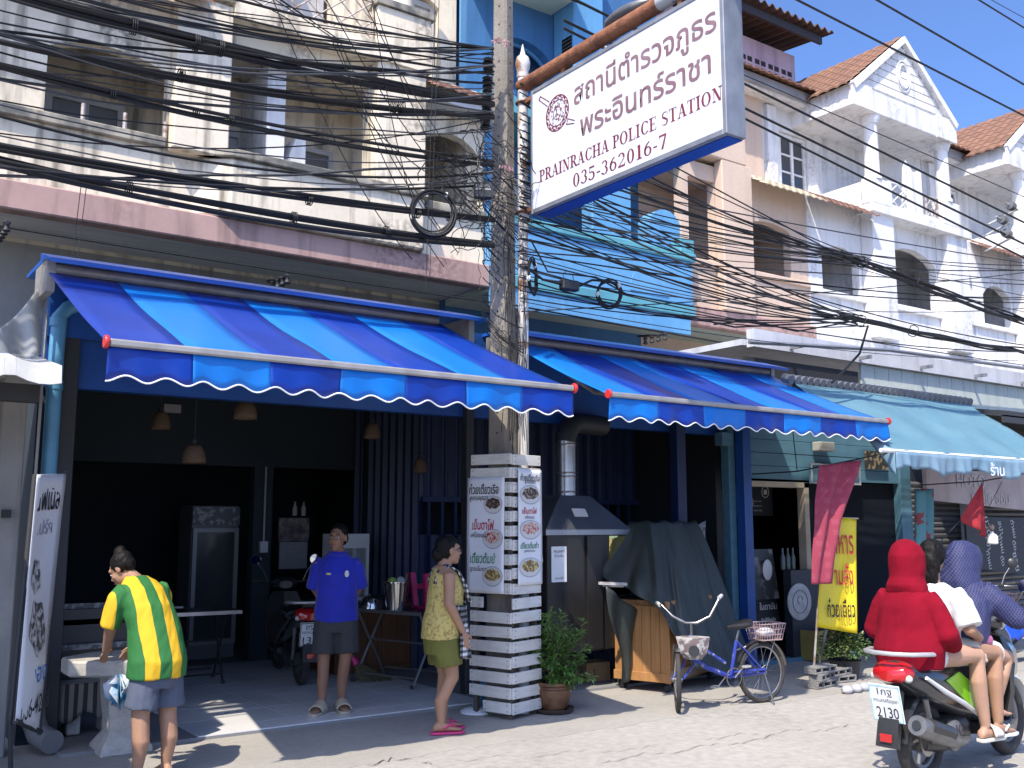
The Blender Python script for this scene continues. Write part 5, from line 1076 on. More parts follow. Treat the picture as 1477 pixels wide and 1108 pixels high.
for k in range(3): text('กาแฟสด ชาไทย', 'lettering', MATS['print_bowl'], mb, (10.3, 8.898, 1.97-.06*k), (1, 0, 0), (0, 0, 1), h=.022, thick=.001)
for k in range(3): B().ell((9.93+.13*k, 8.895, 1.95), (.035, .004, .06)).build('printed_cup', M('print_latte', (.3, .22, .15), .5), mb)
ps = thing('coffee_poster', 'black and white drink poster leaning in the coffee shop doorway', 'poster', (9.75, 8.4, .3))
B().obox((9.95, 8.56, 1.05), (.5, .012, .62), (R(-8), 0, 0)).build('sheet', M('poster_photo', (.05, .05, .05), .4, c2=(.3, .29, .28), sc=5, lo=.5, hi=.62), ps); B().obox((9.95, 8.52, .52), (.5, .012, .5), (R(-8), 0, 0)).build('text_panel', m_dk, ps)
for s, z, h_ in (('ในดาบัน', .66, .09), ('ยินดีต้อนรับ', .5, .05), ('หยุดเสาร์', .4, .05), ('coffee', .3, .03)): text(s, 'lettering', MATS['print_bowl'], ps, (9.97, 8.5, z), (1, 0, 0), (0, 0, 1), h=h_, thick=.002, bold=.008)
B().ell((10.02, 8.53, 1.1), (.09, .012, .13)).build('printed_glass', MATS['print_bowl'], ps)
dc = thing('dark_cabinet', 'dark counter with a round white sign in the coffee shop', 'counter', (10.5, 8.3, 0))
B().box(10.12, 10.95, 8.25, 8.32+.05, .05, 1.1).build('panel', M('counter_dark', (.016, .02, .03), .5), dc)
rc_ = at(1153, 868, y=8.24)
_b = B(); _b.lathe([(.001, .012), (.2, .012), (.225, .006), (.225, -.005)], rc_, 28, axis=(0, -1, 0)); _b.build('round_sign', M('round_sign_grey', (.40, .40, .40), .5, c2=(.27, .27, .27), sc=9), dc, smooth=True)
_b = B(); _b.tube([rc_+Vector((.14*math.cos(q), -.014, .14*math.sin(q))) for q in [math.tau*i/24 for i in range(24)]], .006, 5, closed=True); _b.tube([rc_+Vector((.05*math.cos(q), -.014, .05*math.sin(q)+.02)) for q in [math.tau*i/24 for i in range(18)]], .005, 5); _b.build('sign_drawing', M('print_dgrey', (.16, .16, .16), .6), dc)
for k in range(3): tag(B().lathe([(.03, 0), (.033, .15), (.014, .2), (.014, .27)], (10.22+.1*k, 8.45, 1.0+.1), 10).build('glass_bottle', M('bottle_glass', (.08, .09, .08), .1), None, smooth=True), ['left', 'middle', 'right'][k]+' glass bottle on the coffee counter', 'bottle', 'bottles on the coffee counter')
cb = thing('plastic_crate', 'dirty yellow slotted crate on the floor of the coffee shop door', 'crate', (10.3, 8.4, .05))
m_cry = M('yellow_crate', (.30, .24, .06), .6, c2=(.2, .16, .05), sc=6); x0, x1, y0_, y1_ = 9.95, 10.45, 7.98, 8.2; o_ = at(1140, 945, z=0)
X0, Y0c = o_.x-.33, 8.02
for k in range(5): B().box(X0, X0+.62, Y0c, Y0c+.015, .02+.075*k, .075+.075*k).build('slat', m_cry, cb); 
for x in (X0, X0+.605): B().box(x, x+.015, Y0c+.015, Y0c+.25, .02, .375).build('end_panel', m_cry, cb)
B().box(X0+.015, X0+.605, Y0c+.015, Y0c+.25, .02, .035).build('base', m_cry, cb)
for k in range(4): B().box(X0+.04+.175*k, X0+.06+.175*k, Y0c-.008, Y0c, .02, .37).build('rib', m_cry, cb)
lp = B(); q = at(1190, 640, y=8.2); lp.box(q.x-.14, q.x+.14, 8.15, 8.3, q.z-.1, q.z+.02)
tag(lp.build('bulkhead_light', M('dusty_light', (.35, .34, .3), .4), None, bevel=.01), 'small square bulkhead light above the teal planks', 'light')
sp_ = B(); a_ = at(1247, 650, y=8.28); b2 = at(1280, 678, y=8.28); sp_.box(a_.x, b2.x, 8.27, 8.29, b2.z, a_.z)
tag(sp_.build('carved_panel', M('carved_dark', (.02, .018, .014), .7, c2=(.24, .19, .11), sc=16, lo=.5, hi=.58), None), 'dark carved panel high on the teal plank front', 'panel')
sg2 = thing('shop_name_board', 'small grey name board on the teal planks behind the cloth', 'sign', (11, 8.3, 2.3)); a_ = at(1168, 668, y=8.26); b2 = at(1240, 700, y=8.26)
B().box(a_.x, b2.x, 8.25, 8.28, b2.z, a_.z).build('board', m_plank, sg2); _b = B()
for (x0, x1, z0, z1) in ((a_.x, b2.x, a_.z-.02, a_.z), (a_.x, b2.x, b2.z, b2.z+.02), (a_.x, a_.x+.02, b2.z+.02, a_.z-.02), (b2.x-.02, b2.x, b2.z+.02, a_.z-.02)): _b.box(x0, x1, 8.235, 8.25, z0, z1)
_b.build('frame', M('print_lgrey', (.35, .36, .37), .6), sg2); text('ร้านค้าสะอาด', 'lettering', MATS['print_lgrey'], sg2, ((a_.x+b2.x)/2, 8.248, a_.z-.07), (1, 0, 0), (0, 0, 1), h=.05, thick=.001)
# cloth on a line
ln = B(); ln.tube([at(1085, 684, y=8.2), at(1150, 680, y=7.4), at(1240, 662, y=6.6), at(1285, 652, y=6.3)], .008, 5); ln.tube([at(1140, 590, y=7.6), at(1150, 680, y=7.4)], .006, 5)
tag(ln.build('washing_line', m_dk, None), 'dark cord carrying the maroon cloth in front of the coffee shop', 'rope')
m_mar = Mx('maroon_checked_cloth', (.25, .04, .07), lambda s, m, mix, n: mix(m('MULTIPLY', m('GREATER_THAN', m('FRACT', m('MULTIPLY', s[0], 9.)), .5), m('GREATER_THAN', m('FRACT', m('MULTIPLY', s[2], 9.)), .5)), mix(m('MULTIPLY', n(3.), 1.), (.24, .028, .055), (.29, .042, .07)), (.29, .05, .08)), .9)
def cloth(u, v):
    tl, tr = at(1181, 672, y=6.72), at(1239, 664, y=6.62); ml, mr = at(1178, 750, y=6.72), at(1212, 752, y=6.66); bl_, br_ = at(1170, 843, y=6.74), at(1202, 842, y=6.70)
    if v < .48: k = v/.48; k2 = k**1.2; p = (tl*(1-u)+tr*u)*(1-k)+(ml*(1-u)+mr*u)*k
    else: k = (v-.48)/.52; p = (ml*(1-u)+mr*u)*(1-k)+(bl_*(1-u)+br_*u)*k
    return p+Vector((.006*math.sin(v*14), .035*math.sin(u*11+v*3)*(1-.4*v), 0))
tag(B().grid(cloth, 22, 40).build('hanging_cloth', m_mar, None, smooth=True, solid=.006), 'twisted maroon checked cloth hanging over the yellow banner', 'cloth')
# yellow banner on poles
yb_ = thing('yellow_banner', 'yellow banner with red and black Thai lettering on a thin pole', 'banner', at(1192, 985, z=0))
m_yel = M('yellow_vinyl', (.72, .56, .012), .4, c2=(.64, .48, .01), sc=2, bump=.08, bsc=6, fine=.03)
yT, yB = 6.9, 6.9
tl, tr, bl_, br_ = at(1190, 746, y=6.98), at(1238, 748, y=6.82), at(1181, 905, y=6.98), at(1235, 914, y=6.82)
yf = lambda u, v: (tl*(1-u)+tr*u)*(1-v)+(bl_*(1-u)+br_*u)*v+Vector((0, .025*math.sin(u*8+v*2), 0))
B().grid(yf, 14, 20).build('sheet', m_yel, yb_, smooth=True, solid=.003)
dy = (tr-tl).normalized(); ny = Vector((-dy.y, dy.x, 0)); ny = -ny if ny.y > 0 else ny
m_yr = M('banner_red', (.42, .015, .02), .5)
for s, u, v, w_, h_, mt in (('าหาร', .48, .24, .60, .21, m_yr), ('ามสั่ง', .52, .50, .56, .24, m_yr), ('ก๋วยเตี๋ยว', .5, .80, .82, .20, m_ink)):
    text(s, 'lettering', mt, yb_, yf(u, v)+ny*.03, dy, (0, 0, 1), w=w_*(tr-tl).length, h=h_, thick=.001, bold=.012)
B().tube([tl+Vector((-.01, .01, .02)), at(1184, 985, z=0)+Vector((0, .1, 0))], .012, 8).build('pole', M('rusty_pole', (.4, .38, .36), .6, c2=(.2, .1, .06), sc=12), yb_)
B().tube([bl_.lerp(br_, .4)+Vector((0, .1, 0)), at(1200, 980, z=0)+Vector((0, .2, 0))], .018, 8).build('stay_pole', MATS['galvanised'], yb_); B().tube([tl, tr], .009, 6).build('top_rod', m_dfr, yb_)
# cinder blocks
m_cin = M('cinder_block', (.24, .23, .22), .95, c2=(.16, .155, .15), sc=9, bump=.5, bsc=40)
def cinder(loc, rz, label):
    t = thing('cinder_block', label, 'block', loc, rz, group='cinder blocks weighting the banner', local=True); b = B(); L_, D_, H_ = .38, .14, .07
    b.box(-L_/2, L_/2, -D_/2, D_/2, 0, .018); b.box(-L_/2, L_/2, -D_/2, D_/2, H_-.018, H_)
    for x in (-L_/2, -.08, .06, L_/2-.02): b.box(x, x+.02, -D_/2, D_/2, .018, H_-.018)
    b.build('block', m_cin, t, bevel=.003); return t
o_ = at(1188, 992, z=0); o_.z = .007
for k, (dx, dy_, dz, rz, l_) in enumerate(((0, .02, 0, .12, 'lowest cinder block under the yellow banner'), (.02, .03, .072, .3, 'second cinder block from the ground under the yellow banner'), (-.01, .02, .144, .05, 'top cinder block of the left pile under the yellow banner'), (.42, .12, 0, -.1, 'right cinder block lying beside the pile'), (.40, .13, .072, .1, 'upper right cinder block beside the banner pole'))): cinder(o_+Vector((dx, dy_, dz)), rz, l_)
wb = B(); rs = random.Random(4); q = at(1232, 992, z=.05)
for i in range(3): wb.ell(q+Vector((.14*i-.1, .03*rs.random(), -.01)), (.07, .06, .045), nu=10, nv=6)
tag(wb.build('white_litter_bag', MATS['white_bag'], None, smooth=True), 'crumpled white litter bag on the pavement right of the blocks', 'bag')
# shrub in black pot
sh2 = thing('potted_shrub', 'small round leaved shrub in a black pot behind the yellow banner', 'plant', at(1228, 985, z=0)); pc = at(1230, 985, z=0)+Vector((.15, .2, 0))
B().lathe([(.13, .007), (.17, .2), (.18, .21), (.15, .2), (.001, .19)], pc, 18, cap=False).build('pot', m_dk, sh2, smooth=True); rs = random.Random(21); _b = B()
m_leaf2 = M('round_leaf', (.05, .10, .025), .45, c2=(.13, .19, .05), sc=18, fine=.1)
for i in range(900):
    a, el, r_ = rs.random()*math.tau, rs.uniform(-.3, 1.5), rs.uniform(.12, .30); d = Vector((math.cos(a)*math.cos(el), math.sin(a)*math.cos(el), math.sin(el)*.8))
    leaf(_b, pc+Vector((0, 0, .30))+d*r_, d+Vector((rs.uniform(-.8, .8), rs.uniform(-.8, .8), rs.uniform(-.5, .6))), rs.uniform(.035, .055), rs.uniform(.013, .02))
_b.build('foliage', m_leaf2, sh2, kind='stuff'); _b = B()
for i in range(9): a = i*.7; _b.tube([pc+Vector((0, 0, .19)), pc+Vector((.2*math.cos(a), .2*math.sin(a), .5))], .006, 4)
_b.build('stems', MATS['stem_brown'], sh2)

# ================================================================== SHUTTERED SHOP ON THE RIGHT
ss = thing('shuttered_shop', 'grey roller shuttered shop at the right edge', 'building', (15, 8.7, 0))
m_shut = M('grey_shutter', (.17, .17, .18), .5, metal=.3, c2=(.12, .12, .13), sc=2, streak=.3)
sm_ = B(); sm_.loft([[(x, 0, 0), (x, -.02, .015), (x, -.028, .045), (x, -.01, .075), (x, .01, .082), (x, .01, 0)] for x in (0, 4.6)]); sme = sm_.mesh('shutter_slat'); sme.materials.append(m_shut)
for k in range(27):
    for x in (12.98, 17.75):
        o = bpy.data.objects.new('shutter_slat', sme); COL.objects.link(o); o.parent = ss; o.location = Vector((x, 8.6, .05+.083*k))-ss.location
B().box(17.58, 17.74, 8.45, 8.65, 0, 2.4).build('shutter_guide', m_dk, ss)
B().box(12.95, 24, 8.62, 8.8, 0, 3.2).build('wall', m_dk, ss); B().box(12.95, 24, 8.0, 8.8, 3.2, 3.35).build('canopy', m_dk, ss)
x_ = at(1393, 800, y=8.5).x; B().box(x_, x_+.12, 8.42, 8.55, 0, 2.4).build('mullion', m_wsteel, ss)
hb_ = thing('faded_name_board', 'faded pinkish shop name board under the light blue awning', 'sign', (13, 7.9, 1.8))
a_, b2 = at(1336, 688, y=7.9), at(1500, 752, y=7.9)
_b = B(); _b.prism([(a_.x, 7.9, 2.42), (16.8, 7.9, 2.45), (16.8, 7.9, 1.80), (a_.x, 7.9, 2.0)], (0, .06, 0)); _b.build('board', M('faded_board', (.42, .35, .33), .7, c2=(.33, .26, .25), sc=2.5, streak=.4), hb_)
m_rel = M('raised_letters', (.46, .40, .38), .6); text('HOTO', 'lettering', m_rel, hb_, (13.7, 7.898, 2.28), (1, 0, 0), (0, 0, 1), h=.18, thick=.012); text('ยางโต ซ่อม', 'lettering', m_rel, hb_, (14.2, 7.898, 2.06), (1, 0, 0), (0, 0, 1), h=.2, thick=.012)
kb = thing('price_board', 'black board with chalky white Thai lettering at the right edge', 'sign', (14.5, 7.9, 1.0))
_b = B(); _b.prism([(13.55, 7.92, 1.78), (16.4, 7.92, 1.74), (16.4, 7.92, .8), (13.55, 7.92, 1.06)], (0, .03, 0)); _b.build('board', m_dk, kb)
for r in range(3):
    for k in range(6): text(['นวด', 'สปา', 'ทำผม', 'ตัด', 'ซอย', 'ย้อม'][(k+r) % 6], 'lettering', M('chalk', (.5, .5, .48), .8), kb, (14.1+.36*k, 7.917, 1.64-.24*r-.02*k), (.25, 0, -.97), (.97, 0, .25), h=.10, thick=.001)
B().ell((13.75, 7.9, 1.2), (.12, .015, .17)).build('oval_badge', M('badge', (.2, .19, .13), .6), kb, smooth=True)
rp = B(); rp.tube([at(1325, 700, y=6.9), at(1417, 694, y=6.5), at(1500, 680, y=6.1)], .008, 5); rp.tube([at(1348, 790, y=6.6), at(1395, 740, y=6.55), at(1417, 696, y=6.5)], .006, 5)
tag(rp.build('tie_cord', m_dk, None), 'dark cord stretched under the light blue awning', 'rope')
def pen(u, v):
    a, l, r_ = at(1417, 696, y=6.5), at(1386, 746, y=6.5), at(1425, 775, y=6.5)
    return a*(1-v)+(l*(1-u)+r_*u)*v+Vector((0, .05*math.sin(u*9)*v, -.03*math.sin(u*3.1)*v))
tag(B().grid(pen, 12, 14).build('red_pennant', M('red_cloth', (.32, .015, .02), .8, c2=(.24, .01, .015), sc=6), None, smooth=True, solid=.004), 'dark red triangular cloth hanging under the light blue awning', 'cloth')
jl = thing('hanging_bottle', 'white plastic bottle hanging on a wire by the red cloth', 'bottle', at(1432, 790, y=6.5)); q = at(1432, 785, y=6.5)
B().lathe([(.05, 0), (.062, .012), (.062, .09), (.045, .115), (.018, .13), (.018, .15)], q, 18).build('bottle', M('milk_plastic', (.68, .68, .66), .4), jl, smooth=True); B().tube([q+Vector((0, 0, .14)), q+Vector((-.02, 0, .45)), q+Vector((.3, 0, .75))], .004, 4).build('wire', m_dk, jl); B().ell(q+Vector((.02, .02, .2)), .04).build('knot', M('brown_knot', (.25, .19, .14), .8), jl, smooth=True)
rg = B(); rg.grid(lambda u, v: at(1322+22*u, 705+90*v, y=6.9)+Vector((0, .05*math.sin(u*12), 0)), 8, 10); tag(rg.build('hanging_rags', M('teal_rags', (.10, .25, .27), .8, c2=(.25, .04, .04), sc=7, lo=.56, hi=.6), None, smooth=True, solid=.004), 'teal and red rags hanging on the shop corner post', 'cloth')
dr_ = thing('dark_lean_roof', 'black metal lean-to roof at the right edge', 'roof', (15, 7.5, 3.2)); a_ = at(1415, 590, y=7.5)
_b = B(); _b.prism([(13.1, 7.0, 3.18), (13.1, 8.6, 3.42), (13.1, 8.6, 3.36), (13.1, 7.0, 3.10)], (9, 0, 0)); _b.build('roof_sheet', M('black_sheet', (.03, .03, .032), .6), dr_); B().box(13.1, 22, 7.0, 7.06, 3.02, 3.12).build('edge_beam', MATS['black_sheet'] , dr_)
B().tube([(13.25, 7.5, 3.2), (13.3, 7.5, 3.0), (13.15, 7.5, 2.9)], .05, 10).build('pipe_bend', MATS['blue_pvc'], dr_, smooth=True)
# ================================================================== SCOOTERS
from mathutils import noise as mnoise
V = Vector
def rsec(y, w_, z0, z1, n=16, p=2.6, tilt=0.):
    out = []
    for i in range(n):
        q = math.tau*i/n; c, s = math.cos(q), math.sin(q)
        x = w_*math.copysign(abs(c)**(2/p), c); z = (z0+z1)/2+(z1-z0)/2*math.copysign(abs(s)**(2/p), s); out.append(V((x, y+tilt*(z-z0), z)))
    return out
m_alu = M('grey_cast_alloy', (.22, .22, .22), .45, metal=.6, c2=(.15, .15, .15), sc=9)
m_bplas = M('black_plastic', (.018, .018, .019), .4, c2=(.03, .03, .03), sc=5)
m_dglos = M('charcoal_gloss', (.03, .032, .035), .22, coat=.5)
m_tred = M('tail_red', (.42, .01, .012), .12, coat=.6); m_lens = M('clear_lens', (.55, .55, .5), .1); m_amb = M('amber_lens', (.55, .2, .02), .15)
m_mirr = M('mirror_glass', (.7, .7, .72), .03, metal=1., fine=0)
def scooter(name, label, loc, rz, c_body, c_pan, c_trim, plate, lean=0., wheel_r=.265, steer=0.):
    t = thing(name, label, 'scooter', loc, local=True, rot=(0, 0, rz)); r = wheel_r; F = -1.25
    def bd(nm, b, mt, par=t, **k): k.setdefault('smooth', True); return b.build(nm, mt, par, **k)
    def sw(nm, y):
        b = B(); prof = []
        for i in range(36):
            q = math.tau*i/36; b_ = V((0, y+math.cos(q)*(r-.045), r+math.sin(q)*(r-.045))); prof.append(b_)
        b.tube(prof, .047, 10, closed=True); w_ = bd(nm, b, m_rub)
        b = B(); b.tube([V((0, y+math.cos(q)*(r-.095), r+math.sin(q)*(r-.095))) for q in [math.tau*i/30 for i in range(30)]], .022, 8, closed=True)
        for i in range(5):
            q = math.tau*i/5; b.tube([V((0, y, r)), V((0, y+math.cos(q)*(r-.1), r+math.sin(q)*(r-.1)))], .016, 6)
        b.tube([V((-.06, y, r)), V((.06, y, r))], .045, 12); bd('rim', b, m_alu, w_)
        b = B(); b.lathe([(.095, -.003), (.095, .003)], (-.05, y, r), 24, axis=(1, 0, 0)); bd('brake_disc', b, m_chr, w_)
    sw('rear_wheel', 0); sw('front_wheel', F)
    b = B(); b.loft([rsec(y, w_, z0, z1) for y, w_, z0, z1 in ((.36, .05, .70, .76), (.30, .10, .64, .80), (.15, .145, .56, .80), (-.1, .165, .46, .77), (-.35, .165, .38, .74), (-.55, .14, .32, .62), (-.66, .12, .29, .40))]); bd('rear_cowl', b, c_body)
    for s in (-1, 1):   # side panels standing a little proud of the cowl
        b = B(); pts = [(-.06, .66), (-.24, .70), (-.48, .58), (-.56, .44), (-.44, .41), (-.28, .52)]
        b.prism([(s*.158, y, z) for y, z in pts], (s*.017, 0, 0)); b.build('side_panel', c_pan, t, bevel=.008, seg=2)
        b = B(); b.tube([V((s*.17, .2, .70)), V((s*.182, 0, .60)), V((s*.182, -.25, .50)), V((s*.17, -.55, .36))], [.012, .018, .018, .012], 8); bd('side_strip', b, c_trim)
    b = B(); b.loft([rsec(y, w_, z0, z1) for y, w_, z0, z1 in ((.24, .06, .79, .83), (.16, .12, .77, .85), (-.1, .145, .75, .84), (-.35, .15, .73, .81), (-.55, .13, .70, .79), (-.66, .06, .68, .74))]); bd('seat', b, m_seat)
    b = B(); b.loft([rsec(y, w_, z0, z1) for y, w_, z0, z1 in ((-.56, .15, .24, .33), (-.75, .18, .24, .31), (-.95, .18, .25, .33), (-1.02, .16, .3, .42))]); bd('floorboard', b, m_bplas)
    b = B(); b.loft([[V((x, y+.5*abs(x), z)) for x in [-w_+2*w_*i/10 for i in range(11)]]+[V((x, y-.07+.5*abs(x), z)) for x in [w_-2*w_*i/10 for i in range(11)]] for y, z, w_ in ((-.98, .33, .17), (-1.0, .5, .21), (-1.03, .72, .20), (-1.02, .88, .13))]); bd('leg_shield', b, m_bplas)
    b = B(); b.loft([rsec(y, w_, z0, z1) for y, w_, z0, z1 in ((-1.04, .19, .5, .86), (-1.16, .16, .52, .86), (-1.28, .09, .56, .80), (-1.33, .03, .62, .72))]); bd('front_cowl', b, c_body)
    b = B(); b.loft([rsec(y, w_, z0, z1) for y, w_, z0, z1 in ((-.93, .07, .92, 1.0), (-1.0, .14, .90, 1.04), (-1.1, .12, .90, 1.03), (-1.17, .06, .93, 1.0))]); hbc = bd('handlebar_cowl', b, c_body)
    b = B(); b.ell((0, -1.16, .965), (.075, .02, .05)); bd('headlight', b, m_lens, hbc)
    b = B(); b.tube([V((-.34, -.93, 1.01)), V((-.2, -.98, .99)), V((.2, -.98, .99)), V((.34, -.93, 1.01))], .012, 8); bd('handlebar', b, m_bplas)
    for s in (-1, 1):
        b = B(); b.tube([V((s*.24, -.965, .997)), V((s*.36, -.925, 1.012))], .019, 10); bd('grip', b, m_rub)
        b = B(); b.tube([V((s*.22, -1.0, .985)), V((s*.30, -1.02, .985)), V((s*.36, -.99, .99))], .006, 6); bd('brake_lever', b, m_chr)
        b = B(); b.tube([V((s*.2, -.98, 1.0)), V((s*.24, -.97, 1.1)), V((s*.31, -.97, 1.2))], .006, 6); mr = bd('mirror', b, m_chr)
        b = B(); b.lathe([(.001, -.02), (.045, -.014), (.058, 0)], (s*.33, -.985, 1.235), 18, axis=(0, 1, 0)); bd('mirror_housing', b, m_bplas, mr)
        b = B(); b.lathe([(.001, .002), (.055, .001)], (s*.33, -.983, 1.235), 18, axis=(0, 1, 0)); bd('mirror_glass', b, m_mirr, mr)
        b = B(); b.ell((s*.115, .33, .70), (.03, .022, .025)); bd('turn_signal', b, m_lens if c_pan is not m_dglos else m_amb)
        b = B(); b.tube([V((s*.075, F, r)), V((s*.07, F+.06, .5)), V((s*.06, F+.13, .62))], .022, 8); bd('fork_leg', b, m_alu)
    b = B(); pr = [V((0, F+math.cos(R(q))*(r+.03), r+math.sin(R(q))*(r+.03))) for q in range(20, 175, 10)]
    b.loft([[p+V((-.065, 0, 0)), p+V((-.05, 0, .0))+(p-V((0, F, r))).normalized()*.02, p+V((.05, 0, 0))+(p-V((0, F, r))).normalized()*.02, p+V((.065, 0, 0)), p-(p-V((0, F, r))).normalized()*.005] for p in pr]); bd('front_fender', b, c_trim)
    b = B(); pr = [V((0, math.cos(R(q))*(r+.035), r+math.sin(R(q))*(r+.035))) for q in range(5, 130, 10)]
    b.loft([[p+V((-.075, 0, 0)), p+V((-.06, 0, 0))+(p-V((0, 0, r))).normalized()*.02, p+V((.06, 0, 0))+(p-V((0, 0, r))).normalized()*.02, p+V((.075, 0, 0)), p-(p-V((0, 0, r))).normalized()*.006] for p in pr]); bd('rear_fender', b, m_bplas)
    b = B(); b.loft([[V((-.05, .30, .62)), V((.05, .30, .62)), V((.05, .27, .60)), V((-.05, .27, .60))], [V((-.07, .40, .42)), V((.07, .40, .42)), V((.07, .36, .40)), V((-.07, .36, .40))], [V((-.075, .43, .28)), V((.075, .43, .28)), V((.075, .40, .27)), V((-.075, .40, .27))]]); mg = bd('mud_flap', b, m_bplas)
    b = B(); b.box(-.04, .04, .425, .44, .31, .36); b.build('reflector', m_tred, mg, bevel=.004)
    b = B(); b.loft([rsec(y, w_, z0, z1) for y, w_, z0, z1 in ((.39, .05, .68, .745), (.355, .115, .665, .78), (.28, .135, .67, .80))]); bd('tail_light', b, m_tred)
    pm = Matrix.Rotation(R(-14), 3, 'X'); pc = V((0, .405, .545))
    b = B(); b.obox(pc, (.215, .006, .245), pm); pl_ = b.build('licence_plate', M('plate_white', (.72, .74, .74), .4, c2=(.62, .64, .64), sc=9), t, bevel=.004)
    b = B()
    for (cx0, cz0, sx, sz) in ((0, .113, .205, .008), (0, -.113, .205, .008), (.1, 0, .008, .215), (-.1, 0, .008, .215)): b.obox(pc+pm@V((cx0, .0035, cz0)), (sx, .002, sz), pm)
    b.build('plate_border', plate[3], pl_)
    for s, dz, h_, w_ in ((plate[0], .07, .055, .10), (plate[1], .015, .036, .17), (plate[2], -.06, .07, .15)):
        text(s, 'plate_lettering', m_ink, pl_, pc+pm@V((0, .0045, dz)), (-1, 0, 0), pm@V((0, 0, 1)), w=w_, h=h_, bold=.006, thick=-.001)
    b = B(); b.tube([V((.13, -.12, .80)), V((.19, .05, .835)), V((.21, .2, .85)), V((.16, .35, .855)), V((.06, .405, .855)), V((-.06, .405, .855)), V((-.16, .35, .855)), V((-.21, .2, .85)), V((-.19, .05, .835)), V((-.13, -.12, .80))], .015, 10); bd('grab_rail', b, m_wcr)
    b = B(); b.tube([V((-.10, -.45, .24)), V((-.15, -.3, .24)), V((-.17, -.12, .27)), V((-.175, .05, .33)), V((-.175, .36, .43))], [.02, .022, .045, .065, .062], 16); ex_ = bd('exhaust', b, m_alu)
    b = B(); b.tube([V((-.205, -.02, .335)), V((-.21, .26, .42))], [.045, .045], 8); bd('heat_shield', b, m_bplas, ex_); b = B(); b.lathe([(.02, 0), (.03, .012)], (-.175, .36, .43), 12, axis=(0, .94, .26)); bd('exhaust_tip', b, m_dk, ex_)
    b = B(); b.loft([rsec(y, w_, z0, z1) for y, w_, z0, z1 in ((.05, .08, .2, .34), (-.15, .12, .17, .40), (-.42, .12, .17, .42), (-.55, .08, .2, .36))]); en = bd('engine', b, m_bplas)
    b = B(); b.lathe([(.10, 0), (.10, .03), (.07, .05), (.02, .05)], (-.11, -.2, .29), 20, axis=(-1, 0, 0)); bd('fan_cover', b, m_alu, en)
    for i in range(10):
        q = math.tau*i/10; b = B(); b.obox(V((-.162, -.2+.05*math.cos(q), .29+.05*math.sin(q))), (.004, .05, .008), (q, 0, 0)); b.build('fan_slot', m_dk, en)
    b = B(); b.tube([V((.09, 0, r)), V((.1, .12, .55)), V((.1, .14, .62))], .02, 8); b.tube([V((-.09, .0, r)), V((-.1, .1, .55))], .02, 8); bd('shock_absorber', b, m_alu)
    return t
m_lime = M('lime_gloss', (.20, .50, .02), .2, coat=.6, fine=.02); m_whgl = M('white_gloss', (.68, .69, .68), .22, coat=.5, fine=.02)
m_bord = M('plate_blue_border', (.2, .5, .62), .5, c2=(.65, .7, .7), sc=30)
SCL = V((6.16, 4.01, 0)); SRZ = R(95)
scooter('scooter', 'black and lime green scooter in the foreground carrying three riders', SCL, SRZ, m_dglos, m_lime, m_whgl, ('1กฐ', 'พระนครศรีอยุธยา', '2130', m_bord))
s2 = scooter('scooter', 'dark maroon scooter parked inside the shop behind the man', (4.36, 9.86, .04), R(168), m_dglos, m_bplas, m_dglos, ('พรจ', 'กรุงเทพมหานคร', '138', m_ink))
dup(s2, (11.6, 7.0, 0), R(-40), label='dark scooter parked at the right edge behind the riders')
cv = B(); q = at(1462, 905, y=6.6); cv.grid(lambda u, v: q+V((-.25+.7*u, .2*v-.1, .12*math.sin(u*3.1)*math.sin(v*3.1)+.02*math.sin(u*20)-.25*abs(v-.5))), 16, 10)
tag(cv.build('blue_cover', M('blue_nylon', (.01, .06, .42), .4), None, smooth=True, solid=.006), 'bright blue cloth cover on the parked scooter at the right edge', 'cover')
dup(bk, at(1408, 935, z=0)+V((0, .2, 0)), R(-35), label='second bicycle partly hidden behind the navy jacketed rider')

# ================================================================== PEOPLE
def skinned(b, voxel=.008, smooth=4, wrinkle=0., seed=0., wsc=14.):
    me = b.mesh('tmp'); o = bpy.data.objects.new('tmp', me); TCOL.objects.link(o)
    d = o.modifiers.new('r', 'REMESH'); d.mode = 'VOXEL'; d.voxel_size = voxel
    d = o.modifiers.new('s', 'SMOOTH'); d.factor = .5; d.iterations = smooth
    out = evalmesh(o); bpy.data.objects.remove(o); bpy.data.meshes.remove(me)
    if wrinkle:
        N_ = len(out.vertices); co = np.empty(N_*3); out.vertices.foreach_get('co', co); nr = np.empty(N_*3); out.vertex_normals.foreach_get('vector', nr); co = co.reshape(-1, 3); nr = nr.reshape(-1, 3)
        for i_ in range(N_):
            p = V(co[i_]); n = mnoise.noise(V((p.x*wsc, p.y*wsc, p.z*wsc*.55+seed)))*.7+mnoise.noise(V((p.x*wsc*2.3+p.z*9, p.y*wsc*2.3, p.z*wsc*1.1+seed)))*.4
            co[i_] += nr[i_]*(wrinkle*n)
        out.vertices.foreach_set('co', co.ravel()); out.update()
    return out
def ering(c, lat, fwd, rx, ry, n=20): c = V(c); return [c+lat*(rx*math.cos(q))+fwd*(ry*math.sin(q)) for q in [math.tau*i/n for i in range(n)]]
def torso(b, secs, yawp=0.):
    b.loft([ering(c, Matrix.Rotation(yw, 3, 'Z')@V((1, 0, 0)), Matrix.Rotation(yw, 3, 'Z')@V((0, -1, 0)), rx, ry) for c, rx, ry, yw in secs])
def limb(b, pts, rad, n=12):
    # resample for a smooth taper
    P = [V(p) for p in pts]; b.tube(P, rad, n)
    for p, r_ in zip(P[1:-1], rad[1:-1]): b.ell(p, r_*1.0, nu=10, nv=7)
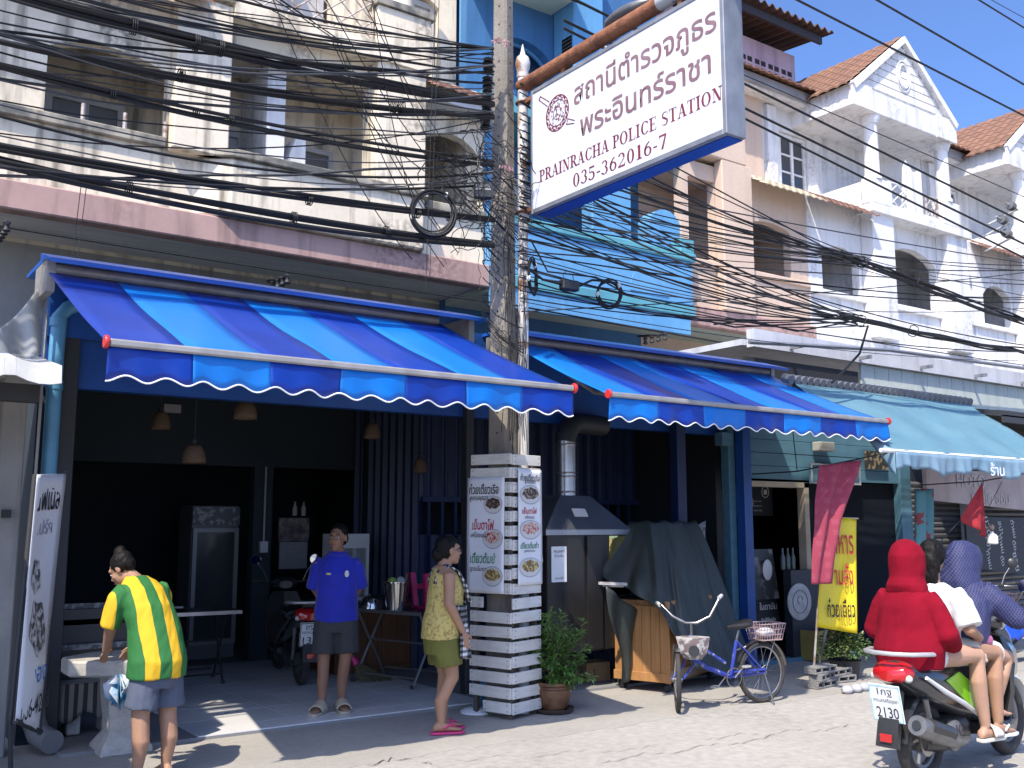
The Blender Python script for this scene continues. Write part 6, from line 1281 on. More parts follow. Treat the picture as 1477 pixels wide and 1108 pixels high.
def hand(b, w_, d, n_, side, curl=.5, s=1.):
    """wrist w_, direction d along the palm, n_ = palm facing, side=+1 thumb along cross(d,n)"""
    d = V(d).normalized(); n_ = V(n_); n_ = (n_-d*n_.dot(d)).normalized(); sdv = d.cross(n_)*side; w_ = V(w_)
    m3 = Matrix((sdv, n_, d)).transposed(); b.ell(w_+d*.045*s, (.038*s, .016*s, .052*s), m3)
    for k, (o, L_) in enumerate(((.028, .068), (.010, .078), (-.009, .072), (-.027, .056))):
        p0 = w_+d*.082*s+sdv*o*s; a = curl*.9
        p1 = p0+(d*math.cos(a*.5)+n_*math.sin(a*.5))*L_*.45*s; p2 = p1+(d*math.cos(a*1.3)+n_*math.sin(a*1.3))*L_*.32*s; p3 = p2+(d*math.cos(a*1.9)+n_*math.sin(a*1.9))*L_*.25*s
        b.tube([p0-d*.02, p0, p1, p2, p3], [.010*s, .0095*s, .009*s, .0085*s, .007*s], 7)
    t0 = w_+d*.025*s+sdv*.025*s; b.tube([t0, t0+(d*.55+sdv*.7+n_*.25)*.04*s, t0+(d*.9+sdv*.55+n_*.4)*.07*s], [.013*s, .011*s, .008*s], 7)
def head(b, c, m3, s=1.):
    c = V(c); T = lambda x, y, z: c+m3@(V((x, y, z))*s)
    E = lambda p, r_: b.ell(T(*p), tuple(k*s for k in r_), m3, 16, 11)
    E((0, .012, .03), (.072, .092, .092)); E((0, -.028, -.035), (.060, .066, .078)); E((0, -.06, -.092), (.032, .032, .026)); E((0, -.078, .035), (.052, .016, .02))
    E((.036, -.066, -.022), (.024, .02, .022)); E((-.036, -.066, -.022), (.024, .02, .022))
    b.tube([T(0, -.088, .02), T(0, -.106, -.012), T(0, -.112, -.026)], [.009*s, .013*s, .016*s], 8); E((0.012, -.10, -.030), (.011, .011, .009)); E((-.012, -.10, -.030), (.011, .011, .009))
    E((0, -.088, -.058), (.026, .014, .008)); E((0, -.087, -.068), (.022, .013, .009))
    for k in (-1, 1): E((k*.075, .008, -.005), (.010, .022, .033))
def face(par, c, m3, s, brow, glasses=None):
    c = V(c); T = lambda x, y, z: c+m3@(V((x, y, z))*s)
    for k in (-1, 1):
        b = B(); b.ell(T(k*.03, -.0835, .006), (.014*s, .006*s, .007*s), m3, 10, 7); e = b.build('eye', M('eye_white', (.55, .53, .5), .3), par, smooth=True)
        b = B(); b.ell(T(k*.03, -.089, .006), (.0065*s, .003*s, .0068*s), m3, 8, 6); b.build('iris', m_dk, e, smooth=True)
        b = B(); b.tube([T(k*.014, -.093, .026), T(k*.032, -.091, .032), T(k*.05, -.08, .026)], [.003*s, .005*s, .003*s], 6); b.build('eyebrow', brow, par)
    b = B(); b.ell(T(0, -.099, -.0625), (.024*s, .005*s, .0075*s), m3, 12, 7); b.build('lips', M('lips', (.26, .10, .085), .5), par, smooth=True)
m_hair = M('black_hair', (.005, .0045, .0045), .6, c2=(.012, .010, .009), sc=60, stretch=(1, 1, .25), spec=.15)
def skinm(nm, c): return M(nm, c, .55, c2=tuple(k*.85 for k in c), sc=9, fine=.04, spec=.35, world=False)
m_sk1 = skinm('skin_tan', (.36, .20, .125)); m_sk2 = skinm('skin_brown', (.27, .14, .085)); m_sk3 = skinm('skin_light', (.46, .27, .18))
def foot(b, an, d, s=1., z0=0.):
    an = V(an); d = V(d).normalized(); sdv = d.cross(V((0, 0, 1)))
    b.loft([[an+d*x+sdv*(w_*math.cos(q))+V((0, 0, -an.z+z0+h_*.5+h_*.5*math.sin(q))) for q in [math.tau*i/12 for i in range(12)]] for x, w_, h_ in ((-.075*s, .022*s, .04*s), (-.06*s, .033*s, .07*s), (0, .034*s, .085*s), (.07*s, .040*s, .06*s), (.12*s, .045*s, .035*s), (.165*s, .04*s, .026*s), (.185*s, .025*s, .018*s))])
def sole(par, an, d, mt, s=1., z0=0., th=.022, name='sandal'):
    an = V(an); d = V(d).normalized(); sdv = d.cross(V((0, 0, 1)))
    out = [an+d*(x*s)+sdv*(w_*s) for x, w_ in ((-.09, -.02), (-.095, .02), (-.06, .042), (.05, .045), (.13, .056), (.19, .04), (.205, 0), (.19, -.035), (.13, -.05), (.05, -.042), (-.06, -.04))]
    b = B(); b.prism([V((p.x, p.y, z0)) for p in out], (0, 0, th)); return b.build(name, mt, par, bevel=.006, seg=2)
def strap(par, an, d, mt, s=1., z0=0., wide=False):
    an = V(an); d = V(d).normalized(); sdv = d.cross(V((0, 0, 1))); b = B()
    if wide:
        for x0, x1 in ((.02, .13),):
            b.loft([[an+d*(x)*s+sdv*(.058*s*math.cos(q))+V((0, 0, -an.z+z0+.01+(.085-.36*(x-.02))*math.sin(q))) for q in [math.pi*i/12 for i in range(13)]] for x in [x0+(x1-x0)*k/5 for k in range(6)]], cap=False, close=False)
        return b.build('strap', mt, par, smooth=True, solid=.012)
    b.tube([an+d*.13*s+V((0, 0, z0-an.z+.03)), an+d*.08*s+sdv*.03+V((0, 0, z0-an.z+.055)), an+d*.01*s+sdv*.044+V((0, 0, z0-an.z+.03))], .008, 6); b.tube([an+d*.13*s+V((0, 0, z0-an.z+.03)), an+d*.08*s-sdv*.03+V((0, 0, z0-an.z+.055)), an+d*.01*s-sdv*.044+V((0, 0, z0-an.z+.03))], .008, 6)
    return b.build('strap', mt, par, smooth=True)

# ---------------- man in the royal blue polo shirt
pm = thing('person', 'man in royal blue polo shirt and dark shorts, hands behind his back', 'person', (4.02, 8.36, .037), R(-26), local=True)
hm = Matrix.Rotation(R(-22), 3, 'Z')
b = B()
torso(b, [((0, .01, .80), .155, .11, 0), ((0, .01, .92), .165, .12, 0), ((0, -.01, 1.05), .155, .12, 0), ((0, -.005, 1.2), .16, .12, 0), ((0, .01, 1.30), .15, .10, 0), ((0, .012, 1.37), .10, .07, 0)])
limb(b, [(0, .015, 1.34), (0, .0, 1.43)], [.068, .06]); head(b, (0, -.015, 1.512), hm, 1.0)
for s in (-1, 1):
    limb(b, [(s*.155, .01, 1.30), (s*.205, .06, 1.08), (s*.12, .17, .92)], [.055, .043, .03]); hand(b, (s*.13, .17, .92), (-s*.9, .1, -.4), (0, 1, 0), s, .7)
    an = (s*.085+(-.02), .02 if s > 0 else -.06, .08); limb(b, [(s*.09, .01, .84), (s*.095-.005, -.0, .46), (an[0], an[1]+.01, .26), an], [.088, .056, .05, .034]); foot(b, an, (s*.28-.1, -1, 0), 1., .022)
    sole(pm, an, (s*.28-.1, -1, 0), M('beige_slide', (.42, .36, .27), .7), 1.08, 0, .026); strap(pm, an, (s*.28-.1, -1, 0), MATS['beige_slide'], 1.08, .02, True)
finish(skinned(b, .008, 3), 'body', m_sk2, pm, smooth=True, ang=80)
b = B()
torso(b, [((0, .01, .775), .195, .135, 0), ((0, .01, .9), .19, .138, 0), ((0, -.01, 1.05), .183, .142, 0), ((0, -.005, 1.2), .182, .138, 0), ((0, .01, 1.30), .165, .112, 0), ((0, .012, 1.36), .11, .085, 0), ((0, .01, 1.395), .072, .07, 0)])
for s in (-1, 1): limb(b, [(s*.125, .01, 1.305), (s*.165, .025, 1.25), (s*.205, .055, 1.06)], [.066, .073, .074])
m_polo = M('royal_blue_knit', (.008, .02, .40), .8, c2=(.006, .014, .30), sc=6, sheen=.2, world=False)
finish(skinned(b, .010, 4, .010, 1., 11), 'polo_shirt', m_polo, pm, smooth=True, ang=80)
b = B(); b.tube([V((.075*math.cos(q), .005-.075*math.sin(q)-.02*(math.sin(q) > .3), 1.385-.03*max(0, math.sin(q)))) for q in [math.tau*i/20 for i in range(20)]], .014, 6, closed=True); b.build('collar', m_polo, pm, smooth=True)
for x, nm, mt in ((.085, 'crest_badge', MATS['print_bowl']), (-.075, 'chest_logo', M('logo_yellow', (.5, .45, .2), .5))):
    b = B(); b.ell((x, -.148, 1.2), (.02 if x > 0 else .024, .006, .03 if x > 0 else .010), None, 10, 7); b.build(nm, mt, pm, smooth=True)
b = B(); torso(b, [((0, .01, .68), .165, .12, 0), ((0, .01, .8), .178, .125, 0), ((0, .01, .90), .172, .122, 0)])
for s in (-1, 1): limb(b, [(s*.09, .01, .78), (s*.105, .0, .50)], [.105, .108])
m_short = M('charcoal_shorts', (.035, .036, .04), .85, world=False)
finish(skinned(b, .010, 3, .008, 2.), 'shorts', m_short, pm, smooth=True, ang=80)
hc = V((0, -.015, 1.512)); b = B(); b.ell(hc+hm@V((0, .025, .052)), (.080, .094, .084), hm, 16, 11); b.ell(hc+hm@V((0, .052, .0)), (.078, .066, .075), hm, 14, 9); finish(skinned(b, .006, 2, .004, 0, 60), 'hair', m_hair, pm, smooth=True, ang=80)
face(pm, hc, hm, 1.0, m_hair)

# ---------------- older woman in the yellow blouse
pl_ = thing('person', 'woman in yellow sleeveless blouse and olive shorts with checked apron', 'person', (4.42, 7.16, .007), R(78), local=True)
b = B(); hm = Matrix.Rotation(R(4), 3, 'Z')
torso(b, [((0, .02, .78), .155, .125, 0), ((0, .02, .88), .165, .13, 0), ((0, .0, 1.0), .145, .125, 0), ((0, -.01, 1.15), .15, .125, 0), ((0, .015, 1.27), .155, .09, 0), ((0, .02, 1.33), .09, .065, 0)])
limb(b, [(0, .02, 1.29), (0, -.01, 1.38)], [.062, .053]); head(b, (0, -.03, 1.45), hm, .96)
for s in (-1, 1):
    if s < 0: limb(b, [(s*.155, .02, 1.27), (s*.20, .035, 1.03), (s*.17, -.10, .80)], [.052, .045, .027]); hand(b, (s*.17, -.10, .80), (0, -.22, -1), (.8, -.2, 0), 1, .35, .95)
    else: limb(b, [(s*.155, .02, 1.27), (s*.19, .0, 1.03), (s*.10, -.16, .86)], [.052, .042, .027]); hand(b, (s*.1, -.16, .86), (-.4, -.5, -.6), (-.5, 0, -.5), -1, .5, .95)
    an = (s*.075, -.02 if s > 0 else .05, .075); limb(b, [(s*.085, .02, .80), (s*.085, -.035, .44), (an[0], an[1]+.01, .25), an], [.09, .058, .052, .031]); foot(b, an, (s*.1, -1, 0), .93, .02)
    sole(pl_, an, (s*.1, -1, 0), M('pink_rubber', (.55, .04, .16), .6), .97, 0, .02); strap(pl_, an, (s*.1, -1, 0), MATS['pink_rubber'], .97, .02)
finish(skinned(b, .0075, 3), 'body', m_sk1, pl_, smooth=True, ang=80)
m_blou = M('yellow_print_blouse', (.50, .40, .13), .85, c2=(.30, .20, .06), sc=48, lo=.53, hi=.6, world=False, fine=.05)
b = B(); torso(b, [((0, .03, .74), .185, .165, 0), ((0, .03, .85), .182, .16, 0), ((0, .005, 1.0), .165, .15, 0), ((0, -.01, 1.15), .167, .145, 0), ((0, .012, 1.255), .15, .105, 0), ((0, .018, 1.31), .10, .08, 0)])
finish(skinned(b, .009, 4, .009, 4.), 'blouse', m_blou, pl_, smooth=True, ang=80)
m_oliv = M('olive_shorts', (.14, .14, .025), .85, c2=(.11, .11, .02), sc=6, world=False)
b = B(); torso(b, [((0, .03, .62), .16, .14, 0), ((0, .03, .78), .175, .15, 0), ((0, .02, .88), .165, .14, 0)])
for s in (-1, 1): limb(b, [(s*.085, .02, .74), (s*.09, -.005, .535)], [.108, .115])
finish(skinned(b, .010, 3, .007, 6.), 'shorts', m_oliv, pl_, smooth=True, ang=80)
m_chk = Mx('black_white_check', (.5, .5, .5), lambda s, m, mix, n: mix(m('GREATER_THAN', m('FRACT', m('MULTIPLY', m('ADD', s[0], s[1]), 22.)), .5), mix(m('GREATER_THAN', m('FRACT', m('MULTIPLY', s[2], 22.)), .5), (.012, .012, .014), (.16, .16, .17)), mix(m('GREATER_THAN', m('FRACT', m('MULTIPLY', s[2], 22.)), .5), (.16, .16, .17), (.62, .62, .62))), .85)
b = B(); b.grid(lambda u, v: V(((-.19+.36*u), -.17-.03*math.sin(u*9)*v-.06*v*(1-abs(2*u-1))+.08*abs(2*u-1)**2*1.3, 1.02-.42*v-.02*math.sin(u*8))), 20, 16); b.build('apron', m_chk, pl_, smooth=True, solid=.006)
b = B()
for s in (-1, 1): b.loft([[p+V((0, 0, 0))-w_, p+w_] for p, w_ in [(V((s*x, y, z)), V((.02, .012, .008))) for x, y, z in ((.075, .11, 1.18), (.085, .08, 1.28), (.09, .01, 1.335), (.10, -.07, 1.29), (.12, -.125, 1.18), (.13, -.165, 1.04))]], cap=False, close=False)
b.build('apron_strap', m_chk, pl_, smooth=True, solid=.01)
b = B(); b.loft([[p-V((0, 0, .02)), p+V((0, 0, .02))] for p in [V((.185*math.cos(q), -.16*math.sin(q)+.0, 1.0-.02*math.sin(q))) for q in [math.pi*i/12-.25 for i in range(14)]]], cap=False, close=False); b.build('waist_tie', m_chk, pl_, smooth=True, solid=.008)
hc = V((0, -.03, 1.45)); b = B(); b.ell(hc+hm@V((0, .03, .04)), (.082, .092, .087), hm, 16, 11); b.ell(hc+hm@V((0, .10, -.03)), (.055, .055, .06), hm); b.ell(hc+hm@V((0, .0, .075)), (.066, .078, .045), hm); b.ell(hc+hm@V((0, .04, -.01)), (.08, .06, .06), hm); finish(skinned(b, .006, 2, .006, 5, 50), 'hair', m_hair, pl_, smooth=True, ang=80)
face(pl_, hc, hm, .96, m_hair)
b = B()
for k in (-1, 1): b.tube([hc+hm@V((k*.03+.021*math.cos(q), -.098, .006+.016*math.sin(q))) for q in [math.tau*i/14 for i in range(14)]], .0018, 5, closed=True); b.tube([hc+hm@V((k*.05, -.096, .01)), hc+hm@V((k*.07, -.01, .008))], .0018, 5)
b.build('glasses', m_dk, pl_)

# ---------------- woman bending, seen from behind, green and yellow stripes
pw = thing('person', 'woman in green and yellow striped shirt bending over the stone table', 'person', (2.05, 6.98, .0), R(196), local=True); pw.scale = (.87, .93, 1.0)
b = B(); hm = Matrix.Rotation(R(28), 3, 'Z')@Matrix.Rotation(R(38), 3, 'X')
lz = -.05
torso(b, [((0, .0, .74), .175, .14, 0), ((0, .01, .86), .19, .15, 0), ((.01, -.03, 1.0), .165, .135, 0), ((.04, -.09, 1.14), .17, .13, 0), ((.06, -.15, 1.25), .17, .105, 0), ((.07, -.18, 1.30), .10, .075, 0)])
limb(b, [(.07, -.17, 1.27), (.12, -.24, 1.335)], [.06, .052]); head(b, (.155, -.285, 1.37), hm, .92)
for s in (-1, 1):
    limb(b, [(s*.16+.06, -.14, 1.23), (s*.21+.05, -.22, 1.0), (s*.13+.06, -.38, .82)], [.056, .046, .03]); hand(b, (s*.13+.06, -.38, .82), (-s*.3, -.8, -.4), (-s*.5, 0, -.8), -s, .6)
    an = (s*.12, .0, .08); limb(b, [(s*.10, .01, .78), (s*.115, -.0, .43), (s*.12, .03, .27), an], [.105, .066, .064, .036]); foot(b, an, (s*.2, -1, 0), 1., .02); sole(pw, an, (s*.2, -1, 0), m_dk, 1.02, 0, .02)
finish(skinned(b, .008, 3), 'body', m_sk1, pw, smooth=True, ang=80)
m_stripe = Mx('green_yellow_stripes', (.6, .4, .02), lambda s, m, mix, n: mix(m('GREATER_THAN', m('FRACT', m('ADD', m('MULTIPLY', m('ADD', s[0], m('MULTIPLY', m('SUBTRACT', s[2], 1.), -.06)), 5.6), .42)), .5), (.64, .38, .012), (.018, .13, .028)), .8)
b = B(); torso(b, [((0, .0, .665), .228, .19, 0), ((0, .015, .78), .228, .19, 0), ((.01, -.03, .98), .205, .165, 0), ((.04, -.09, 1.14), .2, .155, 0), ((.06, -.145, 1.25), .185, .125, 0), ((.07, -.175, 1.30), .12, .09, 0), ((.085, -.195, 1.325), .075, .07, 0)])
for s in (-1, 1): limb(b, [(s*.14+.06, -.14, 1.235), (s*.19+.06, -.165, 1.17), (s*.215+.05, -.22, 1.0)], [.075, .08, .083])
finish(skinned(b, .010, 4, .012, 7., 10), 'shirt', m_stripe, pw, smooth=True, ang=80)
m_slate = M('slate_blue_shorts', (.085, .10, .145), .85, c2=(.07, .085, .125), sc=6, world=False)
b = B(); torso(b, [((0, .0, .60), .18, .145, 0), ((0, .01, .70), .185, .15, 0), ((0, .01, .78), .17, .14, 0)])
for s in (-1, 1): limb(b, [(s*.10, .01, .69), (s*.115, .0, .475)], [.105, .122])
finish(skinned(b, .010, 3, .008, 9.), 'shorts', m_slate, pw, smooth=True, ang=80)
hc = V((.155, -.285, 1.37)); b = B(); b.ell(hc+hm@V((0, .028, .035)), (.08, .09, .085), hm, 16, 11); b.ell(hc+hm@V((-.01, .05, .11)), (.05, .05, .038), hm); b.ell(hc+hm@V((0, .075, .0)), (.065, .04, .06), hm); finish(skinned(b, .006, 2, .008, 5, 40), 'hair', m_hair, pw, smooth=True, ang=80)
face(pw, hc, hm, .92, m_hair)

# ---------------- three riders (same frame as the scooter)
def rider(label, y, skinmat, secs, neck, hd_c, hm, arms, legs, hs=.9, feet=True):
    t = thing('person', label, 'person', SCL+V((0, 0, 0)), SRZ, local=True); b = B()
    torso(b, [((0, y+dy, z), rx, ry, 0) for dy, z, rx, ry in secs]); limb(b, neck, [.058, .05]); head(b, hd_c, hm, hs)
    for s, pts in arms: limb(b, pts[:3], [.052, .042, .029]); hand(b, pts[2], pts[3], pts[4], pts[5], pts[6], .92)
    for s, pts in legs:
        h_, k_, a_ = [V(p) for p in pts]; limb(b, [h_, h_.lerp(k_, .5)+V((0, 0, .01)), k_, k_.lerp(a_, .35)+V((0, .02, 0)), a_], [.092, .082, .058, .056, .034])
        if feet: foot(b, a_, (s*.12, -1, 0), .92, a_.z-.075)
    finish(skinned(b, .008, 3), 'body', skinmat, t, smooth=True, ang=80); return t
I3 = Matrix.Identity(3)
base_secs = [(.02, .76, .165, .125), (.02, .86, .165, .125), (0, .98, .15, .115), (0, 1.12, .16, .115), (.01, 1.22, .155, .09), (.01, 1.27, .09, .065)]
# red hoodie, back seat
r1 = rider('rider in a red hooded sweatshirt sitting at the back of the scooter', .06, m_sk3, base_secs, [(0, .07, 1.24), (0, .05, 1.35)], (0, .03, 1.42), I3,
    [(-1, [(-.13, .07, 1.19), (-.23, .05, .99), (-.20, -.14, .90), (.3, -.9, -.2), (.5, 0, -.6), 1, .5]), (1, [(.13, .07, 1.19), (.23, .05, .99), (.20, -.14, .90), (-.3, -.9, -.2), (-.5, 0, -.6), -1, .5])],
    [(-1, [(-.10, .06, .82), (-.235, -.36, .80), (-.24, -.42, .335)]), (1, [(.10, .06, .82), (.235, -.36, .80), (.24, -.42, .335)])])
m_redh = M('red_fleece', (.22, .004, .016), .95, c2=(.165, .003, .012), sc=5, spec=.15, world=False)
b = B(); torso(b, [((0, .08, .74), .215, .165, 0), ((0, .09, .86), .235, .18, 0), ((0, .06, 1.0), .215, .165, 0), ((0, .06, 1.13), .2, .15, 0), ((0, .065, 1.225), .155, .11, 0), ((0, .065, 1.29), .10, .085, 0)])
for s in (-1, 1): limb(b, [(s*.13, .07, 1.205), (s*.185, .065, 1.13), (s*.25, .06, .97), (s*.23, -.07, .88)], [.072, .075, .072, .058])
finish(skinned(b, .010, 6, .012, 3., 8), 'sweatshirt', m_redh, r1, smooth=True, ang=80)
b = B(); torso(b, [((0, .065, 1.22), .15, .11, 0), ((0, .07, 1.275), .135, .125, 0), ((0, .06, 1.33), .112, .12, 0), ((0, .05, 1.40), .113, .135, 0), ((0, .05, 1.47), .11, .135, 0), ((0, .055, 1.53), .088, .105, 0), ((0, .065, 1.565), .055, .065, 0), ((0, .07, 1.58), .02, .025, 0)])
finish(skinned(b, .008, 5, .012, 8., 8), 'hood', m_redh, r1, smooth=True, ang=80)
b = B(); torso(b, [((0, .04, .775), .19, .15, 0), ((0, .05, .86), .185, .15, 0)])
for s in (-1, 1): limb(b, [(s*.10, .06, .82), (s*.13, -.04, .812)], [.100, .096])
finish(skinned(b, .010, 3), 'shorts', M('white_shorts', (.6, .6, .6), .85, world=False), r1, smooth=True, ang=80)
m_sand = M('cream_sandal', (.58, .55, .48), .6)
for s in (-1, 1): a_ = V((s*.24, -.42, .335)); sole(r1, a_, (s*.12, -1, 0), m_sand, .95, a_.z-.095, .022); strap(r1, a_, (s*.12, -1, 0), m_sand, .95, a_.z-.075, True)
# white T-shirt, middle
r2 = rider('rider with long black hair in a white T-shirt in the middle of the scooter', -.27, m_sk1, base_secs, [(0, -.26, 1.24), (.0, -.29, 1.37)], (.0, -.31, 1.45), I3,
    [(-1, [(-.17, -.26, 1.21), (-.26, -.24, .98), (-.20, -.50, .90), (.25, -.9, -.1), (.4, 0, -.8), 1, .8]), (1, [(.17, -.26, 1.21), (.25, -.26, .98), (.15, -.46, .90), (-.5, -.8, -.1), (-.4, 0, -.8), -1, .8])],
    [(-1, [(-.10, -.26, .82), (-.225, -.66, .79), (-.235, -.62, .335)]), (1, [(.10, -.26, .82), (.225, -.66, .79), (.235, -.62, .335)])])
m_wtee = M('white_cotton', (.60, .61, .63), .85, world=False, fine=.05)
b = B(); torso(b, [((0, -.25, .80), .19, .15, 0), ((0, -.24, .90), .19, .15, 0), ((0, -.26, 1.0), .18, .145, 0), ((0, -.27, 1.14), .185, .14, 0), ((0, -.26, 1.23), .175, .11, 0), ((0, -.262, 1.28), .09, .08, 0)])
for s in (-1, 1): limb(b, [(s*.14, -.26, 1.21), (s*.2, -.255, 1.14), (s*.262, -.245, 1.0)], [.075, .082, .085])
finish(skinned(b, .010, 5, .020, 13., 8), 't_shirt', m_wtee, r2, smooth=True, ang=80)
b = B(); b.ell((0, -.295, 1.475), (.088, .105, .10), None, 16, 11); b.ell((0, -.23, 1.40), (.085, .06, .11)); b.ell((0, -.215, 1.32), (.075, .045, .10)); finish(skinned(b, .007, 2, .007, 3, 45), 'hair', m_hair, r2, smooth=True, ang=80)
b = B(); torso(b, [((0, -.28, .775), .185, .15, 0), ((0, -.27, .86), .18, .145, 0)])
for s in (-1, 1): limb(b, [(s*.10, -.26, .82), (s*.16, -.46, .81)], [.105, .09])
finish(skinned(b, .010, 3), 'shorts', M('sand_shorts', (.5, .45, .36), .85, world=False), r2, smooth=True, ang=80)
for s in (-1, 1): a_ = V((s*.235, -.62, .335)); sole(r2, a_, (s*.12, -1, 0), m_whgl, .95, a_.z-.095, .022); strap(r2, a_, (s*.12, -1, 0), m_whgl, .95, a_.z-.075)
pz = B(); pz.ell((-.19, -.60, .88), (.05, .09, .045), (0, .2, .2)); o = skinned(pz, .006, 2, .004); o.transform(Matrix.Translation(SCL)@Matrix.Rotation(SRZ, 4, 'Z')); tag(finish(o, 'pouch', M('pink_pouch', (.45, .12, .24), .5, c2=(.06, .05, .07), sc=16, lo=.5, hi=.6), None, smooth=True), 'pink and grey pouch held on the lap of the rider in white', 'pouch')
sc_ = B(); rs = random.Random(8)
for i in range(16): a = rs.random()*math.tau; sc_.tube([V((-.235+.035*math.cos(a+q), -.36-.05+.03*math.sin(a+q*1.3), .80+.04*math.sin(q*2+a))) for q in (0, .6, 1.2, 1.8)], .014, 6)
o = skinned(sc_, .006, 1); o.transform(Matrix.Translation(SCL)@Matrix.Rotation(SRZ, 4, 'Z')); tag(finish(o, 'scrunchie', M('beige_scrunchie', (.52, .42, .30), .8), None, smooth=True), 'beige ruffled scrunchie around the knee of the back rider', 'scrunchie')
# navy hooded jacket, driver
r3 = rider('rider in a navy patterned hooded jacket steering the scooter', -.58, m_sk3, [(.02, .76, .165, .125), (.02, .86, .165, .125), (-.02, .98, .15, .115), (-.07, 1.12, .16, .115), (-.1, 1.22, .155, .09), (-.11, 1.27, .09, .065)], [(0, -.69, 1.24), (0, -.75, 1.33)], (0, -.79, 1.39), Matrix.Rotation(R(15), 3, 'X'),
    [(-1, [(-.17, -.68, 1.20), (-.33, -.76, 1.03), (-.30, -.92, 1.02), (-.1, -.9, .05), (0, 0, -1), 1, 1.1]), (1, [(.17, -.68, 1.20), (.33, -.76, 1.03), (.30, -.92, 1.02), (.1, -.9, .05), (0, 0, -1), -1, 1.1])],
    [(-1, [(-.10, -.56, .82), (-.20, -.88, .74), (-.14, -.80, .41)]), (1, [(.10, -.56, .82), (.20, -.88, .74), (.14, -.80, .41)])])
m_nav = Mx('navy_lattice_print', (.02, .03, .12), lambda s, m, mix, n: mix(m('MAXIMUM', m('GREATER_THAN', m('SINE', m('MULTIPLY', m('ADD', m('ADD', s[0], s[1]), s[2]), 210.)), .55), m('GREATER_THAN', m('SINE', m('MULTIPLY', m('SUBTRACT', m('ADD', s[0], s[1]), s[2]), 210.)), .55)), (.007, .009, .046), (.038, .044, .125)), .75)
b = B(); torso(b, [((0, -.55, .78), .22, .17, 0), ((0, -.54, .90), .24, .185, 0), ((0, -.58, 1.02), .24, .185, 0), ((0, -.64, 1.15), .235, .175, 0), ((0, -.68, 1.24), .19, .13, 0), ((0, -.69, 1.30), .12, .1, 0)])
for s in (-1, 1): limb(b, [(s*.14, -.68, 1.205), (s*.24, -.71, 1.13), (s*.345, -.765, 1.03), (s*.315, -.90, 1.015)], [.092, .09, .08, .05])
finish(skinned(b, .010, 4, .014, 17., 9), 'jacket', m_nav, r3, smooth=True, ang=80)
b = B(); torso(b, [((0, -.66, 1.22), .16, .12, 0), ((0, -.67, 1.28), .14, .14, 0), ((0, -.70, 1.34), .125, .155, 0), ((0, -.74, 1.40), .122, .175, 0), ((0, -.75, 1.46), .115, .165, 0), ((0, -.74, 1.52), .085, .12, 0), ((0, -.72, 1.555), .04, .06, 0)])
finish(skinned(b, .009, 4, .010, 21., 12), 'hood', m_nav, r3, smooth=True, ang=80)
b = B(); torso(b, [((0, -.56, .775), .185, .15, 0), ((0, -.56, .86), .18, .145, 0)])
for s in (-1, 1): limb(b, [(s*.10, -.56, .82), (s*.17, -.78, .77)], [.105, .09])
finish(skinned(b, .010, 3), 'shorts', M('white_shorts', 0), r3, smooth=True, ang=80)
# ================================================================== CABLES
m_cab = M('cable_black', (.012, .012, .013), .5, spec=.3, fine=0); m_cabg = M('cable_grey', (.04, .042, .046), .55, fine=0); m_cabb = M('cable_slate', (.02, .025, .035), .55, fine=0)
crs = random.Random(42)
def cable(p0, p1, r, sag=.06, ext0=0., ext1=0., flat=True, n=26, wob=0.):
    """hanging cable from p0 to p1, carried on beyond the view by ext0/ext1 metres"""
    p0, p1 = V(p0), V(p1); pts = []
    d = (p1-p0); d.z = 0; d.normalize(); dz0 = (p1.z-p0.z)/((p1-p0).length)
    if ext0: pts.append(p0-d*ext0+V((0, 0, -dz0*ext0*.4)))
    ph = crs.random()*6
    for i in range(n+1):
        t = i/n; p = p0.lerp(p1, t); p.z -= sag*4*t*(1-t); p.z += wob*math.sin(t*17+ph); p.y += wob*math.cos(t*13+ph); pts.append(p)
    if ext1: pts.append(p1+d*ext1+V((0, 0, dz0*ext1*.15)))
    b = B(); b.tube(pts, r, 5); return b
PF = 7.36   # street face of the pole
def L(v0, v1, y0=7.2, y1=7.33, u1=712): return at(0, v0, y=y0), at(u1, v1, y=y1)
# --- left span: thick bundles
for nm, (va, vb, r, k, sp) in {'topmost thick cable bundle crossing the cream balconies': (-14, 152, .018, 6, .055), 'thick cable bundle at the balcony sill of the cream house': (98, 236, .017, 3, .03),
        'upper of the two low cable bundles above the pink ledge': (212, 318, .019, 4, .036), 'lower of the two low cable bundles above the pink ledge': (232, 352, .020, 5, .04), 'tightly tied bundle running into the pole below the balcony': (60, 168, .014, 5, .045)}.items():
    t = thing('cable_bundle', nm, 'cable', at(300, (va+vb)/2, y=7.25), group='thick cable bundles left of the pole')
    for i in range(k):
        a, c = L(va+crs.uniform(-4, 4), vb+crs.uniform(-3, 3)); o1 = V((0, crs.uniform(-.03, .03), crs.uniform(-sp, sp)*.6)); cable(a+o1, c+o1*.4, r*crs.uniform(.75, 1.2), crs.uniform(.03, .10), 9, 0).build('strand', m_cab, t)
    for j in range(3):
        a, c = L(va, vb); f = crs.uniform(.15, .9); p = a.lerp(c, f)-V((0, 0, .06*4*f*(1-f))); b = B()
        for q_ in range(3): b.tube([p+V((.015*q_, sp*1.1*math.cos(q), sp*1.1*math.sin(q))) for q in [math.tau*i/12 for i in range(12)]], .005, 4, closed=True)
        b.build('tie', m_cab, t)
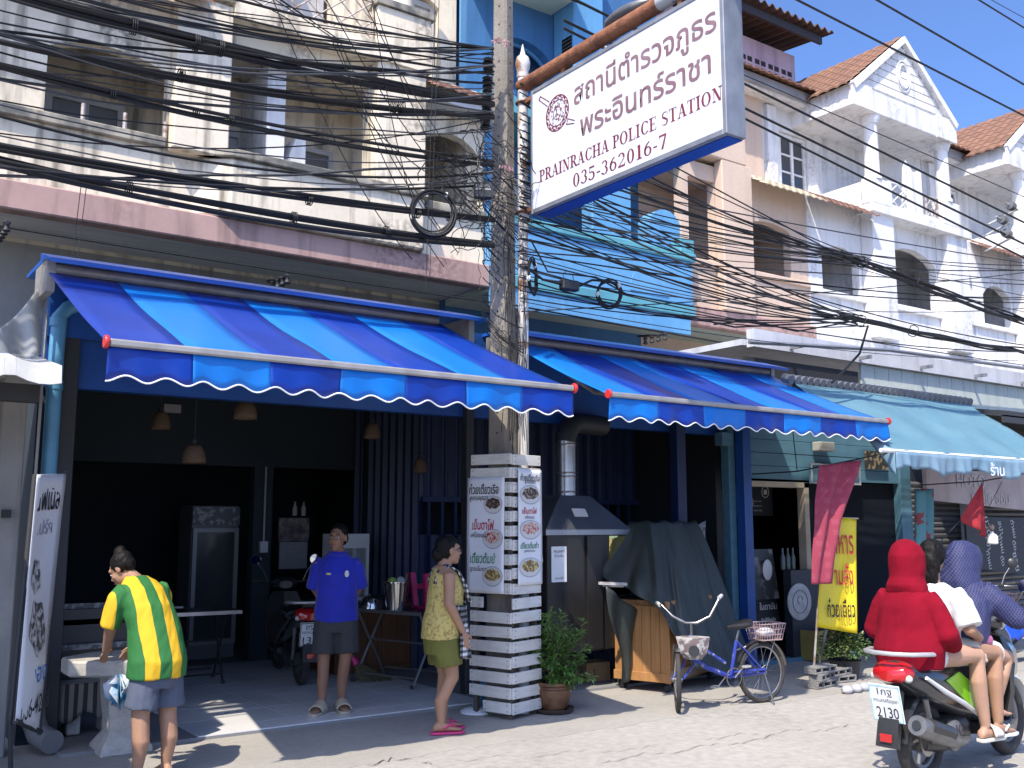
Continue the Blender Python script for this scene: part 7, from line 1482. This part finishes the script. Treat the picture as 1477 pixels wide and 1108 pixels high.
# --- left span: single cables
for i in range(38):
    v0 = crs.uniform(-120, 262); v1 = 112+.60*v0+crs.gauss(0, 24); v1 = max(70, min(330, v1))
    a, c = L(v0, v1, 7.2+crs.uniform(-.12, .15), 7.3+crs.uniform(-.03, .05)); r = crs.choice((.005, .006, .0075, .009, .012))
    tag(cable(a, c, r, crs.uniform(.0, .24), 9, 0, wob=crs.choice((0, .006, .012))).build('overhead_cable', crs.choice((m_cab, m_cab, m_cab, m_cabg, m_cabb)), None), 'thin overhead cable strung across the cream house to the pole', 'cable', 'thin cables left of the pole')
for i in range(9):
    a = at(crs.uniform(380, 560), crs.uniform(-20, 60), y=7.25); c = at(crs.uniform(560, 700), crs.uniform(240, 400), y=7.3)
    tag(cable(a, c, .0045, crs.uniform(.1, .3), 3, 0).build('slack_cable', m_cab, None), 'slack thin wire sloping steeply down to the cable tangle', 'cable', 'slack wires left of the pole')
for i, (u, v0, v1) in enumerate(((628, -20, 420), (634, -20, 400), (118, 260, 370), (126, 258, 372))):
    tag(cable(at(u, v0, y=7.22), at(u-14, v1, y=7.22), .003, 0, 0, 0).build('drop_wire', m_cab, None), 'thin vertical drop wire in front of the cream house', 'cable', 'vertical drop wires')
# --- right span: fans gathered at two knots, then bundles
N1, N2 = at(1238, 376, y=7.0), at(1236, 462, y=7.0)
for k, (N, vs, nn, lab) in enumerate(((N1, (120, 330), 17, 'cable of the upper fan running from the pole to the upper knot'), (N2, (215, 440), 20, 'cable of the lower fan running from the pole to the lower knot'))):
    for i in range(nn):
        v0 = vs[0]+(vs[1]-vs[0])*(i+.5*crs.random())/nn
        tag(cable(at(750, v0, y=7.38), N+V((crs.uniform(-.25, .25), crs.uniform(-.04, .04), crs.uniform(-.06, .06))), crs.choice((.005, .0065, .008, .011)), crs.uniform(.0, .22)).build('overhead_cable', crs.choice((m_cab, m_cab, m_cabg)), None), lab, 'cable', ['upper', 'lower'][k]+' cable fan right of the pole')
    t = thing('cable_bundle', ['upper', 'lower'][k]+' thick cable bundle right of the knot over the white house', 'cable', N, group='cable bundles right of the pole')
    E_ = at(1477, (463, 508)[k], y=7.0)
    for i in range(8): o1 = V((0, crs.uniform(-.04, .04), crs.uniform(-.05, .05))); cable(N+o1*.7-V((.3, 0, -.03)), E_+o1, crs.uniform(.009, .017), crs.uniform(.0, .07), 0, 14, wob=.012).build('strand', m_cab, t)
    for q0 in (.02, .3): 
        b = B(); p = N.lerp(E_, q0); b.tube([p+V((.02*math.sin(q*3), .07*math.cos(q), .07*math.sin(q))) for q in [math.tau*i/30*3 for i in range(30)]], .006, 4); b.build('tie', m_cab, t)
for i in range(17):
    v0 = 205+245*(i+crs.random())/17; v1 = 400+.30*(v0-300)+crs.uniform(-60, 110)
    tag(cable(at(752, v0, y=7.36), at(1477, v1, y=6.95), crs.choice((.0045, .0055, .0065, .008)), crs.uniform(.0, .2), 0, 14).build('overhead_cable', crs.choice((m_cab, m_cab, m_cabg)), None), 'long thin cable running from the pole past the right edge', 'cable', 'long cables right of the pole')
for i, (u0, v0, v1, r) in enumerate(((1082, 125, 321, .014), (1082, 160, 352, .014), (1082, 175, 372, .013), (1082, 112, 284, .006), (1150, 0, 167, .014), (1265, 0, 122, .014), (1412, 0, 40, .012), (1430, 0, 26, .005))):
    a, c = at(u0, v0, y=6.7), at(1477, v1, y=6.7); d = (c-a).normalized(); s_ = (a.x-5.35)/d.x
    tag(cable(a-d*s_, c, r, .0, 0, 16).build('power_line', m_cab, None), ['highest of the three thick wires below the gable roofs', 'middle of the three thick wires below the gable roofs', 'lowest of the three thick wires below the gable roofs', 'thin wire just above the three thick ones by the sign', 'lowest thick wire against the sky', 'middle thick wire against the sky', 'thick wire at the top right corner of the sky', 'hair thin wire at the top right corner of the sky'][i], 'power line')
# --- service wires on brackets under the soffits
for i in range(5):
    tag(cable((-6, 13.9-.12*i, 5.56-.035*i), (9.6, 13.9-.12*i, 5.45-.035*i), .012, .05, 0, 0, n=40).build('service_wire', m_cab, None), ['outermost', 'second', 'third', 'fourth', 'innermost'][4-i]+' black service wire from the street under the cream soffit', 'cable', 'soffit service wires of the cream house')
    tag(cable((9.6, 13.9-.12*i, 5.45-.03*i), (24, 13.9-.12*i, 5.28-.03*i), .012, .05, 0, 8, n=40).build('service_wire', m_cab, None), ['outermost', 'second', 'third', 'fourth', 'innermost'][4-i]+' black service wire from the street under the blue and tan soffits', 'cable', 'soffit service wires of the blue house')
for k, (u, v) in enumerate(((405, 402), (946, 484), (1238, 508), (5, 327))):
    p = at(u, v, y=13.6); t = thing('insulator_bracket', 'black spool insulator bracket under '+['the cream soffit above the awning', 'the blue soffit', 'the white soffit', 'the cream soffit at the left edge'][k], 'bracket', p, group='insulator brackets')
    b = B(); b.tube([p+V((0, -.3, -.02)), p+V((0, .5, .06))], .025, 6); b.build('arm', m_dk, t)
    for i in range(4): b = B(); b.lathe([(.03, -.07), (.05, -.05), (.03, -.02), (.03, .02), (.05, .05), (.03, .07)], p+V((0, -.25+.18*i, -.06)), 10); b.build('spool', m_dk, t, smooth=True)
# --- hardware on the pole
def spools(u, v, y, label):
    p = at(u, v, y=y); t = thing('insulator_rack', label, 'insulator', p, group='spool insulators on the pole')
    for i in range(3): b = B(); b.lathe([(.02, -.022), (.05, -.015), (.03, 0), (.05, .015), (.02, .022)], p+V((0, 0, -.05*i)), 12); b.build('spool', m_bplas, t, smooth=True)
    b = B(); b.tube([p+V((0, 0, .05)), p+V((0, 0, -.16))], .008, 6); b.tube([p, p+V((.12, .06, 0))], .012, 6); b.build('bolt', m_galv, t)
for k, (u, v) in enumerate(((704, 88), (703, 115), (702, 142), (700, 172))): spools(u, v, 7.36, ['top', 'second', 'third', 'bottom'][k]+' black spool insulator on the left of the concrete pole')
jb = thing('junction_box', 'black junction box with white code text beside the pole', 'box', at(698, 278, y=7.25)); p = at(697, 276, y=7.24); jr = Matrix.Rotation(R(-30), 3, 'Z')
b = B(); b.obox(p, (.17, .07, .145), jr); b.build('box', m_bplas, jb, bevel=.012); jx = jr@V((1, 0, 0)); jn = jr@V((0, -1, 0))
for k, s in enumerate(('TCC-L3-A17T001', '008AE - 008AL')): text(s, 'lettering', MATS['print_bowl'], jb, p+jn*.0365+V((0, 0, .04-.03*k)), jx, (0, 0, 1), w=.14, h=.018, thick=.001)
jb2 = thing('splice_closure', 'black splice closure hanging on hooks before the blue balcony', 'box', at(822, 412, y=7.2)); p = at(821, 412, y=7.2)
b = B(); b.obox(p, (.2, .08, .10), (0, 0, 0)); b.build('box', m_bplas, jb2, bevel=.012)
for s in (-1, 1): b = B(); b.tube([p+V((s*.06, 0, .05)), p+V((s*.06, .02, .1)), p+V((s*.06+.02, 0, .13))], .005, 5); b.build('hook', m_chr, jb2); b = B(); b.tube([p+V((s*.1, 0, 0)), p+V((s*.3, .02, .06+.04*s)), p+V((s*.5, .03, .12))], .012, 6); b.build('lead', m_cab, jb2)
def coil(u, v, y, R_, nr, label, tilt, r=.008):
    p = at(u, v, y=y); t = thing('cable_coil', label, 'cable coil', p, group='coiled spare cables'); m3 = Euler(tilt).to_matrix()
    for i in range(nr):
        rr = R_*(1+crs.uniform(-.10, .06)); o1 = V((crs.uniform(-.012, .012), crs.uniform(-.02, .02), crs.uniform(-.02, .02))); b = B()
        b.tube([p+o1+m3@V((rr*math.cos(q), .004*math.sin(5*q+i), rr*1.08*math.sin(q))) for q in [math.tau*j/36 for j in range(36)]], r, 6, closed=True); b.build('turn', m_cab, t, smooth=True)
    for a in (.9, 3.4): b = B(); c = p+m3@V((R_*math.cos(a), 0, R_*1.08*math.sin(a))); b.ell(c, (.014, .03, .03)); b.build('tie', MATS['print_bowl'], t, smooth=True)
coil(624, 306, 7.2, .185, 7, 'large coil of black cable hanging left of the pole', (0, 0, R(-25)), .010)
coil(879, 424, 7.2, .125, 5, 'small coil of black cable before the blue balcony', (0, .2, R(-20)))
coil(768, 400, 7.3, .16, 5, 'coil of black cable half hidden behind the white mast', (0, 0, R(40)))
tn = B()
for i in range(95):
    u, v = crs.gauss(700, 26), crs.gauss(262, 48); p = at(u, v, y=7.3+crs.uniform(-.14, .03)); pts = [p]; d = V((crs.uniform(-1, 1), crs.uniform(-.25, .25), crs.uniform(-1, 1))).normalized()
    for k in range(9): d = (d+V((crs.uniform(-.7, .7), crs.uniform(-.2, .2), crs.uniform(-.8, .6)))).normalized(); p = p+d*crs.uniform(.03, .075); p.y = min(max(p.y, 7.1), 7.36); pts.append(p.copy())
    tn.tube(pts, crs.choice((.003, .004, .005)), 4, cap=False)
tg = tn.build('wire_tangle', m_cab, None, smooth=True, kind='stuff'); tag(tg, 'messy tangle of thin black wires wrapped round the pole', 'wires')
tn = B()
for i in range(60):
    z = crs.uniform(2.9, 5.6); a0 = crs.random()*6; x_, y_ = 5.27, 7.55; tn.tube([V((x_+(.19+.02*crs.random())*math.cos(a0+q), y_+.19*math.sin(a0+q), z+.3*math.sin(q*.7+a0))) for q in [k*.35 for k in range(9)]], crs.choice((.003, .004, .0055)), 4, cap=False)
for i in range(26):
    x_, y_ = 5.27+crs.uniform(-.16, .14), 7.36+crs.uniform(-.02, .02); z = crs.uniform(3.2, 4.6); tn.tube([V((x_+.015*math.sin(k+i), y_, z-.14*k)) for k in range(8)], .004, 4, cap=False)
tag(tn.build('pole_wraps', m_cab, None, smooth=True, kind='stuff'), 'loose wires wrapped down the face of the concrete pole', 'wires')
tn = B()
for i in range(34):
    u, v = crs.choice(((715, 38, )[:1]+(30,), (730, 245), (705, 238)))[:2] if False else crs.choice(((716, 58), (733, 62), (728, 240), (735, 246))); p = at(u+crs.uniform(-5, 5), v+crs.uniform(-4, 4), y=7.3); tn.tube([p, p+V((.03*crs.uniform(-1, 1), 0, .03*crs.uniform(-1, 1))), p+V((.04*crs.uniform(-1, 1), 0, .03*crs.uniform(-1, 1)))], .005, 4)
tag(tn.build('pink_ties', M('pink_tie', (.35, .10, .13), .6, c2=(.5, .42, .42), sc=40), None, kind='stuff'), 'pink tie wires on the concrete pole', 'wires')
for k, (pts, r) in enumerate((([(1252, 470), (1240, 510), (1222, 530), (1200, 552)], .014), ([(765, 345), (790, 392), (860, 400), (905, 425)], .008), ([(1030, 468), (1080, 462), (1150, 478), (1240, 462)], .010), ([(985, 455), (1060, 472), (1140, 468), (1238, 464)], .010))):
    b = B(); P_ = [at(u, v, y=7.15) for u, v in pts]; b.tube([P_[0].lerp(P_[1], t) for t in (0, .5)]+P_[1:3]+[P_[2].lerp(P_[3], t) for t in (.5, 1)], r, 6); tag(b.build('drop_cable', m_cab, None, smooth=True), ['thick black drop cable curving down from the lower knot', 'slack cable looping from the mast to the small coil', 'upper slack cable feeding the lower knot', 'lower slack cable feeding the lower knot'][k], 'cable')
# disc insulators near the right edge
for k, (u, v) in enumerate(((1456, 296), (1444, 316), (1450, 336))):
    p = at(u, v, y=6.7); t = thing('disc_insulator', ['upper', 'middle', 'lower'][k]+' grey disc insulator on the thick wires at the right edge', 'insulator', p, group='disc insulators'); dd = V((1, 0, -.12)).normalized()
    for i in range(3): b = B(); b.lathe([(.015, -.012), (.06, -.006), (.06, .004), (.02, .012)], p+dd*.04*i, 14, axis=dd); b.build('disc', m_alu, t, smooth=True)
    b = B(); b.tube([p-dd*.12, p+dd*.22], .012, 6); b.tube([p+dd*.2, p+V((.1, .2, -.12)), p+V((-.02, .3, -.2))], .014, 6); b.build('fitting', m_galv, t)
lm_ = B(); p = at(905, 22, x=5.7); lm_.loft([rsec(0, .001, 0, .001)]*2) if False else lm_.ell(p, (.12, .3, .07)); tag(lm_.build('street_lamp_head', m_alu, None, smooth=True), 'grey street lamp head above the rusty sign arm', 'lamp')
bpy.data.scenes.remove(TSC)
